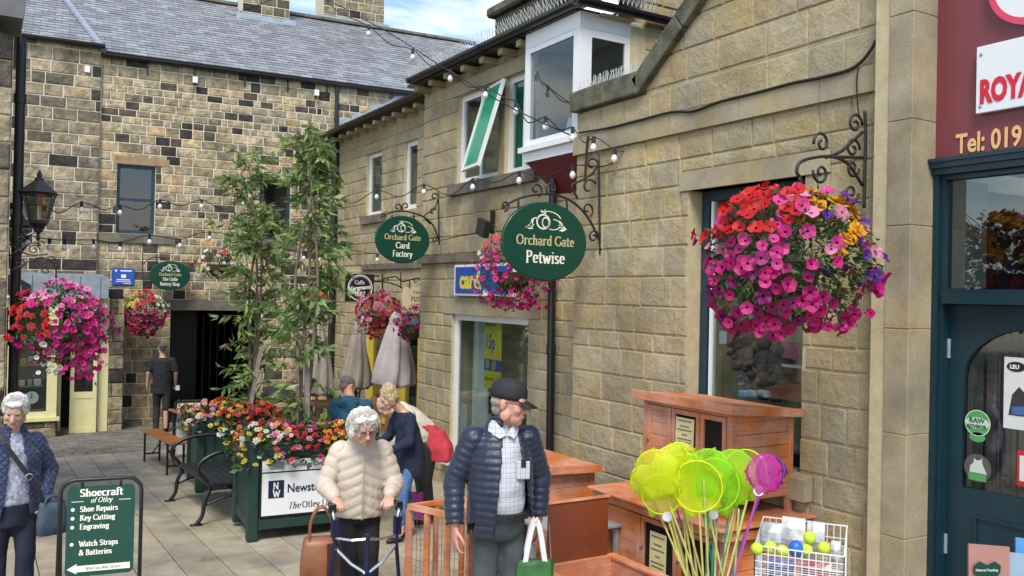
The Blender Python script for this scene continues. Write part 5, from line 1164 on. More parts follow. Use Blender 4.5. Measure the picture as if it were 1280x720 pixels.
def face_disp(c, M, s=1.0):
    Mi = M.inverted()
    def f(co, no):
        L_ = (co - np.array(c)) @ np.array(Mi).T / s; dv = np.zeros_like(co)
        k = np.zeros(len(co))
        for q in (-1, 1):
            e = np.exp(-(((L_[:, 0] - q * .031) / .013) ** 2 + ((L_[:, 2] - .006) / .008) ** 2)) * (L_[:, 1] < -.03); k -= e * .009 * s
        e = np.exp(-((L_[:, 0] / .024) ** 2 + ((L_[:, 2] + .0585) / .003) ** 2)) * (L_[:, 1] < -.04); k -= e * .005 * s
        for q in (-1, 1):
            e = np.exp(-(((L_[:, 0] - q * (.030 + (-.02 - L_[:, 2]) * .12)) / .004) ** 2 + ((L_[:, 2] + .045) / .018) ** 2)) * (L_[:, 1] < -.04); k -= e * .003 * s
        return no * k[:, None]
    return f
def rot(yaw=0, pitch=0, roll=0):
    """yaw turns left/right (deg, + = to the figure's left), pitch + = looks down"""
    return (Matrix.Rotation(R(yaw), 3, 'Z') @ Matrix.Rotation(R(pitch), 3, 'X') @ Matrix.Rotation(R(roll), 3, 'Y'))
M_SKIN = mat('light_skin', (.58, .33, .235), .5, var=.10, nscale=25, bump=.0006, bscale=180)
M_SKIN2 = mat('ruddy_skin', (.56, .275, .195), .5, var=.14, nscale=22, bump=.0008, bscale=160)
M_LIP = mat('lip_skin', (.42, .15, .12), .5, var=.05); M_EYE = mat('dark_eye', (.02, .015, .012), .2, var=0); M_EYEW = mat('eye_white', (.55, .5, .47), .3, var=0)
M_GLS = mat('spectacle_frame', (.03, .022, .02), .3, var=0)
def facebits(t, c, M, s=1.0, brow=(.2, .17, .15), specs=False, half=True):
    c = Vector(c); P_ = lambda *p: c + M @ (Vector(p) * s)
    for q in (-1, 1):
        mb = MB(); mb.ell(P_(q * .031, -.073, .007), (.0125 * s, .009 * s, .0062 * s), 10, 8, M=M); e = mb.build('eye', M_EYEW, t, smooth=True)
        mb = MB(); mb.ell(P_(q * .031, -.0805, .006), (.0058 * s, .003 * s, .0055 * s), 8, 6, M=M); mb.build('iris', M_EYE, e, smooth=True)
        mb = MB(); mb.tube([P_(q * .014, -.090, .022), P_(q * .03, -.091, .028), P_(q * .048, -.080, .022)], [.003 * s, .004 * s, .0025 * s], 5); mb.build('eyebrow', mat('brow_%d' % int(brow[0] * 100), brow, .9, var=.2), t)
    mb = MB(); mb.tube([P_(-.021, -.088, -.0585), P_(0, -.0975, -.057), P_(.021, -.088, -.0585)], [.0025 * s, .0042 * s, .0025 * s], 6); mb.build('lips', M_LIP, t, smooth=True)
    if specs:
        mb = MB()
        for q in (-1, 1):
            C0 = P_(q * .032, -.100, .004)
            mb.tube([C0 + M @ (Vector((.023 * math.cos(a), .003 * abs(math.cos(a)), .0165 * math.sin(a))) * s) for a in [2 * PI * i / 16 for i in range(17)]], .0019 * s, 5)
            mb.tube([P_(q * .055, -.096, .008), P_(q * .076, -.05, .010), P_(q * .082, .015, .012)], .002 * s, 5)
        mb.tube([P_(-.010, -.101, .006), P_(0, -.106, .009), P_(.010, -.101, .006)], .0018 * s, 5); g = mb.build('glasses', M_GLS, t)
        for q in (-1, 1):
            mb = MB(); mb.loft([[P_(q * .032, -.1005, .004) + M @ (Vector((.022 * math.cos(a), o, .0155 * math.sin(a))) * s) for a in [2 * PI * i / 14 for i in range(14)]] for o in (-.0006, .0006)]); mb.build('lens', glass('spectacle_glass', (.9, .9, .9), .05, .8), g)
def hair_shell(t, c, M, s, forms, col, voxel=.008, amp=.010, freq=45, name='hair', cut=None, var=.25):
    mb = MB()
    for p, r in forms: mb.ell(Vector(c) + M @ (Vector(p) * s), tuple(q * s for q in r), 16, 12, M=M)
    def d(co, no):
        k = np.array([noise.noise(Vector(p) * freq) * amp + noise.noise(Vector(p) * freq * 2.3) * amp * .55 for p in co]); return no * k[:, None]
    me = organic(mb, voxel, 1, d, name, cutf=cut); m = mat('hair_%d_%d' % (int(col[0] * 100), int(col[2] * 100)), col, .65, var=var, nscale=60, bump=.003, bscale=150, sheen=.2)
    me.materials.clear(); me.materials.append(m); return link(name, me, t)
def wisps(t, c, M, s, n, col, rx, ry, rz, ln, seed=1, zmin=-.2, front=-.06, name='hair_strands', curl=.5):
    """loose locks standing off the hair mass"""
    r = random.Random(seed); mb = MB()
    for i in range(n):
        while True:
            d = Vector((r.gauss(0, 1), r.gauss(0, 1), r.gauss(0, 1))).normalized()
            if d.z > zmin and not (d.y < front and d.z < .35): break
        p = Vector((d.x * rx, d.y * ry + .01, d.z * rz + .02)); tg = d.cross(Vector((r.gauss(0, 1), r.gauss(0, 1), r.gauss(0, 1)))).normalized()
        l_ = ln * r.uniform(.6, 1.3); pts = [p, p + tg * l_ * .5 + d * l_ * .25, p + tg * l_ * .9 + d * l_ * .05 * curl - Vector((0, 0, l_ * .2))]
        mb.tube([Vector(c) + M @ (q * s) for q in pts], [.0016 * s, .0013 * s, .0005 * s], 3)
    m = mat('hair_%d_%d' % (int(col[0] * 100), int(col[2] * 100)), col, .65, var=.25, nscale=60); return mb.build(name, m, t, smooth=True, fix=False)
def seg_param(co, segs):
    """for each vertex: nearest bone, distance along it"""
    best = np.full(len(co), 1e9); par = np.zeros(len(co)); idx = np.zeros(len(co), int); base = 0
    for k, (a, b, off) in enumerate(segs):
        a = np.array(a); b = np.array(b); ab = b - a; L_ = np.linalg.norm(ab); t = np.clip(((co - a) @ ab) / L_ ** 2, 0, 1)
        d = np.linalg.norm(co - (a + t[:, None] * ab), axis=1) - off[0]; m = d < best; best[m] = d[m]; par[m] = (t * L_)[m] + off[1]; idx[m] = k
    return par, idx
def puff(w_, amp, segs, chev=0.0, cx=0.0):
    """quilted channels: rounded rolls between stitched seams"""
    def f(co, no):
        par, idx = seg_param(co, segs); par = par + chev * np.abs(co[:, 0] - cx) * (idx == 0)
        ph = (par / w_) % 1.0; k = amp * (np.abs(np.sin(np.pi * ph)) ** .55 - .55)
        wr = np.array([noise.noise(Vector(p) * 14) + .5 * noise.noise(Vector(p) * 37) for p in co]) * amp * .45
        return no * (k + wr)[:, None]
    return f
def folds(amp, fx=9, fz=16):
    def f(co, no):
        k = np.array([noise.noise(Vector((p[0] * fx, p[1] * fx, p[2] * fz))) + .5 * noise.noise(Vector((p[0] * fx * 2.5, p[1] * fx * 2.5, p[2] * fz * 1.6))) for p in co]) * amp; return no * k[:, None]
    return f
def cloth(t, me, name, m, solid=0.0):
    me.materials.clear(); me.materials.append(m); o = link(name, me, t)
    if solid: q = o.modifiers.new('s', 'SOLIDIFY'); q.thickness = solid; q.offset = -1
    return o
def person(label, foot, yaw, group=None):
    """local space: stands at the origin, faces -Y; yaw in degrees turns it about Z afterwards"""
    t = thing('person', label, 'person', (0, 0, 0), group); t['_f'] = 0; return t
def place(t, foot, yaw):
    del t['_f']; t.rotation_euler = (0, 0, R(yaw)); t.location = foot
def yaw_to_cam(loc, extra=0):
    """yaw that makes a figure (facing -Y) look at the camera, plus extra degrees (+ = turns to its own left)"""
    d = Vector((0, 0, 0)) - Vector((loc[0], loc[1], 0)); return math.degrees(math.atan2(d.x, -d.y)) + extra

# ---------------------------------------------------------------- man in the navy down jacket, foreground
KX[0] = .84
loc = at(628, 470, 5.35); loc.z = gz(loc.y)
t = person('grey haired man in black cap, glasses and open navy quilted jacket over checked shirt', None, 0)
HM = rot(60, 8, 3); HC = Vector((.035, -.055, 1.60))
b = MB(); head(b, HC, HM, 1.11, 1.08, 1.15); chain(b, [Vector((0, .0, 1.44)), Vector((.03, -.025, 1.53)), Vector((.03, -.03, 1.575))], [.07, .068, .066])
rings(b, [(0, .01, .86, .15, .11), (0, .01, 1.1, .15, .11), (0, .01, 1.3, .17, .11), (0, .01, 1.43, .09, .07)])
for q, el, wr in ((-1, (-.335, .02, 1.13), (-.335, -.06, .87)), (1, (.315, .05, 1.14), (.30, .02, .88))):
    chain(b, [(q * .19, .01, 1.40), el, wr], [.05, .04, .029]); hand(b, wr, Vector(wr) - Vector(el) + Vector((0, 0, -.1)), (-q, .2, 0), (0, -1, 0), curl=28, s=1.08)
for q in (-1, 1): chain(b, [(q * .09, .01, .86), (q * .10, -.01, .48), (q * .11, .03, .10), (q * .115, -.08, .05)], [.08, .055, .04, .035])
me = organic(b, .0062, 3, face_disp(HC, HM, 1.11)); cloth(t, me, 'body', M_SKIN2)
facebits(t, HC, HM, 1.11, (.25, .22, .2), specs=True)
# shirt
b = MB(); rings(b, [(0, -.01, .92, .17, .145), (0, -.02, 1.0, .18, .155), (0, -.025, 1.12, .18, .158), (0, -.015, 1.28, .18, .138), (0, 0, 1.40, .165, .11), (0.005, 0, 1.455, .09, .085), (.008, -.005, 1.485, .076, .076)])
cut_ = lambda c_: c_.z > 1.475 or c_.z < .93
m_sh = bpy.data.materials.new('checked_shirt'); m_sh.use_nodes = True; N = m_sh.node_tree.nodes; L = m_sh.node_tree.links
tc = N.new('ShaderNodeTexCoord'); sp = N.new('ShaderNodeSeparateXYZ'); L.new(tc.outputs['Object'], sp.inputs[0]); acc = None
for ax, fr in (('X', 70), ('Z', 70), ('X', 35), ('Z', 35)):
    m1 = N.new('ShaderNodeMath'); m1.operation = 'MULTIPLY'; m1.inputs[1].default_value = fr; L.new(sp.outputs[ax], m1.inputs[0]); m2 = N.new('ShaderNodeMath'); m2.operation = 'FRACT'; L.new(m1.outputs[0], m2.inputs[0])
    m3 = N.new('ShaderNodeMath'); m3.operation = 'LESS_THAN'; m3.inputs[1].default_value = .17; L.new(m2.outputs[0], m3.inputs[0])
    if acc is None: acc = m3
    else: m4 = N.new('ShaderNodeMath'); m4.operation = 'ADD'; L.new(acc.outputs[0], m4.inputs[0]); L.new(m3.outputs[0], m4.inputs[1]); acc = m4
rmp = N.new('ShaderNodeValToRGB'); rmp.color_ramp.elements[0].color = (.56, .57, .60, 1); rmp.color_ramp.elements[1].color = (.20, .22, .32, 1); rmp.color_ramp.elements[1].position = .9
md = N.new('ShaderNodeMath'); md.operation = 'MULTIPLY'; md.inputs[1].default_value = .3; L.new(acc.outputs[0], md.inputs[0]); L.new(md.outputs[0], rmp.inputs[0]); L.new(rmp.outputs[0], N['Principled BSDF'].inputs['Base Color']); N['Principled BSDF'].inputs['Roughness'].default_value = .85
cloth(t, organic(b, .012, 3, folds(.009, 7, 12), cutf=cut_), 'shirt', m_sh, .002)
mb = MB()
for q in (-1, 1):
    mb.add([Vector(p) for p in ((.010, -.115, 1.425), (q * .062 + .008, -.07, 1.50), (q * .085 + .006, -.02, 1.50), (q * .095, -.065, 1.44), (q * .045 + .01, -.125, 1.40))], [(0, 1, 2, 3, 4)])
mb.build('shirt_collar', m_sh, t)
mb = MB(); mb.box((.012, -.222, .97), (.03, -.215, 1.36)); 
for z in (1.35, 1.27, 1.19, 1.11, 1.03): pass
mb = MB(); mb.bbox((.065, -.164, 1.165), (.145, -.146, 1.27), .004); mb.build('shirt_pocket', m_sh, t)
mb = MB(); mb.bbox((.09, -.168, 1.235), (.12, -.16, 1.285), .004); mb.build('spectacle_case', M_BLK, t)
# jacket: two fronts hang open
M_JK = mat('navy_down_jacket', (.012, .018, .042), .42, var=.15, nscale=14, bump=.002, bscale=45, sheen=.15)
b = MB(); rings(b, [(0, .0, .80, .235, .185), (0, -.01, .92, .24, .195), (0, -.01, 1.08, .238, .20), (0, .0, 1.26, .232, .18), (0, .01, 1.38, .21, .135), (0, .01, 1.44, .13, .10), (0, .005, 1.50, .098, .09), (0, .005, 1.53, .094, .088)])
SA = [((-.20, .01, 1.38), (-.335, .02, 1.13), (-.335, -.06, .89)), ((.20, .01, 1.38), (.315, .05, 1.14), (.30, .02, .90))]
SA = sx(SA)
for s_ in SA: chain(b, s_, [.082, .066, .054], 14, raw=True)
sg = [((0, 0, .80), (0, 0, 1.53), (.19, 0))] + [x for s_ in SA for x in ((s_[0], s_[1], (.08, .02)), (s_[1], s_[2], (.068, .02 + (Vector(s_[0]) - Vector(s_[1])).length)))]
def jc(c_):
    op = .044 + max(0, (1.47 - c_.z)) * .15
    cxx = .035 + (1.5 - c_.z) * .05
    if c_.z > 1.522 or c_.z < .812: return True
    if abs(c_.x - cxx) < op and c_.y < 0: return True
    for s_ in SA:
        w_ = Vector(s_[2]); d = (w_ - Vector(s_[1])).normalized()
        if (c_ - w_).dot(d) > .0 and (c_ - w_).length < .12: return True
    return False
cloth(t, organic(b, .0095, 2, puff(.044, .0085, sg), cutf=jc), 'jacket', M_JK, .014)
M_TR = mat('charcoal_trousers', (.055, .065, .068), .8, var=.12, nscale=10, bump=.001, bscale=200)
b = MB(); rings(b, [(0, 0, .79, .165, .13), (0, -.005, .83, .182, .152), (0, -.015, .90, .180, .158), (0, -.02, .965, .178, .164)])
for q in (-1, 1): chain(b, [(q * .09, .0, .80), (q * .105, -.01, .48), (q * .112, .03, .09)], [.098, .082, .075], 14)
cloth(t, organic(b, .012, 3, folds(.012, 8, 7), cutf=lambda c_: c_.z > .955 or c_.z < .06), 'trousers', M_TR, .003)
mb = MB(); mb.loft([[Vector((.182 * math.cos(2 * PI * i / 24), -.02 + .168 * math.sin(2 * PI * i / 24), z)) for i in range(24)] for z in (.925, .958)]); mb.build('belt', M_BLK, t)
for q in (-1, 1):
    b = MB(); b.ell((q * .115, -.07, .045), (.05, .14, .045), 14, 8); b.ell((q * .115, .02, .06), (.042, .06, .06), 12, 8); b.build('shoe', mat('dark_leather', (.03, .02, .015), .4), t, smooth=True)
# cap
def P_h(p, s=1.11): return HC + HM @ (Vector(p) * s)
mb = MB(); n = 28; prof = [(.975, .026), (1.0, .052), (.97, .082), (.88, .106), (.70, .123), (.4, .133), (.02, .136)]
mb.loft([[P_h((.0835 * k * math.cos(2 * PI * i / n), .012 + .104 * k * math.sin(2 * PI * i / n), z)) for i in range(n)] for k, z in prof]); cap = mb.build('cap', mat('black_cotton_cap', (.014, .015, .018), .75, var=.1, bump=.0006, bscale=220), t, smooth=True)
mb = MB(); rows = []
for o in (0, -.004):
    for k in (0, 1):
        rows.append([P_h((.068 * math.sin(a) * (1 - .06 * k), -.052 - k * .085 * math.cos(a * .8) - .022 * math.cos(a), .040 - k * .030 + o - .016 * math.sin(abs(a)) ** 2)) for a in [R(-58 + 116 * i / 14) for i in range(15)]])
vs = rows[0] + rows[1] + rows[2] + rows[3]; fs = []
for i in range(14):
    fs += [(i, i + 1, 15 + i + 1, 15 + i), (30 + i, 45 + i, 45 + i + 1, 30 + i + 1), (15 + i, 15 + i + 1, 45 + i + 1, 45 + i)]
mb.add(vs, fs); mb.build('cap_brim', M_BLK, cap, smooth=True); mb = MB(); mb.ell(P_h((0, .012, .141)), (.007, .007, .004), 8, 5); mb.build('cap_button', M_BLK, cap)
hair_shell(t, HC, HM, 1.11, [((0, .046, .004), (.074, .060, .044)), ((0, .050, -.036), (.056, .045, .042))], (.30, .25, .22), .007, .003, 60)
place(t, loc, yaw_to_cam(loc, 12))

# ---------------------------------------------------------------- woman with the walking frame
KX[0] = .80
loc2 = at(452, 520, 6.4); loc2.z = gz(loc2.y)
t = person('white haired elderly woman in cream quilted coat and glasses leaning on a walking frame', None, 0)
HM = rot(14, 20, -3); HC = Vector((-.01, -.24, 1.325)); s_h = .98
b = MB(); head(b, HC, HM, s_h, .98, .95); chain(b, [Vector((0, -.02, 1.24)), Vector((-.01, -.13, 1.29)), HC + Vector((0, .03, -.02))], [.055, .052, .05])
rings(b, [(0, .06, .74, .15, .11), (0, .05, .95, .14, .11), (0, .0, 1.12, .16, .11), (0, -.03, 1.22, .09, .07)])
AR = [((-.17, -.02, 1.14), (-.30, -.04, .90), (-.235, -.27, .86)), ((.17, -.02, 1.14), (.29, -.04, .90), (.215, -.27, .86))]
for (a, e, w_), q in zip(AR, (-1, 1)): chain(b, [a, e, w_], [.045, .036, .026]); hand(b, w_, Vector(w_) - Vector(e) + Vector((0, -.1, -.05)), (0, -.1, -1), (-q, 0, 0), curl=60, s=.95, thumb_out=30)
for q in (-1, 1): chain(b, [(q * .08, .05, .76), (q * .085, .0, .42), (q * .09, .05, .08), (q * .095, -.04, .04)], [.08, .055, .04, .03])
cloth(t, organic(b, .0062, 3, face_disp(HC, HM, s_h)), 'body', M_SKIN)
facebits(t, HC, HM, s_h, (.5, .48, .45), specs=True)
W_ = (.72, .69, .62)
hair_shell(t, HC, HM, s_h, [((0, .035, .045), (.100, .100, .090)), ((.075, .02, -.01), (.032, .055, .065)), ((-.075, .02, -.01), (.032, .055, .065)), ((0, .075, -.03), (.08, .05, .075)), ((.035, -.052, .088), (.045, .030, .024)), ((-.035, -.052, .090), (.045, .030, .024))], W_, .007, .012, 24, var=.3)
wisps(t, HC, HM, s_h, 1500, W_, .106, .106, .108, .040, 3)
M_CR = mat('cream_quilted_nylon', (.56, .475, .385), .5, var=.06, nscale=10, bump=.002, bscale=40, sheen=.2)
b = MB(); rings(b, [(0, .05, .66, .215, .19), (0, .045, .74, .235, .205), (0, .03, .86, .225, .195), (0, .01, 1.0, .222, .185), (0, -.015, 1.12, .205, .155), (0, -.035, 1.19, .13, .115), (-.005, -.07, 1.245, .088, .085), (-.01, -.085, 1.27, .086, .082)])
SA = [((-.175, -.02, 1.13), (-.305, -.04, .90), (-.245, -.24, .868)), ((.175, -.02, 1.13), (.295, -.04, .90), (.225, -.24, .868))]
SA = sx(SA)
for s_ in SA: chain(b, s_, [.074, .064, .048], 14, raw=True)
sg = [((0, .03, .66), (0, -.06, 1.27), (.19, 0))] + [x for s_ in SA for x in ((s_[0], s_[1], (.08, .02)), (s_[1], s_[2], (.065, .30)))]
cloth(t, organic(b, .010, 2, puff(.072, .009, sg, chev=.55), cutf=lambda c_: c_.z < .675 or (c_.z > 1.245 and c_.y > -.3 and abs(c_.x) < .1 and c_.z > 1.255)), 'coat', M_CR, .008)
mb = MB(); mb.tube([(0.0, -.192, 1.20 - .04), (0.0, -.205, 1.05), (0, -.19, .86), (0, -.165, .68)], .005, 5); mb.build('zip', mat('pale_zip', (.4, .36, .3), .5), t)
b = MB()
b.lathe([(.086, 0), (.098, .03), (.104, .055), (.094, .06), (.082, .03)], (-.005, -.085, 1.225), 18); b.build('coat_collar', M_CR, t, smooth=True)
M_BT = mat('black_trousers', (.014, .014, .016), .85, var=.1)
b = MB(); rings(b, [(0, .05, .62, .17, .14), (0, .05, .80, .175, .15)])
for q in (-1, 1): chain(b, [(q * .085, .045, .72), (q * .09, .0, .42), (q * .095, .05, .06)], [.095, .08, .07], 12)
cloth(t, organic(b, .014, 3, folds(.007, 8, 6)), 'trousers', M_BT)
for q in (-1, 1):
    b = MB(); b.ell((q * .095, -.03, .04), (.045, .12, .04), 12, 8); b.build('shoe', M_BLK, t, smooth=True)
ya = yaw_to_cam(loc2, 6); place(t, loc2, ya); t.scale = (1.05, 1.03, 1.03)
RW = Matrix.Translation(loc2) @ Matrix.Rotation(R(ya), 4, 'Z')
# three wheeled walking frame
t = thing('walking_frame', 'navy and chrome three wheeled walking frame held by the woman in cream', 'walking frame', loc2)
def wv(*p): return RW @ Vector(p)
M_NV = mat('navy_frame_paint', (.01, .015, .07), .3, metal=.2, var=.05); M_CHR = mat('chrome_tube', (.6, .62, .65), .22, metal=1, var=.04); M_RUB = mat('black_rubber', (.015, .015, .015), .7, var=.1)
for q in (-1, 1):
    mb = MB(); mb.tube([wv(*p) for p in ((q * .225, -.25, .835), (q * .225, -.33, .85), (q * .225, -.40, .85), (q * .222, -.44, .82), (q * .215, -.45, .80), (q * .21, -.46, .70))], .012, 8); hb = mb.build('handlebar', M_CHR, t, smooth=True)
    mb = MB(); mb.cyl(wv(q * .225, -.235, .835), wv(q * .225, -.36, .852), .018, n=10); mb.build('grip', M_RUB, hb)
    mb = MB(); mb.tube([wv(q * .225, -.38, .82), wv(q * .225, -.33, .80), wv(q * .225, -.26, .79)], .006, 6); mb.obox(wv(q * .225, -.41, .85), (.022, 0, 0), (0, .02, 0), (0, 0, .028)); mb.build('brake_lever', M_BLACK, hb)
    mb = MB(); mb.tube([wv(q * .225, -.41, .87), wv(q * .24, -.50, .80), wv(q * .2, -.50, .6), wv(q * .25, -.3, .2)], .004, 5); mb.build('brake_cable', M_BLACK, t)
    mb = MB(); mb.tube([wv(q * .21, -.46, .76), wv(q * .205, -.47, .60), wv(q * .24, -.38, .34), wv(q * .30, -.15, .10)], .014, 8); mb.obox(wv(q * .21, -.46, .73), (.022, 0, 0), (0, .022, 0), (0, 0, .06)); mb.build('side_tube', M_NV, t, smooth=False)
    mb = MB(); mb.tube([wv(q * .205, -.47, .60), wv(q * .10, -.52, .50), wv(0, -.55, .44)], .012, 8); mb.build('cross_brace', M_CHR, t)
    mb = MB(); c = wv(q * .30, -.13, .095); axd = (RW.to_3x3() @ Vector((1, 0, 0))); mb.cyl(c - axd * .018, c + axd * .018, .095, n=22); w1 = mb.build('wheel', M_RUB, t); mb = MB(); mb.cyl(c - axd * .02, c + axd * .02, .06, n=16); mb.build('rim', M_LEAD, w1)
mb = MB(); mb.tube([wv(0, -.55, .70), wv(0, -.56, .42), wv(0, -.62, .22), wv(0, -.68, .12)], .016, 8); mb.obox(wv(0, -.555, .40), (.03, 0, 0), (0, .03, 0), (0, 0, .05)); mb.build('front_tube', M_NV, t)
mb = MB(); mb.tube([wv(-.205, -.47, .665), wv(-.1, -.53, .66), wv(0, -.55, .67), wv(.1, -.53, .66), wv(.205, -.47, .665)], .009, 6); mb.build('cross_brace', M_CHR, t)
mb = MB(); c = wv(0, -.70, .095); mb.cyl(c - axd * .018, c + axd * .018, .095, n=22); w1 = mb.build('wheel', M_RUB, t); mb = MB(); mb.cyl(c - axd * .02, c + axd * .02, .06, n=16); mb.build('rim', M_LEAD, w1)
# brown handbag hung on the near handle
def bag(label, c, w_, h_, d_, m, yaw, strap=.2, name='handbag', cat='handbag'):
    t = thing(name, label, cat, c); c = Vector(c); ux = Vector((math.cos(yaw), math.sin(yaw), 0)); uy = Vector((-math.sin(yaw), math.cos(yaw), 0))
    lv = [(0, .92, .9), (.02, 1.0, 1.0), (.35, 1.02, 1.08), (.8, .92, .8), (1, .84, .35)]
    mb = MB(); n = 20
    def sq(a, e=.5): return math.copysign(abs(a) ** e, a)
    mb.loft([[c + ux * w_ / 2 * a * sq(math.cos(2 * PI * i / n)) + uy * d_ / 2 * b_ * sq(math.sin(2 * PI * i / n), .7) + UZ * (z * h_) for i in range(n)] for z, a, b_ in lv]); mb.build('bag_body', m, t, smooth=True)
    for q in (-1, 1):
        mb = MB(); mb.tube(smooth_pts([c + uy * q * d_ * .2 + ux * x * w_ + UZ * z for x, z in ((-.28, h_ * .8), (-.26, h_ + strap * .5), (-.1, h_ + strap), (.1, h_ + strap), (.26, h_ + strap * .5), (.28, h_ * .8))], 4), .009, 6); mb.build('handle', m, t)
    return t, c, ux, uy
hb_c = wv(-.29, -.30, .835)
t, c, ux, uy = bag('tan and dark brown leather handbag hanging from the walking frame', (hb_c.x, hb_c.y, hb_c.z - .50), .27, .30, .13, mat('tan_leather', (.24, .085, .035), .42, var=.25, nscale=9, bump=.001), R(ya), strap=.19)
mb = MB(); mb.obox(c + ux * .085 - uy * .0 + UZ * .14, ux * .045, uy * .072, UZ * .12); mb.build('dark_panel', mat('dark_brown_leather', (.06, .022, .012), .45, var=.2), t)

# ---------------------------------------------------------------- woman at the left edge
KX[0] = .90
loc3 = at(16, 600, 6.3); loc3.z = gz(loc3.y)
t = person('short white haired woman in dark blue quilted jacket with denim shoulder bag at left edge', None, 0)
HM = rot(-22, 22, 4); HC = Vector((-.01, -.07, 1.50)); s_h = .97
b = MB(); head(b, HC, HM, s_h, 1.05, 1.0); chain(b, [Vector((0, 0, 1.34)), Vector((0, -.035, 1.43))], [.057, .054])
rings(b, [(0, .01, .82, .15, .11), (0, .01, 1.05, .15, .11), (0, .01, 1.22, .16, .11), (0, .01, 1.33, .09, .07)])
AR = [((-.18, .01, 1.27), (-.27, .06, 1.02), (-.23, -.02, .80)), ((.18, .01, 1.27), (.29, .05, 1.02), (.22, -.09, .84))]
for (a, e, w_), q in zip(AR, (-1, 1)): chain(b, [a, e, w_], [.045, .036, .026]); hand(b, w_, Vector(w_) - Vector(e), (-q, 0, 0), (0, -1, 0), curl=35, s=.93)
for q in (-1, 1): chain(b, [(q * .085, .0, .80), (q * .09, -.03 * q, .45), (q * .09, .02, .08), (q * .095, -.06, .04)], [.08, .055, .04, .03])
cloth(t, organic(b, .0062, 3, face_disp(HC, HM, s_h)), 'body', M_SKIN)
facebits(t, HC, HM, s_h, (.42, .38, .34)); W2 = (.66, .64, .61)
hair_shell(t, HC, HM, s_h, [((0, .03, .052), (.090, .096, .078)), ((.068, .02, .01), (.024, .05, .045)), ((-.068, .02, .01), (.024, .05, .045)), ((0, .07, -.01), (.072, .045, .07)), ((0, -.058, .085), (.062, .030, .022))], W2, .0075, .007, 36, var=.3)
wisps(t, HC, HM, s_h, 1300, W2, .090, .096, .104, .030, 5)
m_q = mat('navy_diamond_quilt', (.014, .028, .085), .6, var=.12, nscale=12, sheen=.2)
NT = m_q.node_tree; N = NT.nodes; L = NT.links; tc = N.new('ShaderNodeTexCoord'); sp = N.new('ShaderNodeSeparateXYZ'); L.new(tc.outputs['Object'], sp.inputs[0]); hs = []
for sg_ in (1, -1):
    a1 = N.new('ShaderNodeMath'); a1.operation = 'MULTIPLY_ADD'; a1.inputs[1].default_value = sg_; L.new(sp.outputs['X'], a1.inputs[0]); L.new(sp.outputs['Z'], a1.inputs[2])
    a2 = N.new('ShaderNodeMath'); a2.operation = 'PINGPONG'; a2.inputs[1].default_value = .027; L.new(a1.outputs[0], a2.inputs[0]); hs.append(a2)
mn = N.new('ShaderNodeMath'); mn.operation = 'MINIMUM'; L.new(hs[0].outputs[0], mn.inputs[0]); L.new(hs[1].outputs[0], mn.inputs[1])
pw = N.new('ShaderNodeMath'); pw.operation = 'POWER'; pw.inputs[1].default_value = .5; L.new(mn.outputs[0], pw.inputs[0]); bp = N.new('ShaderNodeBump'); bp.inputs['Distance'].default_value = .05; L.new(pw.outputs[0], bp.inputs['Height']); L.new(bp.outputs['Normal'], N['Principled BSDF'].inputs['Normal'])
b = MB(); rings(b, [(0, .01, .74, .215, .175), (0, .01, .86, .222, .185), (0, .0, 1.02, .215, .175), (0, .0, 1.18, .205, .155), (0, .01, 1.28, .19, .12), (0, .01, 1.335, .11, .095), (0, .005, 1.395, .088, .085), (0, 0, 1.41, .085, .08)])
SA = [((-.175, .01, 1.26), (-.275, .06, 1.02), (-.235, -.01, .83)), ((.175, .01, 1.26), (.295, .05, 1.02), (.225, -.085, .85))]
SA = sx(SA)
for s_ in SA: chain(b, s_, [.074, .062, .052], 14, raw=True)
cloth(t, organic(b, .011, 3, folds(.010, 8, 10), cutf=lambda c_: c_.z > 1.395 or c_.z < .75 or (abs(c_.x - .0) < .035 + (1.4 - c_.z) * .10 and c_.y < 0)), 'jacket', m_q, .010)
b = MB(); rings(b, [(0, 0, .82, .18, .15), (0, 0, 1.0, .18, .15), (0, 0, 1.2, .175, .13), (0, .005, 1.30, .12, .09), (0, 0, 1.36, .07, .07)])
cloth(t, organic(b, .014, 3, folds(.008), cutf=lambda c_: c_.z > 1.34), 'blouse', mat('patterned_blouse', (.32, .33, .42), .8, var=.5, nscale=55), 0)
b = MB(); rings(b, [(0, 0, .66, .16, .13), (0, 0, .84, .175, .15)])
M_DN = mat('dark_navy_trousers', (.012, .016, .035), .85, var=.1)
for q in (-1, 1): chain(b, [(q * .088, 0, .76), (q * .10, -.04 * q, .45), (q * .10, .03, .06)], [.095, .076, .066], 12)
cloth(t, organic(b, .014, 3, folds(.007, 8, 6)), 'trousers', M_DN)
for q in (-1, 1):
    b = MB(); b.ell((q * .10, -.05, .04), (.045, .12, .04), 12, 8); b.build('shoe', M_BLK, t, smooth=True)
yb3 = yaw_to_cam(loc3, 12); place(t, loc3, yb3); t.scale = (.95, .95, .98)
RW3 = Matrix.Translation(loc3) @ Matrix.Rotation(R(yb3), 4, 'Z')
bp_ = RW3 @ Vector((.205, -.235, .60)); t, c, ux, uy = bag('slouchy denim blue shoulder bag on a black strap', (bp_.x, bp_.y, bp_.z), .20, .23, .09, mat('denim_bag', (.045, .075, .11), .8, var=.3, nscale=14, bump=.002), R(yb3) + .15, strap=.04, name='shoulder_bag', cat='shoulder bag')
mb = MB(); pts = [Vector(p) for p in ((.15, -.24, .82), (.10, -.225, .95), (-.02, -.205, 1.14), (-.11, -.165, 1.29), (-.13, -.03, 1.36), (-.10, .10, 1.28))]; pts = smooth_pts([RW3 @ p for p in pts], 4)
for i in range(len(pts) - 1): mb.bar(pts[i], pts[i + 1], .032, .004, RW3.to_3x3() @ Vector((0, -1, .2)))
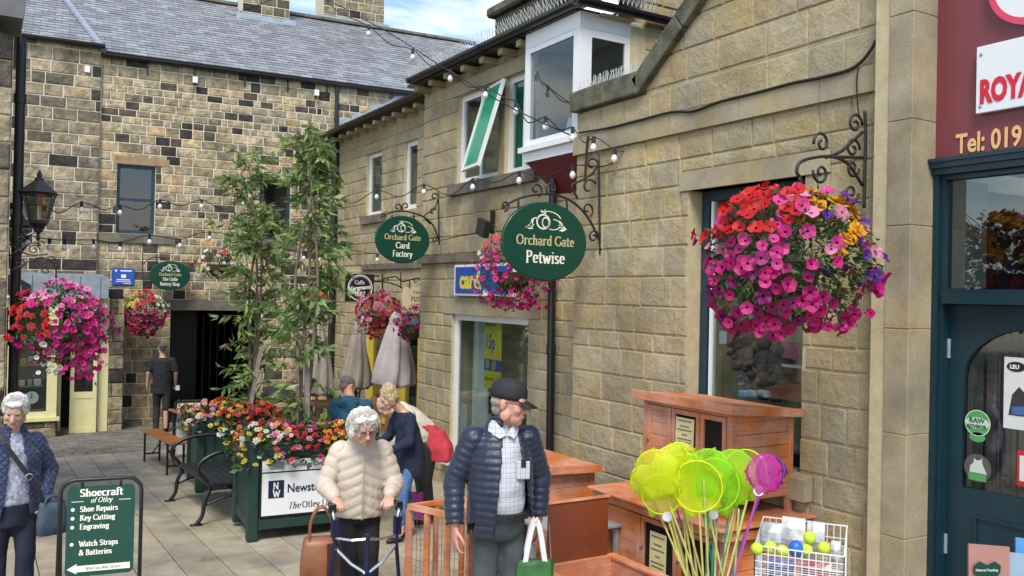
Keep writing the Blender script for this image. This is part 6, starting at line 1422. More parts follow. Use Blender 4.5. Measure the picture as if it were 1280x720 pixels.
st = mb.build('strap', M_BLK, t); mb = MB(); q = RW3 @ Vector((.055, -.222, 1.02)); mb.tube([q + UX * .022 * math.cos(a) + UZ * .022 * math.sin(a) for a in [PI * i / 6 for i in range(13)]], .004, 5); mb.build('buckle', M_CHR, st)

# ---------------------------------------------------------------- man in black walking away
KX[0] = .92
loc4 = at(201, 540, 17.3); loc4.z = gz(loc4.y)
t = person('man in black t-shirt and black trousers walking away towards the passage', None, 0)
HM = rot(0, 0, 0); HC = Vector((0, .0, 1.645))
b = MB(); head(b, HC, HM, 1.0); chain(b, [Vector((0, 0, 1.46)), Vector((0, 0, 1.56))], [.06, .056]); rings(b, [(0, .01, .9, .15, .11), (0, .01, 1.2, .16, .12), (0, .01, 1.38, .18, .11), (0, .01, 1.47, .09, .07)])
for q, el, wr in ((-1, (-.27, .04, 1.18), (-.27, -.10, .94)), (1, (.27, .05, 1.18), (.29, -.04, .93))):
    chain(b, [(q * .19, .01, 1.42), el, wr], [.052, .043, .03]); hand(b, wr, Vector(wr) - Vector(el), (-q, 0, 0), (0, -1, 0), curl=40)
for q in (-1, 1): chain(b, [(q * .09, .0, .9), (q * .09, -.06 * q, .50), (q * .09, .06, .10)], [.08, .055, .04])
cloth(t, organic(b, .009, 2), 'body', M_SKIN)
hair_shell(t, HC, HM, 1.0, [((0, .03, .045), (.080, .090, .075)), ((0, .075, -.01), (.06, .03, .05))], (.06, .05, .045), .009, .004, 60)
b = MB(); rings(b, [(0, 0, .88, .18, .13), (0, 0, 1.05, .19, .145), (0, 0, 1.25, .205, .15), (0, .01, 1.40, .20, .125), (0, .01, 1.47, .11, .09)])
for q in (-1, 1): chain(b, [(q * .19, .01, 1.405), (q * .255, .035, 1.22)], [.075, .066])
M_BTS = mat('black_tshirt', (.012, .013, .017), .85, var=.1); cloth(t, organic(b, .013, 3, folds(.008)), 'tshirt', M_BTS)
b = MB(); rings(b, [(0, 0, .75, .17, .13), (0, 0, .92, .175, .135)])
for q in (-1, 1): chain(b, [(q * .09, 0, .84), (q * .095, -.06 * q, .50), (q * .10, .07 * q, .08)], [.095, .075, .062], 12)
cloth(t, organic(b, .014, 3, folds(.007, 8, 6)), 'trousers', M_BT)
for q in (-1, 1):
    b = MB(); b.ell((q * .10, -.04 + .07 * q, .045), (.045, .13, .045), 12, 8); b.build('shoe', M_BLK, t, smooth=True)
mb = MB(); mb.bbox((-.33, -.14, .80), (-.25, -.10, .90)); tt = mb.build('paper_cup', M_PAP, None); tag(tt, 'white cup held by the man in black walking away', 'cup')
place(t, loc4, yaw_to_cam(loc4, 180)); tt.matrix_world = Matrix.Translation(loc4) @ Matrix.Rotation(R(yaw_to_cam(loc4, 180)), 4, 'Z')

# ---------------------------------------------------------------- three people behind: bending man, blonde woman, woman in coral
loc5 = at(436, 600, 9.6); loc5.z = gz(loc5.y)
t = person('grey haired man in teal hooded top seen from behind, leaning forward', None, 0)
HM = rot(-35, 25, 0); HC = Vector((.09, -.20, 1.50))
b = MB(); head(b, HC, HM, 1.0); chain(b, [Vector((.02, -.05, 1.36)), HC + Vector((0, .03, -.03))], [.06, .056]); rings(b, [(0, .03, .85, .15, .12), (0, .0, 1.1, .16, .12), (.01, -.04, 1.28, .18, .11), (.01, -.06, 1.36, .09, .07)])
for q, el, wr in ((-1, (-.27, -.05, 1.08), (-.20, -.27, .98)), (1, (.27, -.07, 1.08), (.18, -.30, 1.0))):
    chain(b, [(q * .19, -.03, 1.31), el, wr], [.05, .042, .03]); hand(b, wr, Vector(wr) - Vector(el), (0, 0, -1), (-q, 0, 0), curl=40)
for q in (-1, 1): chain(b, [(q * .09, .02, .88), (q * .09, 0, .48), (q * .09, .03, .1), (q * .09, -.07, .05)], [.08, .055, .04, .03])
cloth(t, organic(b, .008, 2), 'body', M_SKIN2)
hair_shell(t, HC, HM, 1.0, [((0, .03, .045), (.081, .092, .072)), ((0, .072, -.015), (.066, .035, .06))], (.16, .13, .11), .008, .004, 60)
M_TE = mat('teal_fleece', (.012, .075, .125), .9, var=.12, nscale=10)
b = MB(); rings(b, [(0, .03, .82, .20, .17), (0, .02, 1.0, .21, .175), (0, -.01, 1.18, .215, .16), (0, -.04, 1.31, .20, .125), (.01, -.06, 1.38, .11, .095)])
for q, el, wr in ((-1, (-.275, -.05, 1.08), (-.21, -.24, .99)), (1, (.275, -.07, 1.08), (.19, -.27, 1.01))): chain(b, [(q * .185, -.03, 1.30), el, wr], [.085, .072, .055])
b.ell((.01, .05, 1.33), (.13, .09, .085), 14, 8); b.ell((-.04, .08, 1.26), (.08, .06, .08), 12, 8)
cloth(t, organic(b, .013, 3, folds(.012)), 'hooded_top', M_TE)
b = MB(); rings(b, [(0, .03, .72, .17, .14), (0, .03, .88, .18, .15)])
for q in (-1, 1): chain(b, [(q * .09, .02, .84), (q * .095, 0, .48), (q * .095, .03, .07)], [.095, .078, .068], 12)
cloth(t, organic(b, .014, 3, folds(.007, 8, 6)), 'trousers', M_BT)
place(t, loc5, yaw_to_cam(loc5, 165)); t.scale = (.95, .95, .93)

loc6 = at(506, 600, 8.55); loc6.z = gz(loc6.y)
t = person('blonde woman in long navy cardigan and cropped blue jeans bending forward', None, 0)
HM = rot(-20, 40, 0); HC = Vector((-.02, -.24, 1.385)); s_h = .96
b = MB(); head(b, HC, HM, s_h); chain(b, [Vector((0, -.06, 1.25)), HC + Vector((0, .03, -.03))], [.054, .05]); rings(b, [(0, .05, .82, .14, .12), (0, .03, 1.0, .14, .11), (0, -.02, 1.16, .16, .1), (0, -.05, 1.26, .08, .07)])
for q, el, wr in ((-1, (-.23, -.10, .99), (-.12, -.30, .93)), (1, (.23, -.08, .98), (.14, -.28, .90))):
    chain(b, [(q * .165, -.03, 1.19), el, wr], [.045, .036, .026]); hand(b, wr, Vector(wr) - Vector(el), (0, 0, -1), (-q, 0, 0), curl=40, s=.92)
for q in (-1, 1): chain(b, [(q * .075, .04, .82), (q * .08, .0 - .06 * q, .45), (q * .08, .04 - .12 * q, .09), (q * .085, -.06 - .12 * q, .03)], [.07, .048, .036, .028])
cloth(t, organic(b, .008, 2), 'body', M_SKIN)
hair_shell(t, HC, HM, s_h, [((0, .035, .045), (.096, .100, .086)), ((.07, .01, -.02), (.032, .05, .07)), ((-.07, .01, -.02), (.032, .05, .07)), ((0, .07, -.03), (.08, .05, .07))], (.42, .30, .17), .009, .014, 36, var=.4)
M_NC = mat('navy_knit', (.012, .018, .045), .9, var=.12, nscale=14)
b = MB(); rings(b, [(0, .08, .62, .20, .17), (0, .07, .80, .20, .18), (0, .04, 1.0, .19, .16), (0, -.01, 1.15, .185, .13), (0, -.04, 1.24, .10, .09)])
for q, el, wr in ((-1, (-.23, -.10, .99), (-.13, -.28, .93)), (1, (.23, -.08, .98), (.15, -.26, .90))): chain(b, [(q * .16, -.03, 1.18), el, wr], [.072, .06, .045])
cloth(t, organic(b, .012, 3, folds(.010)), 'cardigan', M_NC)
b = MB(); rings(b, [(0, .05, .70, .155, .13), (0, .05, .84, .16, .14)])
for q in (-1, 1): chain(b, [(q * .075, .04, .78), (q * .08, -.06 * q, .45), (q * .08, .04 - .12 * q, .19)], [.09, .068, .052], 12)
cloth(t, organic(b, .012, 3, folds(.006, 10, 14)), 'jeans', mat('blue_denim', (.07, .16, .34), .85, var=.2, nscale=16))
for q in (-1, 1):
    b = MB(); b.ell((q * .085, -.06 - .12 * q, .028), (.038, .115, .028), 12, 8); b.ell((q * .085, .02 - .12 * q, .035), (.035, .04, .035), 12, 8); b.build('shoe', M_BLK, t, smooth=True)
place(t, loc6, yaw_to_cam(loc6, -60)); t.scale = (.88, .80, 1.0)

loc7 = at(530, 590, 9.3); loc7.z = gz(loc7.y)
t = person('woman in cream top bending forward with a coral red jacket round her waist', None, 0)
HM = rot(0, 55, 0); HC = Vector((0, -.42, 1.22)); s_h = .95
b = MB(); head(b, HC, HM, s_h); chain(b, [Vector((0, -.27, 1.19)), HC + Vector((0, .04, 0))], [.052, .05])
chain(b, [(0, .02, .88), (0, -.12, 1.05), (0, -.26, 1.17)], [.13, .12, .10])
for q in (-1, 1):
    chain(b, [(q * .16, -.22, 1.14), (q * .21, -.30, .92), (q * .14, -.42, .80)], [.045, .036, .026]); hand(b, (q * .14, -.42, .80), (0, -.5, -.5), (0, 0, -1), (-q, 0, 0), curl=40, s=.92); chain(b, [(q * .085, .03, .84), (q * .09, 0, .45), (q * .09, .04, .08), (q * .09, -.05, .04)], [.07, .05, .036, .03])
cloth(t, organic(b, .009, 2), 'body', M_SKIN)
hair_shell(t, HC, HM, s_h, [((0, .035, .045), (.092, .098, .082)), ((0, .07, -.02), (.08, .05, .07))], (.5, .40, .27), .009, .014, 36, var=.3)
b = MB(); chain(b, [(0, -.02, .93), (0, -.14, 1.06), (0, -.26, 1.16)], [.165, .155, .125], 16)
for q in (-1, 1): chain(b, [(q * .15, -.21, 1.15), (q * .21, -.30, .93), (q * .15, -.39, .83)], [.07, .06, .045])
cloth(t, organic(b, .013, 3, folds(.01)), 'knitted_top', mat('cream_knit', (.6, .55, .45), .9, var=.1, nscale=14, bump=.003, bscale=60))
b = MB(); rings(b, [(0, .16, .66, .24, .17), (0, .12, .80, .235, .19), (0, .05, .95, .19, .17), (0, -.04, 1.04, .17, .13)])
cloth(t, organic(b, .013, 3, folds(.016, 14, 5)), 'coral_jacket', mat('coral_cloth', (.52, .045, .06), .8, var=.12, nscale=8))
b = MB(); rings(b, [(0, .03, .66, .16, .14), (0, .03, .86, .165, .15)])
for q in (-1, 1): chain(b, [(q * .085, .03, .80), (q * .09, 0, .45), (q * .09, .04, .05)], [.09, .072, .062], 12)
cloth(t, organic(b, .014, 3, folds(.007, 8, 6)), 'trousers', M_BT)
for q in (-1, 1):
    b = MB(); b.ell((q * .09, -.04, .04), (.045, .12, .04), 12, 8); b.build('shoe', M_BLK, t, smooth=True)
place(t, loc7, yaw_to_cam(loc7, -75))
c7 = at(515, 652, 8.9)
def carrier(label, c, w_, h_, m, yaw, hm=None, bh=.22):
    t = thing('carrier_bag', label, 'bag', c); c = Vector(c); ux = Vector((math.cos(yaw), math.sin(yaw), 0)); uy = Vector((-math.sin(yaw), math.cos(yaw), 0)); mb = MB(); n = 16; r = random.Random(3)
    mb.loft([[c + ux * w_ / 2 * k * math.copysign(abs(math.cos(a)) ** .6, math.cos(a)) * r.uniform(.95, 1.04) + uy * w_ * .22 * k2 * math.copysign(abs(math.sin(a)) ** .7, math.sin(a)) * r.uniform(.9, 1.1) + UZ * z * h_ for a in [2 * PI * i / n for i in range(n)]] for z, k, k2 in ((0, .9, .9), (.05, 1, 1), (.5, 1, 1.1), (.9, .95, .6), (1, .9, .4))]); mb.build('bag_body', m, t)
    for q in (-1, 1):
        mb = MB(); pts = smooth_pts([c + uy * q * .02 + ux * x * w_ + UZ * z for x, z in ((-.25, h_ * .95), (-.12, h_ + bh * .7), (0, h_ + bh), (.12, h_ + bh * .7), (.25, h_ * .95))], 3)
        for i in range(len(pts) - 1): mb.bar(pts[i], pts[i + 1], .03, .004, uy)
        mb.build('handle', hm or m, t)
    return t
c7.z = gz(c7.y) + .12; carrier('pink and magenta carrier bag hanging behind the woman in jeans', c7, .22, .27, mat('magenta_plastic', (.45, .03, .28), .4, var=.3, nscale=12), R(-20), M_GREEN, bh=.2)
cm = at(668, 722, 5.3); cm.z -= .15; carrier('white handled green carrier bag held by the man in the navy jacket', cm, .24, .26, mat('green_plastic_bag', (.025, .11, .02), .4, var=.35, nscale=12), R(-25), mat('white_plastic', (.7, .7, .7), .4, var=.05), bh=.24)
# ================================================================ street furniture and goods
def local_frame(loc, yawdeg):
    """axes of something whose face looks along -Y before the turn"""
    M = Matrix.Rotation(R(yawdeg), 3, 'Z'); return M @ UX, M @ Vector((0, 1, 0))
# ---- planters
M_PLG = mat('dark_green_planter_wood', (.012, .038, .030), .5, var=.2, nscale=8, bump=.0012, bscale=40)
M_SOIL = mat('dark_soil', (.03, .022, .015), .95)
def planter(label, O, u, w_, d_, h_, group):
    t = thing('planter', label, 'planter', O, group); O = Vector(O); u = Vector(u).normalized(); v = Vector((-u.y, u.x, 0))
    def bx(a0, a1, b0, b1, z0, z1, nm, ch=.004, m=M_PLG, par=t):
        mb = MB(); mb.bbox((a0, b0, z0), (a1, b1, z1), ch); M = Matrix(((u.x, v.x, 0, O.x), (u.y, v.y, 0, O.y), (0, 0, 1, O.z), (0, 0, 0, 1))); mb.v = [tuple(M @ Vector(p)) for p in mb.v]; return mb.build(nm, m, par)
    pw = .10
    for a in (0, w_ - pw):
        for b in (0, d_ - pw): bx(a, a + pw, b, b + pw, 0, h_, 'post', .008)
    for (b0, b1) in ((.02, .07), (d_ - .07, d_ - .02)):
        bx(pw, w_ - pw, b0, b1, .10, .20, 'rail'); bx(pw, w_ - pw, b0, b1, h_ - .16, h_ - .05, 'rail')
        n = int((w_ - 2 * pw) / .11)
        for i in range(n): a = pw + (w_ - 2 * pw) * i / n; bx(a + .003, a + (w_ - 2 * pw) / n - .003, b0 + .014, b1 - .014, .19, h_ - .15, 'board', .003)
    for (a0, a1) in ((.02, .07), (w_ - .07, w_ - .02)):
        bx(a0, a1, pw, d_ - pw, .10, .20, 'rail'); bx(a0, a1, pw, d_ - pw, h_ - .16, h_ - .05, 'rail')
        n = int((d_ - 2 * pw) / .11)
        for i in range(n): b = pw + (d_ - 2 * pw) * i / n; bx(a0 + .014, a1 - .014, b + .003, b + (d_ - 2 * pw) / n - .003, .19, h_ - .15, 'board', .003)
    bx(.05, w_ - .05, .05, d_ - .05, h_ - .14, h_ - .10, 'soil', .004, M_SOIL); return t, u, v
PO1 = Vector((2.20, 8.48, gz(8.5) + .01)); u1 = Vector((math.cos(R(-4)), math.sin(R(-4)), 0)); PL1, pu1, pv1 = planter('near dark green wooden planter carrying the white law firm board', PO1, u1, 1.20, .86, .93, 'green planters')
PO2 = Vector((2.30, 11.35, gz(11.4) + .01)); PL2, pu2, pv2 = planter('far dark green wooden planter behind the black bench', PO2, u1, 1.28, .95, .93, 'green planters')
# white boards on the near planter
sg = thing('planter_sign', 'white sponsor board Newstead and law firm on the near green planter', 'sign', PO1 + u1 * .6 + UZ * .4)
def q1(a, z, o=0.0): return PO1 + u1 * a - pv1 * o + UZ * z
def plate(a0, a1, z0, z1, o0, o1, m, par, nm):
    mb = MB(); mb.prism([q1(a0, z0, o0), q1(a1, z0, o0), q1(a1, z1, o0), q1(a0, z1, o0)], -pv1 * (o1 - o0)); return mb.build(nm, m, par)
plate(.115, 1.085, .22, .78, -.02, -.004, M_BLK, sg, 'backing_board'); plate(.13, 1.07, .235, .64, -.003, .004, M_WHITE, sg, 'sign_board'); plate(.13, 1.07, .655, .765, -.003, .004, M_WHITE, sg, 'sign_board')
plate(.19, .34, .40, .57, .005, .007, mat('dark_navy_ink', (.01, .015, .05), .4, var=0), sg, 'logo'); roman('N', .065, q1(.262, .485, .0075), u1, UZ, M_WHT, sg); roman('W', .065, q1(.268, .41, .0075), u1, UZ, M_WHT, sg)
sans('Newstead & W', .118, q1(.37, .445, .0055), u1, UZ, MATS['dark_navy_ink'], sg, bold=.0025, xs=.84)
roman('The', .062, q1(.44, .285, .0055), u1, UZ, MATS['dark_navy_ink'], sg, slant=.25); roman('Otley Law Firm', .062, q1(.52, .285, .0055), u1, UZ, MATS['dark_navy_ink'], sg, align='LEFT')
sans('Growing Civic Pride', .062, q1(.42, .69, .0055), u1, UZ, M_BLK, sg, bold=.001, xs=.85); plate(.20, .34, .675, .75, .005, .006, mat('grey_print', (.3, .32, .3), .5, var=.4, nscale=60), sg, 'logo')
# ---- black park bench between the planters
bn = thing('park_bench', 'black slatted park bench with curled iron arms between the green planters', 'bench', (2.2, 10.1, gz(10.1)))
def bench_side(y):
    g = gz(y); mb = MB()
    for x in (2.02, 2.60): pass
    mb.tube(smooth_pts([Vector(p) for p in ((2.66, y, g + .74), (2.40, y, g + .76), (2.14, y, g + .74), (1.98, y, g + .66), (1.95, y, g + .56), (2.02, y, g + .47), (2.07, y, g + .38), (2.02, y, g + .24), (2.00, y, g + .10), (1.94, y, g + .012))], 5), .022, 8)
    mb.tube(smooth_pts([Vector(p) for p in ((2.80, y, g + .92), (2.68, y, g + .70), (2.60, y, g + .44), (2.62, y, g + .22), (2.70, y, g + .012))], 4), .022, 8)
    mb.tube([(2.05, y, g + .40), (2.3, y, g + .37), (2.61, y, g + .39)], .02, 8); mb.tube(smooth_pts([Vector((2.02, y, g + .2)), Vector((2.3, y, g + .28)), Vector((2.62, y, g + .2))], 4), .014, 6); mb.bbox((1.88, y - .03, g), (2.0, y + .03, g + .018)); mb.build('arm_and_leg', M_BLACK, bn, smooth=True)
bench_side(9.50); bench_side(11.0)
M_SLT = mat('black_bench_slat', (.014, .016, .018), .45, var=.2)
for i in range(6):
    x = 2.03 + i * .093; mb = MB(); mb.obox((x + .04, 10.25, gz(10.25) + .425 - .004 * i), (.039, 0, 0), (0, .80, -.80 * SLOPE), (0, 0, .014)); mb.build('seat_slat', M_SLT, bn)
for i in range(4):
    mb = MB(); mb.obox((2.655 + i * .035, 10.25, gz(10.25) + .53 + i * .11), (.012, 0, .003), (0, .80, -.80 * SLOPE), (0.012, 0, .045)); mb.build('back_slat', M_SLT, bn)
# ---- orange folding bench and table
M_ORW = mat('orange_varnished_pine', (.46, .17, .045), .35, var=.16, nscale=5, bump=.0004)
def folding(name, label, cat, A, B, wd, h_, grp=None):
    A, B = Vector(A), Vector(B); A.z = gz(A.y); B.z = gz(B.y); t = thing(name, label, cat, (A + B) / 2, grp); d = (B - A).normalized(); s_ = Vector((-d.y, d.x, 0)).normalized(); c = (A + B) / 2
    for q in (-1, 1): mb = MB(); mb.obox(c + UZ * (h_ - .012) + s_ * q * wd * .25, (B - A) / 2, s_ * (wd * .245), UZ * .013); mb.build('plank', M_ORW, t)
    for k in (.12, .88):
        p = A.lerp(B, k); mb = MB()
        for q in (-1, 1): mb.bar(p + s_ * q * wd * .42, p + s_ * q * wd * .42 + UZ * (h_ - .03), .028, .028)
        mb.bar(p - s_ * wd * .42 + UZ * .12, p + s_ * wd * .42 + UZ * .12, .022, .022); mb.bar(p - s_ * wd * .42 + UZ * (h_ - .05), p + s_ * wd * .42 + UZ * (h_ - .05), .022, .022)
        mb.bar(p + UZ * .12, A.lerp(B, .5) + UZ * (h_ - .04), .015, .015); mb.build('leg', M_BLACK, t)
    return t
ga, gb = onG(213, 594), onG(196, 578)
folding('folding_bench', 'narrow orange wooden folding bench with black legs on the paving', 'bench', ga + Vector((.08, -.2, 0)), ga + Vector((-.02, 1.75, 0)), .26, .47)
folding('folding_table', 'orange wooden folding table with black legs beside the far planter', 'table', ga + Vector((.62, -.1, 0)), ga + Vector((.52, 1.9, 0)), .5, .76)
# ---- A-boards
def aboard(name, label, c, yawd, w_, h_, z0, m, leg=True):
    t = thing(name, label, 'sign', c); ux, uy = local_frame(c, yawd); c = Vector(c); return t, ux, uy, c
cs = at(125.5, 660, 6.0); cs.z = gz(cs.y); yd = yaw_to_cam(cs, -3)
t, ux, uy, c = aboard('a_board', 'green Shoecraft shoe repair sign in a black rounded tube frame', cs, yd, .5, 1, 0, M_GREEN)
zt = at(125.5, 601, 6.0).z - c.z; w2 = .253; r_ = .09
def sgp(x, z, o=0.0): return c + ux * x + UZ * z - uy * (o - .10 * (zt - z) * -1 * 0) + uy * (.13 * (z / zt - .5))
pts = [sgp(-w2, 0.0), sgp(-w2, zt - r_)] + [sgp(-w2 + r_ - r_ * math.cos(R(a)), zt - r_ + r_ * math.sin(R(a))) for a in (20, 45, 70, 90)] + [sgp(w2 - r_ + r_ * math.sin(R(a)), zt - r_ + r_ * math.cos(R(a))) for a in (0, 20, 45, 70)] + [sgp(w2, zt - r_), sgp(w2, 0.0)]
mb = MB(); mb.tube(pts, .0135, 8); mb.tube([sgp(-w2, .10), sgp(w2, .10)], .011, 6)
for x in (-.12, .12): mb.tube([sgp(x, zt), sgp(x, zt - .05)], .008, 6)
mb.build('frame', M_BLACK, t, smooth=True)
mb = MB(); p2 = [p + uy * (.26 * (1 - (p.z - c.z) / zt)) for p in pts]; mb.tube(p2, .012, 8); mb.build('rear_frame', M_BLACK, t, smooth=True)
zb0, zb1, wb = zt - .635, zt - .045, .212
def rrect(w_, z0, z1, r, o):
    P_ = []
    for (cx, cz, a0) in ((w_ - r, z1 - r, 0), (-w_ + r, z1 - r, 90), (-w_ + r, z0 + r, 180), (w_ - r, z0 + r, 270)):
        for k in range(6): a = R(a0 + 18 * k); P_.append(sgp(cx + r * math.cos(a), cz + r * math.sin(a), o))
    return P_
mb = MB(); mb.prism(rrect(wb, zb0, zb1, .035, 0.0), uy * .012); mb.build('sign_board', M_GREEN, t)
lean = (uy * (.13 / zt) + UZ).normalized()
def st(s_, z, h, m=M_IVORY, x=0.0, **k): roman(s_, h, sgp(x, zt - z, .0012), ux, lean, m, t, **k)
st('Shoecraft', .112, .050, xs=1.10, weight=.20, thin=.075); st('of Otley', .155, .034, slant=.28, xs=.95); 
for (z, s_) in ((.212, 'Shoe Repairs'), (.270, 'Key Cutting'), (.328, 'Engraving'), (.440, 'Watch Straps'), (.498, '& Batteries')):
    st(s_, z, .036, x=-.130, align='LEFT', xs=.98, weight=.20, thin=.075)
    if s_[0] != '&': mb = MB(); q = sgp(-.175, zt - z + .016, .0012); mb.add([q + ux * .012 * math.cos(a) + lean * .012 * math.sin(a) for a in [2 * PI * i / 12 for i in range(12)]], [tuple(range(12))]); mb.build('bullet', M_IVORY, t)
mb = MB()
for s_ in (-1, 1): mb.add([sgp(s_ * a, zt - b, .0012) for a, b in ((.11, .142), (.185, .142), (.185, .146), (.11, .146))], [(0, 1, 2, 3)])
mb.build('rule', M_IVORY, t)
mb = MB(); mb.add([sgp(a, zt - b, .0012) for a, b in ((-.20, .585), (-.14, .552), (-.14, .566), (.19, .566), (.19, .606), (-.14, .606), (-.14, .618))], [tuple(range(7))]); mb.build('arrow', M_IVORY, t)
st("While you Wait Service", .596, .020, M_BLK, x=.022, slant=.3, xs=.9, weight=.12, thin=.05); roman('', .01, c, ux, UZ, M_BLK, t) if 0 else None
cs = at(236, 552, 13.9); cs.z = gz(cs.y); yd = yaw_to_cam(cs, 0); t, ux, uy, c = aboard('a_board', 'white pavement sign with black frame reading The Little behind the orange table', cs, yd, .4, .8, 0, M_WHITE)
zt = at(236, 501, 13.9).z - c.z; w2 = .215; r_ = .06
def sgp(x, z, o=0.0): return c + ux * x + UZ * z - uy * o
pts = [sgp(-w2, 0.0), sgp(-w2, zt - r_)] + [sgp(-w2 + r_ - r_ * math.cos(R(a)), zt - r_ + r_ * math.sin(R(a))) for a in (30, 60, 90)] + [sgp(w2 - r_ + r_ * math.sin(R(a)), zt - r_ + r_ * math.cos(R(a))) for a in (0, 30, 60)] + [sgp(w2, zt - r_), sgp(w2, 0.0)]
mb = MB(); mb.tube(pts, .016, 6); mb.build('frame', M_BLACK, t); mb = MB(); mb.prism(rrect(.185, .06, zt - .035, .03, 0.0), uy * .01); mb.build('sign_board', M_WHITE, t)
sans('The', .13, sgp(-.13, zt - .17, .002), ux, UZ, M_BLK, t, bold=.002); sans('little', .13, sgp(-.13, zt - .29, .002), ux, UZ, M_BLK, t, bold=.002)
cs = at(346, 512, 16.5); cs.z = gz(cs.y); t = thing('chalkboard', 'black chalkboard menu in a dark wooden frame by the cafe tables', 'sign', cs); ux, uy = local_frame(cs, yaw_to_cam(cs, 10))
zt = at(346, 483, 16.5).z - cs.z; mb = MB(); mb.obox(cs + UZ * (zt * .5), ux * .26, uy * .012, UZ * zt * .5 + uy * .04); mb.build('frame', mat('dark_brown_wood', (.06, .035, .02), .6, var=.2), t); mb = MB(); mb.obox(cs + UZ * (zt * .52) - uy * .013, ux * .225, uy * .006, UZ * zt * .44 + uy * .04); mb.build('chalk_surface', mat('chalkboard_slate', (.03, .035, .04), .8, var=.3, nscale=10), t)
mb = MB(); rr = random.Random(3)
for i in range(9): z = zt * (.86 - i * .075); l_ = rr.uniform(.08, .17); mb.obox(cs + UZ * z - uy * (.024 - (z / zt - .5) * .08), ux * l_, uy * .001, UZ * .008)
mb.build('chalk_lines', mat('chalk', (.45, .45, .45), .9, var=.4, nscale=40), t)

# ---- folded parasols
def parasol(px, pyt, pyb, Y, m, label, w_=.30):
    base = onY(px, pyb, Y); top = onY(px, pyt, Y); g = Vector((base.x, Y, gz(Y))); t = thing('parasol', label, 'parasol', g, 'folded parasols by the cafe'); H_ = top.z - base.z
    mb = MB(); mb.cyl(g, (base.x, Y, top.z), .022, n=10); mb.build('pole', M_BLACK, t); mb = MB(); mb.lathe([(.24, 0), (.24, .04), (.05, .07), (.04, .28)], g, 18); mb.build('base', M_BLACK, t)
    n = 48; mb = MB(); rr = random.Random(int(px)); ph = rr.random() * 6; rows = []
    for j, (z, r) in enumerate(((0, .98), (.03, 1.0), (.2, .92), (.4, .78), (.6, .60), (.78, .42), (.84, .30), (.88, .34), (.93, .24), (1.0, .05))):
        rows.append([Vector((base.x, Y, base.z + z * H_ + (.035 * math.sin(8 * a + ph) if z == 0 else 0))) + (UX * math.cos(a + z * .5) + Vector((0, 1, 0)) * math.sin(a + z * .5)) * w_ * r * (1 + .17 * math.sin(8 * a + ph) * (1 - z * .6) + .06 * math.sin(19 * a)) for a in [2 * PI * i / n for i in range(n)]])
    mb.loft(rows); mb.build('folded_canopy', m, t, smooth=True)
    mb = MB(); z = base.z + .83 * H_; mb.tube([(base.x + .30 * w_ * 1.1 * math.cos(a), Y + .30 * w_ * 1.1 * math.sin(a), z) for a in [2 * PI * i / 16 for i in range(17)]], .012, 5); mb.build('tie', m, t)
M_PAR1 = mat('mauve_grey_canvas', (.42, .37, .36), .9, var=.08, bump=.0006, bscale=200); M_PAR2 = mat('stone_grey_canvas', (.30, .26, .22), .9, var=.1)
parasol(493, 388, 481, 12.4, M_PAR1, 'folded pale mauve parasol, the largest, beside the pale stone corner', .30)
parasol(445, 402, 484, 14.6, M_PAR2, 'folded tan grey parasol standing in the middle of the three', .25)
parasol(396, 394, 492, 15.4, M_PAR2, 'folded tan grey parasol beside the leafy tree, nearest the end wall', .28)
# ---- cafe tables and chairs
M_BRW = mat('brown_slatted_wood', (.10, .055, .03), .6, var=.25, nscale=8)
def table(px, Y, label):
    c = onY(px, 500, Y); c.z = gz(Y); t = thing('cafe_table', label, 'table', c, 'brown cafe tables')
    for i in range(7): mb = MB(); mb.box((c.x - .40, Y - .35 + i * .10, c.z + .715), (c.x + .40, Y - .26 + i * .10, c.z + .74)); mb.build('slat', M_BRW, t)
    for a in (-1, 1):
        for b in (-1, 1): mb = MB(); mb.bar((c.x + a * .36, Y + b * .28, c.z), (c.x + a * .36, Y + b * .28, c.z + .71), .045, .045); mb.build('leg', M_BRW, t)
def chair(px, Y, yawd, label):
    c = onY(px, 500, Y); c.z = gz(Y); t = thing('cafe_chair', label, 'chair', (0, 0, 0), 'brown cafe chairs')
    for i in range(5): mb = MB(); mb.box((-.20, -.19 + i * .08, .435), (.20, -.12 + i * .08, .455)); mb.build('seat_slat', M_BRW, t)
    for i in range(4): mb = MB(); mb.box((-.20, .20 + i * .012, .55 + i * .09), (.20, .218 + i * .012, .61 + i * .09)); mb.build('back_slat', M_BRW, t)
    for a in (-1, 1):
        mb = MB(); mb.bar((a * .20, -.18, 0), (a * .20, .14, .44), .03, .03); mb.build('leg', M_BRW, t); mb = MB(); mb.bar((a * .20, .16, 0), (a * .20, -.15, .44), .03, .03); mb.build('leg', M_BRW, t); mb = MB(); mb.bar((a * .20, .16, .40), (a * .20, .25, .94), .03, .03); mb.build('back_post', M_BRW, t)
    t.location = c; t.rotation_euler = (0, 0, R(yawd))
table(408, 15.0, 'brown slatted cafe table beside the leafy tree trunk'); chair(386, 14.8, 70, 'brown slatted chair to the left of the near cafe table'); chair(404, 14.2, 180, 'brown slatted chair in front of the near cafe table'); chair(428, 15.4, -80, 'brown slatted chair to the right of the near cafe table')
table(455, 13.6, 'brown slatted cafe table behind the teal hooded man')

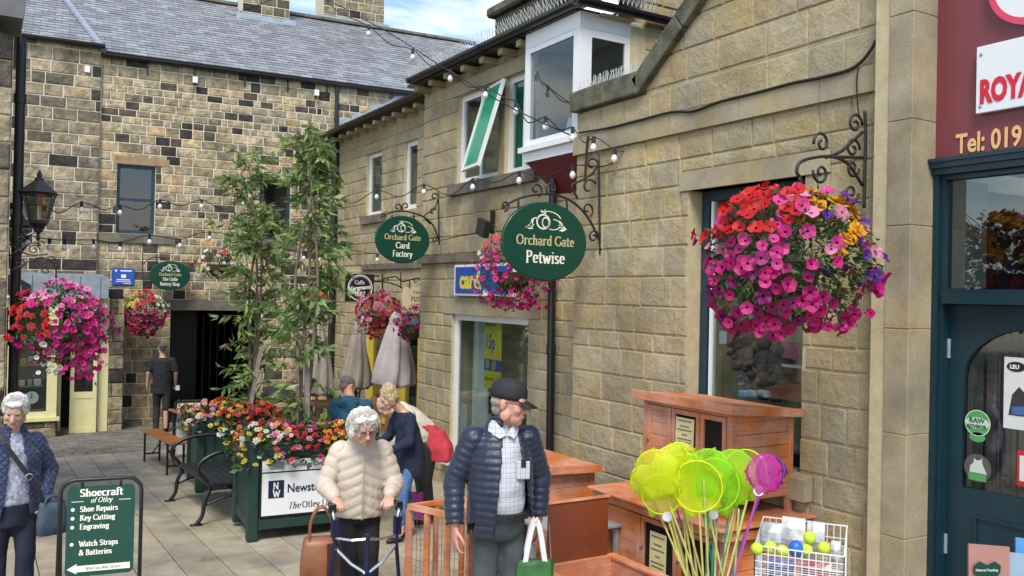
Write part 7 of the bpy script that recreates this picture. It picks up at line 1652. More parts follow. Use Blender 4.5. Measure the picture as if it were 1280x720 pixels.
# ---- rabbit hutches
M_HUT = mat('orange_stained_pine', (.60, .205, .080), .55, var=.20, nscale=7, bump=.0012, bscale=60, var2=.2, sscale=6, speck=.10, grain=.13); M_HUT2 = mat('brown_varnished_ply', (.16, .036, .010), .28, var=.14, nscale=5)
M_MESH = mat('dark_wire_mesh', (.035, .028, .03), .6, var=.2, nscale=60); M_HIN = mat('hutch_interior', (.06, .028, .018), .9)
def hutch(t, x0, x1, y0, y1, z0, z1, sect, roof=True, tilt=.10, legs=.0):
    """front looks towards -X, end boards towards -Y. sect: list of (ya, yb, kind) along the front"""
    p = .045
    for (x, y) in ((x0, y0), (x1 - p, y0), (x0, y1 - p), (x1 - p, y1 - p)):
        mb = MB(); top = z1 - (x - x0) * tilt; mb.bbox((x, y, z0 - legs), (x + p, y + p, top)); mb.build('post', M_HUT, t)
    for (y, o) in ((y0 + .006, 0), (y1 - .020, 0)):
        n = max(3, int(round((z1 - z0 - .10) / .095))); hh = (z1 - .04 - (x1 - x0) * tilt - z0) / n
        for i in range(n): mb = MB(); mb.bbox((x0 + p, y, z0 + i * hh + .0015), (x1 - p, y + .014, z0 + (i + 1) * hh - .0015), .003); mb.build('end_board', M_HUT, t)
        mb = MB(); mb.prism([(x0 + p, y + .002, z0 + n * hh), (x1 - p, y + .002, z0 + n * hh), (x1 - p, y + .002, z1 - (x1 - x0) * tilt), (x0 + p, y + .002, z1 - .005)], (0, .01, 0)); mb.build('end_board', M_HUT, t)
    mb = MB(); mb.box((x0 + .25, y0 + .03, z0 + .02), (x1 - .02, y1 - .03, z1 - .12)); mb.build('interior', M_HIN, t)
    mb = MB(); mb.bbox((x0, y0 + p, z0), (x0 + .03, y1 - p, z0 + .045)); mb.bbox((x0, y0 + p, z1 - .055), (x0 + .03, y1 - p, z1)); mb.build('front_rail', M_HUT, t)
    for (ya, yb, kd) in sect:
        a, b = z0 + .048, z1 - .058; f = .035
        mb = MB(); X_0, X_1 = x0 - .004, x0 + .020
        mb.bbox((X_0, ya, a), (X_1, ya + f, b), .002); mb.bbox((X_0, yb - f, a), (X_1, yb, b), .002); mb.bbox((X_0, ya + f, a), (X_1, yb - f, a + f), .002); mb.bbox((X_0, ya + f, b - f), (X_1, yb - f, b), .002); d = mb.build('door_frame', M_HUT, t)
        if kd == 'board':
            n = max(3, int((b - a - 2 * f) / .085)); hh = (b - a - 2 * f) / n
            for i in range(n): mb = MB(); mb.bbox((x0 + .002, ya + f, a + f + i * hh + .0015), (x0 + .014, yb - f, a + f + (i + 1) * hh - .0015), .002); mb.build('door_board', M_HUT, d)
        else:
            mb = MB(); z = a + f; r = .0011
            while z < b - f: mb.bar((x0 + .010, ya + f, z), (x0 + .010, yb - f, z), r * 2, r * 2); z += .016
            y = ya + f
            while y < yb - f: mb.bar((x0 + .012, y, a + f), (x0 + .012, y, b - f), r * 2, r * 2); y += .016
            mb.build('wire_mesh', M_MESH, d)
        mb = MB(); mb.bbox((x0 - .014, yb - .03, (a + b) / 2 - .012), (x0 - .004, yb - .002, (a + b) / 2 + .012), .002); mb.build('latch', M_CHR, d)
    if roof:
        o = .06; mb = MB(); mb.prism([(x0 - o, y0 - o, z1 + .006 + o * tilt), (x1 + .02, y0 - o, z1 + .006 - (x1 - x0) * tilt), (x1 + .02, y0 - o, z1 + .028 - (x1 - x0) * tilt), (x0 - o, y0 - o, z1 + .028 + o * tilt)], (0, y1 - y0 + 2 * o, 0)); mb.build('roof', M_HUT, t)
        mb = MB(); mb.bbox((x0 - o - .012, y0 - o - .008, z1 - .022), (x0 - o + .002, y1 + o, z1 + .045), .003); mb.build('roof_fascia', M_HUT, t)
        mb = MB(); mb.prism([(x0 - o, y0 - o - .012, z1 - .022), (x1 + .02, y0 - o - .012, z1 - .022 - (x1 - x0) * tilt), (x1 + .02, y0 - o - .012, z1 + .036 - (x1 - x0) * tilt), (x0 - o, y0 - o - .012, z1 + .038)], (0, .012, 0)); mb.build('roof_fascia', M_HUT, t)
yh = 4.32
HU = thing('rabbit_hutch', 'upper orange wooden hutch with mesh doors and yellow notice, stacked under the shop window', 'hutch', (4.6, 4.9, .68), 'orange rabbit hutches')
hutch(HU, 4.34, 4.95, yh, 5.24, .68, 1.31, [(yh + .05, 4.62, 'mesh'), (4.63, 4.92, 'mesh'), (4.93, 5.19, 'board')], tilt=.08, legs=.13)
HL = thing('rabbit_hutch', 'lower orange wooden hutch beneath the stacked one, behind the nets', 'hutch', (4.6, 4.9, -.2), 'orange rabbit hutches')
hutch(HL, 4.22, 4.98, 4.25, 5.55, -.06, .50, [(4.30, 4.70, 'mesh'), (4.71, 5.10, 'mesh'), (5.11, 5.50, 'board')], tilt=.04, legs=.16)
mb = MB(); mb.bbox((4.10, 4.15, .55), (5.0, 5.62, .568), .003); mb.build('top_board', M_HUT, HL)
HM_ = thing('rabbit_hutch', 'orange boarded hutch behind the man in the navy jacket', 'hutch', (4.2, 6.4, -.28), 'orange rabbit hutches')
hutch(HM_, 3.82, 4.42, 5.95, 6.95, -.12, .65, [(6.0, 6.42, 'mesh'), (6.43, 6.90, 'board')], tilt=.05, legs=.15)
def note(label, y0, y1, z0, z1, X):
    t = thing('paper_notice', label, 'notice', (X, (y0 + y1) / 2, z0)); mb = MB(); mb.prism([(X, y0, z0), (X, y1, z0), (X + .004, y1, z1), (X + .004, y0, z1)], (-.0015, 0, 0)); mb.build('sheet', mat('pale_yellow_paper', (.70, .62, .30), .7, var=.05), t)
    mb = MB()
    for i, f in enumerate((.9, .72, .6, .45, .3, .2)): z = z0 + (z1 - z0) * f; l_ = (y1 - y0) * (.38, .25, .4, .15, .4, .35)[i]; yc_ = (y0 + y1) / 2; mb.box((X - .004, yc_ - l_, z), (X - .002, yc_ + l_, z + .006))
    mb.build('printed_lines', mat('grey_ink', (.12, .12, .1), .6, var=0), t)
note('pale yellow paper notice pinned to the mesh of the upper hutch', 4.67, 4.86, .98, 1.20, 4.325); note('yellow paper notice pinned to the lower hutch behind the net handles', 4.80, 4.98, .05, .36, 4.205)
# nest box with raised lid
NB = thing('nest_box', 'brown varnished wooden box with its lid propped open', 'wooden box', (3.55, 4.8, -.2))
for (a, b, m_) in (((3.26, 4.42, -.19), (3.28, 5.0, .20), M_HUT), ((3.86, 4.42, -.19), (3.88, 5.0, .20), M_HUT), ((3.28, 4.98, -.19), (3.86, 5.0, .20), M_HUT)): mb = MB(); mb.bbox(a, b, .003); mb.build('side', m_, NB)
for i in range(4): mb = MB(); mb.bbox((3.28, 4.42, -.19 + i * .098), (3.86, 4.44, -.096 + i * .098), .003); mb.build('front_board', M_HUT, NB)
mb = MB(); mb.bbox((3.22, 4.40, .201), (3.92, 4.47, .225), .003); mb.bbox((3.22, 4.98, .201), (3.92, 5.03, .225), .003); mb.bbox((3.22, 4.47, .201), (3.29, 4.98, .225), .003); mb.bbox((3.85, 4.47, .201), (3.92, 4.98, .225), .003); mb.build('rim', M_HUT, NB)
mb = MB(); mb.obox((3.62, 5.06, .42), (.255, 0, 0), (0, .010, -.002), (.035, .045, .195)); mb.build('lid', M_HUT2, NB); mb = MB(); mb.obox((3.653, 5.098, .618), (.265, 0, 0), (0, .013, -.002), (.002, .003, .009)); mb.build('lid_edge', M_HUT, NB); mb = MB(); mb.tube([(3.36, 5.0, .22), (3.35, 5.02, .50)], .005, 5); mb.build('stay', M_CHR, NB)
gt = thing('low_table', 'low grey topped table behind the propped box', 'table', (4.1, 5.55, -.2)); mb = MB(); mb.bbox((3.60, 5.32, .30), (4.30, 5.78, .325)); mb.build('table_top', mat('grey_plastic', (.28, .30, .33), .4), gt)
for a in (3.66, 4.2):
    for b in (5.37, 5.7): mb = MB(); mb.bar((a, b, gz(b)), (a, b, .3), .03, .03); mb.build('leg', M_LEAD, gt)
# run frame at the left of the man
RF = thing('pet_run', 'open orange wooden pet run frame beside the man in navy', 'pet run', at(545, 700, 5.6)); dR = 6.0
A_0, B_0, C_0 = at(511, 655, dR), at(578, 651, dR + .25), at(596, 690, dR - .35); zr = .60
for P_ in (A_0, B_0, C_0): P_.z = zr
D_0 = B_0
mb = MB(); mb.bar(A_0, C_0, .04, .035); mb.build('top_rail', M_HUT, RF); mb = MB(); mb.bar(A_0, B_0, .035, .03); mb.build('top_rail', M_HUT, RF)
mb = MB(); mb.bar(A_0 - UZ * .62, C_0 - UZ * .62, .04, .035); mb.build('bottom_rail', M_HUT, RF); mb = MB(); mb.bar(A_0 - UZ * .62, B_0 - UZ * .62, .035, .03); mb.build('bottom_rail', M_HUT, RF)
for k in (0, .28, .58, .9): q = A_0.lerp(C_0, k); mb = MB(); mb.bar(Vector((q.x, q.y, gz(q.y))), Vector((q.x, q.y, zr - .02)), .035, .035); mb.build('upright', M_HUT, RF)
for k in (.5, 1): q = A_0.lerp(B_0, k); mb = MB(); mb.bar(Vector((q.x, q.y, gz(q.y))), Vector((q.x, q.y, zr - .02)), .03, .03); mb.build('upright', M_HUT, RF)
mb = MB(); M0 = A_0.lerp(C_0, .9); mb.bar(B_0, M0, .035, .03); mb.build('top_rail', M_HUT, RF)
mb = MB()
for i in range(16):
    q = A_0.lerp(C_0, i / 16); mb.bar(q, q - UZ * .62, .0025, .0025)
for i in range(9): mb.bar(A_0 - UZ * (.07 * i), C_0 - UZ * (.07 * i), .0025, .0025)
mb.build('wire_mesh', M_CHR, RF)

# ---- fishing nets standing in a black bucket
NE = thing('bucket', 'black bucket holding the bundle of bright fishing nets', 'bucket', at(893, 730, 4.55)); bc = at(893, 742, 4.55); mb = MB(); mb.lathe([(.135, -.42), (.165, -.02), (.175, 0.02), (.165, .02), (.15, -.02), (.12, -.38)], bc, 24); mb.build('bucket_body', M_BLK, NE, smooth=True)
def netmat(nm, col):
    if nm in MATS: return MATS[nm]
    m, nt, b = _bsdf(nm); N = nt.nodes; L = nt.links; b.inputs['Base Color'].default_value = (*col, 1); b.inputs['Roughness'].default_value = .6
    tl = N.new('ShaderNodeBsdfTranslucent'); tl.inputs['Color'].default_value = (*col, 1); tr = N.new('ShaderNodeBsdfTransparent'); m1 = N.new('ShaderNodeMixShader'); m1.inputs[0].default_value = .5; m2 = N.new('ShaderNodeMixShader')
    wv_ = N.new('ShaderNodeTexVoronoi'); wv_.inputs['Scale'].default_value = 420; tc = N.new('ShaderNodeTexCoord'); L.new(tc.outputs['Object'], wv_.inputs['Vector']); mr = N.new('ShaderNodeMapRange'); mr.inputs['From Min'].default_value = .2; mr.inputs['From Max'].default_value = .6; mr.inputs['To Min'].default_value = .35; mr.inputs['To Max'].default_value = .75
    L.new(wv_.outputs['Distance'], mr.inputs['Value']); L.new(mr.outputs[0], m2.inputs[0]); L.new(b.outputs[0], m1.inputs[1]); L.new(tl.outputs[0], m1.inputs[2]); L.new(tr.outputs[0], m2.inputs[1]); L.new(m1.outputs[0], m2.inputs[2]); L.new(m2.outputs[0], N['Material Output'].inputs['Surface']); MATS[nm] = m; return m
LIME, YLW, PNK, PUR = ('lime_netting', (.42, .85, .02)), ('yellow_netting', (.80, .90, .02)), ('pink_netting', (.75, .03, .42)), ('purple_netting', (.18, .05, .35))
NETS = [(822, 590, 24, YLW, 10, 'yellow'), (826, 618, 21, YLW, -14, 'yellow'), (842, 586, 24, YLW, 6, 'yellow'), (858, 600, 27, YLW, -4, 'yellow'), (850, 575, 18, YLW, 12, 'yellow'), (872, 608, 27, YLW, 4, 'yellow'), (886, 590, 24, LIME, 0, 'lime'),
        (893, 606, 27, LIME, 8, 'lime'), (916, 594, 26, LIME, -6, 'lime'), (930, 592, 25, YLW, 12, 'yellow'), (955, 590, 18, PNK, -8, 'pink'), (963, 588, 15, PUR, 6, 'purple'), (806, 600, 15, YLW, 25, 'yellow')]
rn = random.Random(77); WHERE = ['leftmost but one and upper', 'lowest at the left, hanging below the others', 'behind and above the left pair', 'large one left of centre', 'topmost left of centre', 'large one in the centre front', 'upper lime one in the centre', 'large lime one in the centre', 'right of the other lime ones', 'beside the pink one', 'only pink one at the right', 'only purple one, at far right', 'small one at the extreme left']
for i, (px, py, rp_, (nm, col), tl, cn) in enumerate(NETS):
    dpt = 4.50 + (i % 5) * .055; c = at(px, py, dpt); k = dpt / F; r0 = rp_ * k * 1.12; t = thing('fishing_net', '%s fishing net on a cane, %s' % (cn, WHERE[i]), 'fishing net', (bc.x, bc.y, bc.z), 'childrens fishing nets in the bucket')
    foot_ = bc + Vector((rn.uniform(-.08, .08), rn.uniform(-.08, .08), -.3)); ax = (c - foot_).normalized(); n_ = (CPOS - c).normalized(); n_ = (n_ + Vector((rn.uniform(-.3, .3), rn.uniform(-.3, .3), rn.uniform(-.1, .3)))).normalized(); n_ = (n_ - ax * n_.dot(ax)).normalized(); sd_ = ax.cross(n_)
    mb = MB(); mb.tube([c + sd_ * r0 * math.cos(a) + ax * r0 * 1.08 * math.sin(a) for a in [2 * PI * j / 24 for j in range(25)]], .0035, 6); mb.build('hoop', mat(nm + '_wire', tuple(v * .85 for v in col), .4, var=0), t)
    mb = MB(); n = 28; rows = []
    for (f, dd) in ((1.0, 0), (1.04, .03), (1.05, .07), (.95, .11), (.80, .14), (.6, .165), (.35, .18), (.1, .19)):
        rows.append([c - n_ * dd * (.30 if i % 2 else -.16) - UZ * dd * .22 + (sd_ * math.cos(a) + ax * math.sin(a) * 1.06) * r0 * f * (1 + (.10 * math.sin(5 * a + i) + .07 * math.sin(11 * a + 2 * i) + rn.uniform(-.12, .12)) * (dd > 0)) for a in [2 * PI * j / n for j in range(n)]])
    mb.loft(rows, caps=True); mb.f.pop(-2); mb.c.pop(-2); mb.build('net_bag', netmat(nm, col), t, smooth=True)
    hm = mat('bamboo_cane', (.50, .46, .12), .5, var=.2, nscale=20) if cn in ('yellow',) else mat('cane_' + cn, {'lime': (.02, .25, .2), 'pink': (.38, .06, .33), 'purple': (.25, .05, .3)}[cn], .4)
    mb = MB(); mb.tube([foot_, c - ax * r0 * 1.05], .0055, 6); mb.build('cane', hm, t)
    if i % 3 == 1: mb = MB(); q = c - ax * (r0 * 1.2) + n_ * .012; mb.cyl(q, q + n_ * .002, .026, n=16); mb.build('round_tag', M_PAP, t)
for i in range(16):
    q = bc + Vector((rn.uniform(-.1, .1), rn.uniform(-.1, .1), -.3)); e = at(rn.uniform(838, 950), rn.uniform(600, 655), 4.62 + rn.uniform(-.1, .12)); mb = MB(); mb.tube([q, e], .0055, 6); col_ = rn.random(); o = mb.build('garden_cane', MATS['bamboo_cane'] if col_ < .62 else MATS[('cane_lime', 'cane_pink')[i % 2]]); tag(o, ('yellow bamboo cane among the bunch in the black bucket' if col_ < .62 else ('teal cane among the bunch in the black bucket', 'magenta cane among the bunch in the black bucket')[i % 2]), 'cane', 'canes in the bucket')
# ---- white wire basket with dog toys
WB = thing('wire_basket', 'white wire basket of tennis balls and dog toys by the right wall', 'basket', at(1000, 720, 4.55)); wy0, wy1 = 2.98, 3.42
wa = at(944, 665, 4.62); wb_ = at(1056, 662, 4.45); ux = (wb_ - wa); ux.z = 0; ww = ux.length; ux.normalize(); uy = Vector((-ux.y, ux.x, 0)); uy = uy if uy.dot(wa - CPOS) > 0 else -uy; wd_ = .36; wt, wbm = wa.z, wa.z - .62
def wp(a, b, z): q = wa + ux * a + uy * b; return Vector((q.x, q.y, z))
mb = MB(); nx, nz, nd = 13, 14, 9
for i in range(nx + 1):
    for b in (0, wd_): mb.bar(wp(ww * i / nx, b, wbm), wp(ww * i / nx, b, wt - (.0 if b else .07)), .004, .004)
for j in range(nd + 1):
    for a in (0, ww): mb.bar(wp(a, wd_ * j / nd, wbm), wp(a, wd_ * j / nd, wt - .07 * (1 - j / nd)), .004, .004)
for k in range(nz + 1):
    z = wbm + (wt - wbm - .07) * k / nz
    for b in (0, wd_): mb.bar(wp(0, b, z), wp(ww, b, z), .004, .004)
    for a in (0, ww): mb.bar(wp(a, 0, z), wp(a, wd_, z), .004, .004)
mb.bar(wp(0, wd_, wt), wp(ww, wd_, wt), .006, .006); mb.bar(wp(0, 0, wt - .07), wp(0, wd_, wt), .006, .006); mb.bar(wp(ww, 0, wt - .07), wp(ww, wd_, wt), .006, .006); mb.bar(wp(0, 0, wt - .07), wp(ww, 0, wt - .07), .006, .006)
mb.build('wire_grid', M_WHITE, WB); zsh = wt - .21; mb = MB()
for j in range(nd + 1): mb.bar(wp(0, wd_ * j / nd, zsh), wp(ww, wd_ * j / nd, zsh), .003, .003)
mb.build('wire_shelf', M_WHITE, WB)
M_TEN = mat('tennis_ball_felt', (.52, .70, .05), .95, var=.08, bump=.002, bscale=200); rb = random.Random(12)
for i, (px, py) in enumerate(((946, 686), (963, 684), (978, 689), (1008, 687), (1030, 685), (1012, 672))):
    q = at(px, py, 4.62); mb = MB(); mb.ell(q, (.033,) * 3, 14, 10); o = mb.build('tennis_ball', M_TEN, smooth=True); tag(o, 'yellow green tennis ball in the white wire basket, ' + ('leftmost in the row', 'second from the left', 'left of the blue toy', 'right of the blue toy', 'rightmost in the row', 'highest, on the packets')[i], 'ball', 'tennis balls in the wire basket')
q = at(995, 686, 4.62); mb = MB(); mb.ell(q, (.038, .038, .045), 14, 10); o = mb.build('dog_toy', mat('blue_rubber', (.02, .12, .5), .4), smooth=True); tag(o, 'bright blue rubber dog toy among the tennis balls', 'toy')
for i, (px, py, wv_, hv, cc, lb) in enumerate(((965, 668, .10, .13, (.55, .56, .58), 'silvery packet at the left of the wire basket'), (992, 664, .12, .15, (.62, .62, .64), 'tall white packet in the middle of the wire basket'), (1020, 668, .09, .14, (.45, .47, .5), 'grey packet at the right of the wire basket'), (975, 710, .14, .10, (.12, .13, .3), 'dark blue packet on the lower level of the wire basket'), (1020, 712, .16, .10, (.35, .08, .08), 'dark red packet on the lower level of the wire basket'), (1045, 690, .05, .12, (.5, .5, .5), 'narrow grey packet at the end of the wire basket'))):
    q = at(px, py, 4.78); mb = MB(); a_ = wv_ / 2; mb.loft([[q + ux * x * a_ + uy * y * .02 * f + UZ * (z * hv / 2) for x, y in ((-1, -1), (-.3, -1.6), (.3, -1.3), (1, -1), (1, 1), (-1, 1))] for z, f in ((-1, .6), (-.5, 1.3), (.3, 1.2), (.9, .2), (1, .1))]); o = mb.build('toy_packet', mat('packet_%d' % i, cc, .25, var=.35, nscale=22)); tag(o, lb, 'packet')

# ---- things seen through the windows
sp_ = thing('window_poster', 'yellow and blue 15p price poster hanging in the card shop window', 'poster', (5.32, 9.3, 1.2))
ya, yb = onX(606, 440, 5.34).y, onX(627, 440, 5.34).y; z1_, z0_ = onX(616, 401, 5.34).z, onX(616, 486, 5.34).z; hh = z1_ - z0_
for (a, b, m_) in ((.43, 1, mat('yellow_print', (.80, .66, .03), .5, var=.02)), (.26, .43, mat('blue_print_band', (.02, .10, .35), .5, var=.02)), (0, .26, MATS['yellow_print'])): mb = MB(); mb.box((5.335, yb, z0_ + hh * a), (5.34, ya, z0_ + hh * b)); mb.build('sheet', m_, sp_)
sans('15p', .26, (5.332, ya - .02, z0_ + hh * .58), LF, UZ, MATS['blue_print_band'], sp_, bold=.006, xs=.62); sans('10   £1', .15, (5.332, ya - .03, z0_ + hh * .29), LF, UZ, MATS['yellow_print'], sp_, bold=.004, xs=.62); sans('card factory', .06, (5.332, ya - .03, z0_ + hh * .92), LF, UZ, M_BLK, sp_, xs=.8)
sans('price cards', .06, (5.332, ya - .03, z0_ + hh * .12), LF, UZ, M_BLK, sp_, xs=.8)
def goods(name, label, cat, X, px0, px1, py0, py1, m, th=.05, group=None):
    a, b = onX(px0, (py0 + py1) / 2, X).y, onX(px1, (py0 + py1) / 2, X).y; t_, u_ = onX((px0 + px1) / 2, py0, X).z, onX((px0 + px1) / 2, py1, X).z
    mb = MB(); mb.bbox((X, b, u_), (X + th, a, t_), .008); o = mb.build(name, m); tag(o, label, cat, group)
mb = MB(); mb.box((5.50, 9.72, .05), (5.52, 10.12, 1.70)); o = mb.build('brightening_panel', M_WHITE); tag(o, 'tall white panel added to brighten the left inside of the card shop window', 'display')  # plain white sheet added behind the glass so the window reads paler
goods('leaflet_stand', 'tall narrow white leaflet display in the card shop window', 'display', 5.33, 575, 582, 505, 545, M_PAP, .02)
c_ = onX(581, 553, 5.31); t = thing('round_sticker', 'pink ringed round sticker low in the card shop window', 'sticker', c_); mb = MB(); disc(mb, c_, .085, k0=.55); mb.build('ring', mat('magenta_print', (.55, .05, .45), .5), t); mb = MB(); disc(mb, c_, .047); mb.build('centre', M_PAP, t)
mb = MB(); c_ = onX(596, 455, 5.75); mb.lathe([(.10, -.9), (.09, -.5), (.06, -.1), (.10, .05), (.17, .2), (.14, .42), (.05, .62), (.02, .72)], c_, 14); o = mb.build('wrapped_display_figure', mat('cellophane_grey', (.42, .44, .47), .25, var=.25, nscale=5), smooth=True); tag(o, 'pale wrapped display figure standing inside the card shop window', 'display')
mb = MB(); mb.box((5.5, 8.5, -.2), (5.9, 8.75, 1.72)); mb.box((5.5, 8.78, .55), (6.0, 9.6, .60)); mb.box((5.5, 9.0, .1), (5.9, 9.9, .14)); o = mb.build('display_unit', mat('ochre_display_unit', (.28, .24, .10), .6, var=.25)); tag(o, 'ochre display shelving inside the card shop window', 'shelving')
rq = random.Random(8)
for i in range(16):
    y = rq.uniform(8.6, 9.9); z = rq.choice((.145, .605)) ; mb = MB(); s_ = rq.uniform(.05, .1); mb.bbox((5.55, y - s_, z), (5.62, y + s_, z + s_ * 2.4), .004); o = mb.build('greetings_card', mat('card_%d' % (i % 6), [(.6, .5, .5), (.2, .4, .5), (.6, .55, .3), (.5, .2, .3), (.55, .55, .6), (.2, .3, .25)][i % 6], .5)); tag(o, 'greetings card on the shelves inside the card shop window', 'greetings card', 'cards on the window shelves')
# pet shop window display
mb = MB(); mb.box((5.16, 4.36, .93), (5.55, 5.42, .95)); mb.box((5.25, 4.36, 1.55), (5.6, 4.9, 1.57)); o = mb.build('window_shelf', M_PAP); tag(o, 'white display shelves inside the gabled shop window', 'shelf')
def soft_toy(px, py, s, col, label):
    c = onX(px, py, 5.32); t = thing('soft_toy', label, 'soft toy', c, 'soft toys in the gabled shop window'); m_ = mat('plush_%d_%d' % (int(col[0] * 100), int(col[1] * 100)), col, .95, var=.3, nscale=30, bump=.004, bscale=90)
    b = MB(); b.ell(c, (.07 * s, .07 * s, .085 * s), 12, 8); b.ell(c + Vector((-.02, 0, .12)) * s, (.055 * s, .055 * s, .05 * s), 12, 8)
    for q in (-1, 1): b.ell(c + Vector((-.01, q * .045, .165)) * s, (.018 * s,) * 3, 8, 6); b.ell(c + Vector((-.05, q * .06, -.01)) * s, (.05 * s, .02 * s, .02 * s), 8, 6); b.ell(c + Vector((-.06, q * .045, -.08)) * s, (.05 * s, .025 * s, .025 * s), 8, 6)
    o = link('plush_body', organic(b, .008 * s, 2, folds(.004, 60, 60)), t); o.data.materials.clear(); o.data.materials.append(m_)
for a in ((935, 445, 1.2, (.09, .055, .07), 'dark plum soft toy hanging low in the shop window'), (956, 452, 1.3, (.10, .07, .085), 'mauve soft toy beside the dark plum one'), (950, 480, 1.0, (.24, .17, .08), 'tan soft toy on the window shelf'), (972, 478, 1.4, (.05, .06, .055), 'dark grey green soft toy at the window right'), (925, 430, 1.0, (.07, .05, .06), 'small dark soft toy highest in the window'), (982, 462, 1.2, (.06, .065, .06), 'charcoal soft toy below the pink card'), (938, 470, .9, (.3, .3, .3), 'small grey soft toy on the window shelf')): soft_toy(*a)
goods('pink_card', 'pink and white card standing on the shelf of the gabled shop window', 'card', 5.25, 977, 997, 428, 448, mat('pink_card_print', (.5, .12, .25), .5, var=.3, nscale=30), .01); goods('hours_sign', 'small white opening hours sheet on the gabled shop window glass', 'notice', 5.19, 899, 908, 414, 430, M_PAP, .003)
for i, px in enumerate((922, 932, 946)): goods('blue_packet', ('leftmost', 'middle', 'rightmost')[i] + ' pale blue packet on the sill of the gabled shop window', 'packet', 5.2, px, px + 12, 488, 497, mat('pale_blue_packet', (.3, .5, .62), .4, var=.3, nscale=20), .06, 'blue packets on the window sill')
# ================================================================ flowers, baskets, trees
M_FL = mat('flower_petals', (.5, .1, .3), .6, var=.22, nscale=45, attr=True, trans=.22)
M_LF = mat('fresh_leaves', (.06, .12, .03), .5, var=.25, nscale=25, attr=True, trans=.42)
M_BARK = mat('pale_bark', (.16, .125, .09), .9, var=.3, nscale=18, bump=.004, bscale=60); M_COIR = mat('coir_liner', (.07, .045, .025), .95, var=.3, nscale=30, bump=.006)
def basis(n_, r):
    n_ = Vector(n_).normalized(); a = n_.cross(Vector((r.gauss(0, 1), r.gauss(0, 1), r.gauss(0, 1)))).normalized(); return a, n_.cross(a), n_
def petunia(mb, p, n_, s, col, r, kind='petunia'):
    a, b, n_ = basis(n_, r); p = Vector(p)
    if kind == 'petunia':
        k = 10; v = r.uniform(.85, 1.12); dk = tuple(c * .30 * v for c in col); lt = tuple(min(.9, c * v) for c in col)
        ring0 = [p + (a * math.cos(2 * PI * i / 5) + b * math.sin(2 * PI * i / 5)) * s * .22 - n_ * s * .18 for i in range(5)]
        ring1 = [p + (a * math.cos(2 * PI * i / k) + b * math.sin(2 * PI * i / k)) * s * (1.0 if i % 2 == 0 else .90) * r.uniform(.9, 1.05) + n_ * s * (r.uniform(-.22, .22) + (.10 if i % 2 == 0 else 0)) for i in range(k)]
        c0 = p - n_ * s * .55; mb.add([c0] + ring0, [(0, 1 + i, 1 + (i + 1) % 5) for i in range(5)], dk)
        fs = []
        for i in range(5): j = (i + 1) % 5; fs += [(i, 5 + 2 * i, 5 + 2 * i + 1), (i, 5 + 2 * i + 1, j), (j, 5 + 2 * i + 1, 5 + (2 * i + 2) % 10)]
        mb.add(ring0 + ring1, fs, lt)
    else:                                   # double begonia: three whorls of rounded petals
        for w_, (rr_, up, n) in enumerate(((1.0, -.05, 6), (.68, .16, 5), (.36, .32, 4))):
            for i in range(n):
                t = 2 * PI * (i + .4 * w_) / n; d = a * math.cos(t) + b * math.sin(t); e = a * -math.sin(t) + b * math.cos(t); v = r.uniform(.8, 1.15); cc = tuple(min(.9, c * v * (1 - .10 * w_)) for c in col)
                q = [p + n_ * up * s * .4, p + (d * .55 + e * .38) * rr_ * s + n_ * up * s, p + d * rr_ * s + n_ * (up + .12) * s, p + (d * .55 - e * .38) * rr_ * s + n_ * up * s]; mb.add(q, [(0, 1, 2, 3)], cc)
def leaf(mb, p, d, s, col, r, wd=.38, fold=.15):
    d = Vector(d).normalized(); e = d.cross(Vector((r.gauss(0, 1), r.gauss(0, 1), r.gauss(0, 1) + .6))).normalized(); n_ = d.cross(e); v = r.uniform(.7, 1.3); c = tuple(x * v for x in col); p = Vector(p)
    q = [p, p + d * s * .45 + e * s * wd * .5 + n_ * fold * s * .3, p + d * s - n_ * s * .12, p + d * s * .45 - e * s * wd * .5 + n_ * fold * s * .3, p + d * s * .5]
    mb.add(q, [(0, 4, 1), (1, 4, 2), (2, 4, 3), (3, 4, 0)], c)
RGT = CR3 @ Vector((1, 0, 0)); RGT.z = 0; RGT.normalize(); FWD = Vector((-RGT.y, RGT.x, 0))
COLS = dict(mag=(.47, .004, .15), pink=(.58, .035, .23), red=(.50, .004, .006), lpink=(.62, .20, .34), yel=(.72, .33, .008), ora=(.66, .13, .01), pur=(.085, .010, .22), wht=(.62, .62, .52), crim=(.34, .004, .06), lyel=(.62, .48, .08), cor=(.56, .045, .05), plum=(.24, .006, .12))
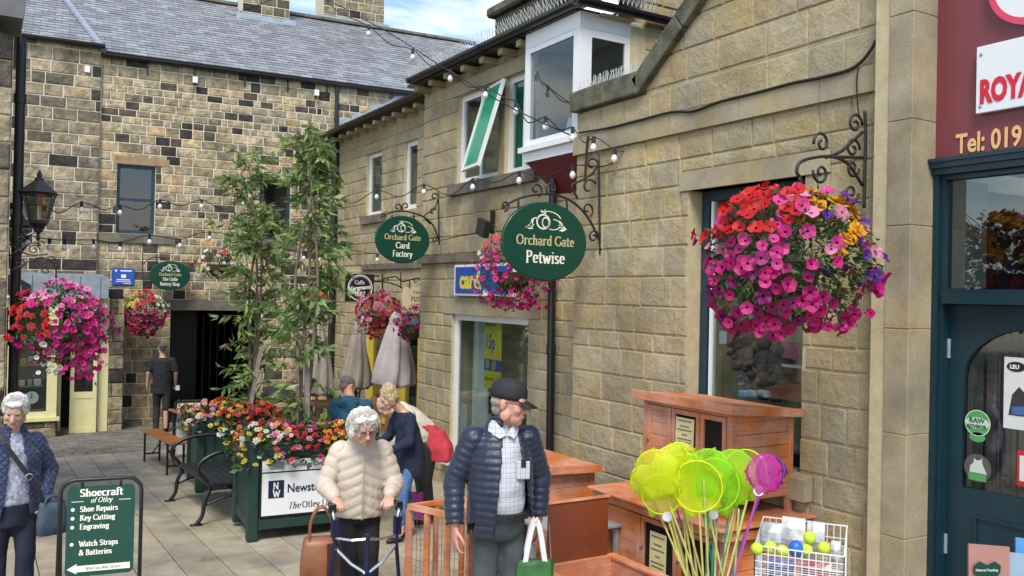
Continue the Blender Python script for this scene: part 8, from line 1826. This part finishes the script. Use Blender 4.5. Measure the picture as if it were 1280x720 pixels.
def basket(label, c, rx, ry, rz, zones, nflow, nleaf, fs, hook, seed=1, group='hanging flower baskets', parts=True, leafs=.05, trail=None, gap=0.12, drop=.0):
    """zones(h, v, r) -> (colour key, kind) or None for leaf; h right, v up on the unit sphere"""
    r = random.Random(seed); c = Vector(c); cB_ = c if seed == 4 else None; t = thing('hanging_basket', label, 'hanging basket', c, group)
    mb = MB(); mb.lathe([(.02, -.22), (.10, -.20), (.17, -.12), (.20, 0), (.18, 0), (.1, -.05)], c - UZ * .02, 18); mb.build('basket_bowl', M_COIR, t)
    mb = MB()
    for k in range(3): a = 2 * PI * k / 3 + .5; mb.tube([c + Vector((.19 * math.cos(a), .19 * math.sin(a), 0)), Vector(hook)], .003, 4)
    mb.build('chains', M_IRON, t)
    def pt(d, f=1.0): 
        q = RGT * d[0] * rx + FWD * d[1] * ry + UZ * d[2] * rz; n_ = (RGT * d[0] / rx + FWD * d[1] / ry + UZ * d[2] / rz).normalized()
        bump_ = 1 + .26 * noise.noise(Vector(d) * 2.4 + Vector((seed, 0, 0))); return c + q * f * bump_, n_
    mb = MB()
    for i in range(nleaf):
        d = Vector((r.gauss(0, 1), r.gauss(0, 1), r.gauss(0, 1))).normalized(); p, n_ = pt(d, r.uniform(.55, .97)); g = r.random(); col = (.045, .10, .025) if g < .5 else ((.075, .14, .04) if g < .85 else (.10, .16, .06))
        leaf(mb, p, (n_ + Vector((r.gauss(0, .6), r.gauss(0, .6), r.gauss(0, .6) - .3))), leafs * r.uniform(.6, 1.25), col, r)
    if trail:
        for (h0, v0, ln, cnt, key) in trail:
            for i in range(cnt):
                s_ = r.random(); p = c + RGT * (h0 + r.gauss(0, .06)) + FWD * r.gauss(-.05, .1) + UZ * (v0 - ln * s_); leaf(mb, p, Vector((r.gauss(0, .6), r.gauss(0, .6), -.6)), leafs * .9 * r.uniform(.6, 1.2), (.10, .13, .05), r, .3)
    mb.build('foliage', M_LF, t, fix=False, kind='stuff')
    rest = MB(); k = 0; tries = 0; placed = []
    while k < nflow and tries < nflow * 30:
        tries += 1; d = Vector((r.gauss(0, 1), r.gauss(0, 1), r.gauss(0, 1))).normalized()
        if d.y > .35 and r.random() < .8: continue
        z = zones(d[0], d[2], r)
        if z is None: continue
        p, n_ = pt(d, r.uniform(.93, 1.06)); p = p - UZ * drop * max(0, -d[2])
        s_ = fs * r.uniform(.75, 1.2) * ((1.7 if c is cB_ else 1.2) if z[1] == 'begonia' else 1)
        if any((p - q).length < (s_ + w_) * .52 for q, w_ in placed): continue
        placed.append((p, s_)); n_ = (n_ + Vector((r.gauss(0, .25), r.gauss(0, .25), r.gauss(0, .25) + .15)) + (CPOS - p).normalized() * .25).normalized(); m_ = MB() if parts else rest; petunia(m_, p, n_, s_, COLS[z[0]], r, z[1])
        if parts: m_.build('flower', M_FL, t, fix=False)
        k += 1
    if trail:
        for (h0, v0, ln, cnt, key) in trail:
            for i in range(int(cnt * .45)):
                s_ = r.random(); p = c + RGT * (h0 + r.gauss(0, .07)) + FWD * r.gauss(-.1, .1) + UZ * (v0 - ln * s_)
                if not key: continue
                m_ = MB() if parts else rest; petunia(m_, p, ((CPOS - p).normalized() + Vector((r.gauss(0, .4), r.gauss(0, .4), r.gauss(0, .3)))), fs * r.uniform(.7, 1.05), COLS[key], r)
                if parts: m_.build('flower', M_FL, t, fix=False)
    if rest.v: rest.build('flowers', M_FL, t, fix=False, kind='stuff')
    return t
# big basket on the right wall
def z_big(h, v, r):
    if h < -.05 and v > .30 + .5 * (h + .5) * (h > -.5): return ('red', 'petunia') if r.random() < .8 else ('pink', 'petunia')
    if -.15 < h < .25 and -.35 < v < .30: return ('mag', 'petunia') if r.random() < .12 else None
    if h > .05 and v > .05:
        q = r.random()
        if q < .30 and h > .2: return ('yel', 'begonia')
        if q < .28: return ('ora', 'begonia')
        if q < .42: return ('lpink', 'petunia')
        if q < .50: return ('pur', 'petunia')
        return ('pink', 'petunia') if q < .62 else None
    if h > .30 and -.30 < v < .08: return ('pur', 'petunia') if r.random() < .45 else (('mag', 'petunia') if r.random() < .5 else None)
    if h < 0 and v > 0: return (r.choice(('pink', 'mag', 'pink', 'lpink')), 'petunia')
    if v > .3: return ('lpink', 'petunia') if r.random() < .6 else ('red', 'petunia')
    if h > .2 and v < -.3: return ('mag', 'petunia') if r.random() < .45 else None
    return (r.choice(('mag', 'mag', 'mag', 'pink', 'plum')), 'petunia')
cB = at(984, 324, 5.15)
basket('biggest hanging basket of red, magenta, yellow and purple flowers on the right wall', cB, .505, .42, .42, z_big, 270, 3200, .042, onY(1002, 240, Yb), seed=4, leafs=.050, trail=[(.30, -.30, .10, 18, 'mag'), (-.2, -.36, .10, 24, 'mag')])
# large basket at left
def z_left(h, v, r):
    if v > .45 and h > -.5: return (r.choice(('pink', 'lpink', 'mag', 'lpink')), 'petunia')
    if h < .25 and v > -.35: return (r.choice(('red', 'red', 'red', 'cor')), 'begonia') if r.random() < .9 else ('mag', 'petunia')
    if h > .25: return (r.choice(('mag', 'mag', 'plum', 'pink')), 'petunia')
    return (r.choice(('mag', 'plum', 'mag')), 'petunia') if r.random() < .55 else (('wht', 'petunia') if r.random() < .15 else None)
cL = at(75, 405, 8.9)
basket('large hanging basket of red and magenta flowers on the left black pipe', cL, .47, .40, .40, z_left, 290, 2300, .036, onY(70, 350, 10.1), seed=9, leafs=.05, trail=[(.28, -.05, .52, 70, 'mag'), (.42, .0, .45, 50, 'mag'), (-.05, -.20, .30, 34, 'wht'), (.02, -.25, .25, 24, None)])
lk = MB(); lk.tube([onY(70, 330, 10.1), onY(70, 352, 10.1)], .006, 5); o = lk.build('basket_hook', M_IRON); tag(o, 'short iron hook above the large left hanging basket', 'hook')
# magenta basket beside Petwise sign
def z_pet(h, v, r):
    if v > .55 and h < .1: return ('ora', 'begonia') if r.random() < .6 else ('pink', 'petunia')
    if h < -.6 and r.random() < .3: return ('wht', 'petunia')
    if h > .55 and v < 0 and r.random() < .3: return ('wht', 'petunia')
    return (r.choice(('mag', 'pink', 'mag')), 'petunia') if (v < .45 or h < -.1) else None
cP = at(641, 338, 9.3)
basket('magenta hanging basket with orange top behind the oval Petwise sign', cP, .41, .36, .42, z_pet, 190, 1800, .032, at(617, 280, 9.3), seed=14, leafs=.04, trail=[(-.10, -.25, .22, 34, None), (.2, -.22, .2, 20, 'mag')])
def z_bat(h, v, r):
    if h > .55: return ('wht', 'petunia') if v > .1 else ('mag', 'petunia')
    if h < -.1 and v > .1: return ('lyel', 'begonia')
    if v > .35: return ('cor', 'begonia')
    return (r.choice(('crim', 'mag', 'crim')), 'petunia')
basket('small hanging basket of crimson, red and yellow flowers left of the passage', at(182, 391, 17.9), .42, .36, .45, z_bat, 160, 1100, .05, at(180, 360, 17.9), seed=18, leafs=.055, parts=False)
basket('coral and crimson hanging basket between the cafe sign and the pale parasol', at(474, 393, 14.2), .38, .33, .38, lambda h, v, r: (r.choice(('cor', 'crim', 'lpink', 'cor')), 'begonia') if h > -.4 or v > 0 else (r.choice(('crim', 'wht')), 'petunia'), 150, 900, .042, at(474, 356, 14.2), seed=22, leafs=.05, parts=False)
basket('dark pink hanging basket right of the pale parasol under the pizza sign', at(515, 404, 12.9), .26, .25, .24, lambda h, v, r: (r.choice(('crim', 'plum', 'mag')), 'petunia'), 60, 500, .04, at(515, 380, 12.9), seed=24, leafs=.045, parts=False)
basket('orange and white hanging basket half hidden by the right leafy tree', at(397, 388, 16.2), .26, .25, .34, lambda h, v, r: (('ora' if r.random() < .6 else 'cor'), 'begonia') if v > .2 else (('wht', 'petunia') if r.random() < .7 else None), 60, 600, .05, at(397, 360, 16.2), seed=26, leafs=.05, parts=False)
basket('white and pale red hanging basket half hidden by the left leafy tree', at(272, 330, 17.0), .42, .33, .30, lambda h, v, r: (r.choice(('wht', 'wht', 'cor', 'lyel')), 'petunia'), 70, 900, .045, at(272, 305, 17.0), seed=28, leafs=.06, parts=False)
# ---- bedding flowers in the planters
def bedding(label, O, u, v, w_, d_, h_, nfl, key_fn, seed, fs=.035, sp=1.0):
    r = random.Random(seed); t = thing('bedding_plants', label, 'flowers', O + u * w_ / 2 + v * d_ / 2 + UZ * h_, 'bedding flowers in the planters'); mb = MB()
    def top(a, b): e = min(a, w_ - a, b, d_ - b); return h_ - .03 + .12 * min(1, max(0, e + .12) / .3) + .05 * noise.noise(Vector((a * 4, b * 4, seed)))
    for i in range(int(1500 * sp)):
        a, b = r.uniform(-.12, w_ + .12), r.uniform(-.14, d_ + .1); z = top(a, b) * 1.0 - r.uniform(0, .16)
        if a < 0 or b < 0: z = h_ - r.uniform(-.08, .22)
        g = r.random(); leaf(mb, O + u * a + v * b + UZ * z, Vector((r.gauss(0, .7), r.gauss(0, .7), r.gauss(.2, .5))), r.uniform(.05, .10), (.035, .085, .025) if g < .55 else ((.07, .13, .04) if g < .85 else (.10, .05, .03)), r, .55)
    mb.build('foliage', M_LF, t, fix=False, kind='stuff'); k = 0
    while k < nfl:
        a, b = r.uniform(-.13, w_ + .1), r.uniform(-.15, d_ + .05)
        if r.random() < .35: b = r.uniform(-.16, .12)
        z = top(a, b) + r.uniform(-.01, .05)
        if a < -.02 or b < -.04: z = h_ + .02 - r.uniform(-.08, .20)
        key = key_fn(a / w_, b / d_, r); p = O + u * a + v * b + UZ * z; m_ = MB(); petunia(m_, p, (CPOS - p).normalized() * .6 + Vector((r.gauss(0, .3), r.gauss(0, .3), .7)), fs * r.uniform(.75, 1.2), COLS[key], r, 'begonia'); m_.build('flower', M_FL, t, fix=False); k += 1
def k1(a, b, r):
    if a < .20: return r.choice(('lyel', 'wht', 'wht', 'lyel', 'ora'))
    if b > .45: return r.choice(('red', 'crim', 'cor', 'mag', 'red'))
    if a < .38: return r.choice(('wht', 'lyel', 'cor', 'lpink'))
    if a < .62: return r.choice(('mag', 'crim', 'cor', 'lpink', 'red'))
    return r.choice(('ora', 'yel', 'ora', 'yel', 'cor', 'lyel'))
def k2(a, b, r):
    if a < .2: return r.choice(('lpink', 'wht', 'cor', 'lyel'))
    if a < .45: return r.choice(('yel', 'red', 'lyel', 'cor', 'red'))
    return r.choice(('red', 'red', 'crim', 'cor', 'red', 'ora'))
bedding('white, yellow, pink and orange begonias spilling over the near planter', PO1, pu1, pv1, 1.12, .86, .93, 220, k1, 51)
bedding('mostly red begonias filling the far planter', PO2, pu2, pv2, 1.28, .95, .93, 220, k2, 52)
# ---- slender trees
def tree(label, base, top, spread, nl, seed, lean=Vector((0, 0, 0)), stake=None, ls=.11, taper=.6, dens=None):
    r = random.Random(seed); base, top = Vector(base), Vector(top); t = thing('leafy_tree', label, 'tree', base, 'slender trees in the planters'); H_ = (top - base).length
    for k in range(3):
        e = base + Vector((r.uniform(-.05, .05), r.uniform(-.05, .05), 0)); mid = e.lerp(top, .5) + Vector((r.uniform(-.12, .12), r.uniform(-.1, .1), 0)); tp = top - UZ * (.25 * k) + Vector((r.uniform(-.15, .15), r.uniform(-.1, .1), 0))
        mb = MB(); pts = smooth_pts([e, e.lerp(mid, .5) + Vector((r.uniform(-.04, .04), 0, 0)), mid, mid.lerp(tp, .5) + Vector((r.uniform(-.05, .05), 0, 0)), tp], 4); n = len(pts); mb.tube(pts, [.026 * (1 - .8 * i / n) for i in range(n)], 7); mb.build('trunk', M_BARK, t, smooth=True)
        if k == 0: main = pts
    lf = MB(); tw = MB(); nb = int(nl / 16)
    for i in range(nb):
        f = r.uniform(.03, 1.0) ** .85; j = min(len(main) - 1, int(f * (len(main) - 1))); p = main[j] + Vector((r.uniform(-.05, .05), r.uniform(-.05, .05), r.uniform(-.1, .1))); a = r.uniform(0, 2 * PI)
        wv_ = spread * (1 - abs(f - .55) * taper) * r.uniform(.35, 1.0); d = Vector((math.cos(a), math.sin(a), r.uniform(.1, .7))); e = p + d * wv_; m_ = p.lerp(e, .5) + UZ * .05; e2 = e - UZ * r.uniform(0, .10)
        tw.tube([p, m_, e2], [.006, .004, .0015], 4)
        for q in range(16):
            s_ = r.uniform(.25, 1.08); c = p.lerp(m_, s_ * 2) if s_ < .5 else m_.lerp(e2, (s_ - .5) * 2); g = r.random(); col = (.11, .20, .055) if g < .35 else ((.21, .32, .09) if g < .75 else (.34, .40, .18) if g < .95 else (.30, .27, .08))
            leaf(lf, c, d * .5 + Vector((r.gauss(0, .55), r.gauss(0, .55), -.55 + r.gauss(0, .4))), ls * r.uniform(.6, 1.3), col, r, .30)
    tw.build('twigs', M_BARK, t, kind='stuff', fix=False); lf.build('crown', M_LF, t, kind='stuff', fix=False)
    if stake: mb = MB(); mb.bar(stake[0], stake[1], .045, .045); o = mb.build('tree_stake', mat('grey_stake_wood', (.24, .21, .18), .9, var=.25, nscale=9)); tag(o, stake[2], 'stake')
b1 = PO1 + pu1 * .60 + pv1 * .45 + UZ * .85; t1 = onY(386, 162, b1.y + .05)
tree('taller leafy tree rising from the near green planter', b1, t1, .44, 2300, 5, stake=(b1 + Vector((.05, -.05, 0)), onY(384, 430, b1.y), 'grey wooden stake beside the taller tree'), ls=.135)
b2 = PO2 + pu2 * .75 + pv2 * .5 + UZ * .85; t2 = onY(325, 200, b2.y + .1)
tree('shorter leafy tree rising from the far green planter', b2, t2, .62, 2500, 6, stake=(onY(312, 512, b2.y - .15), onY(326, 436, b2.y - .1), 'grey wooden stake leaning beside the shorter tree'), ls=.135)
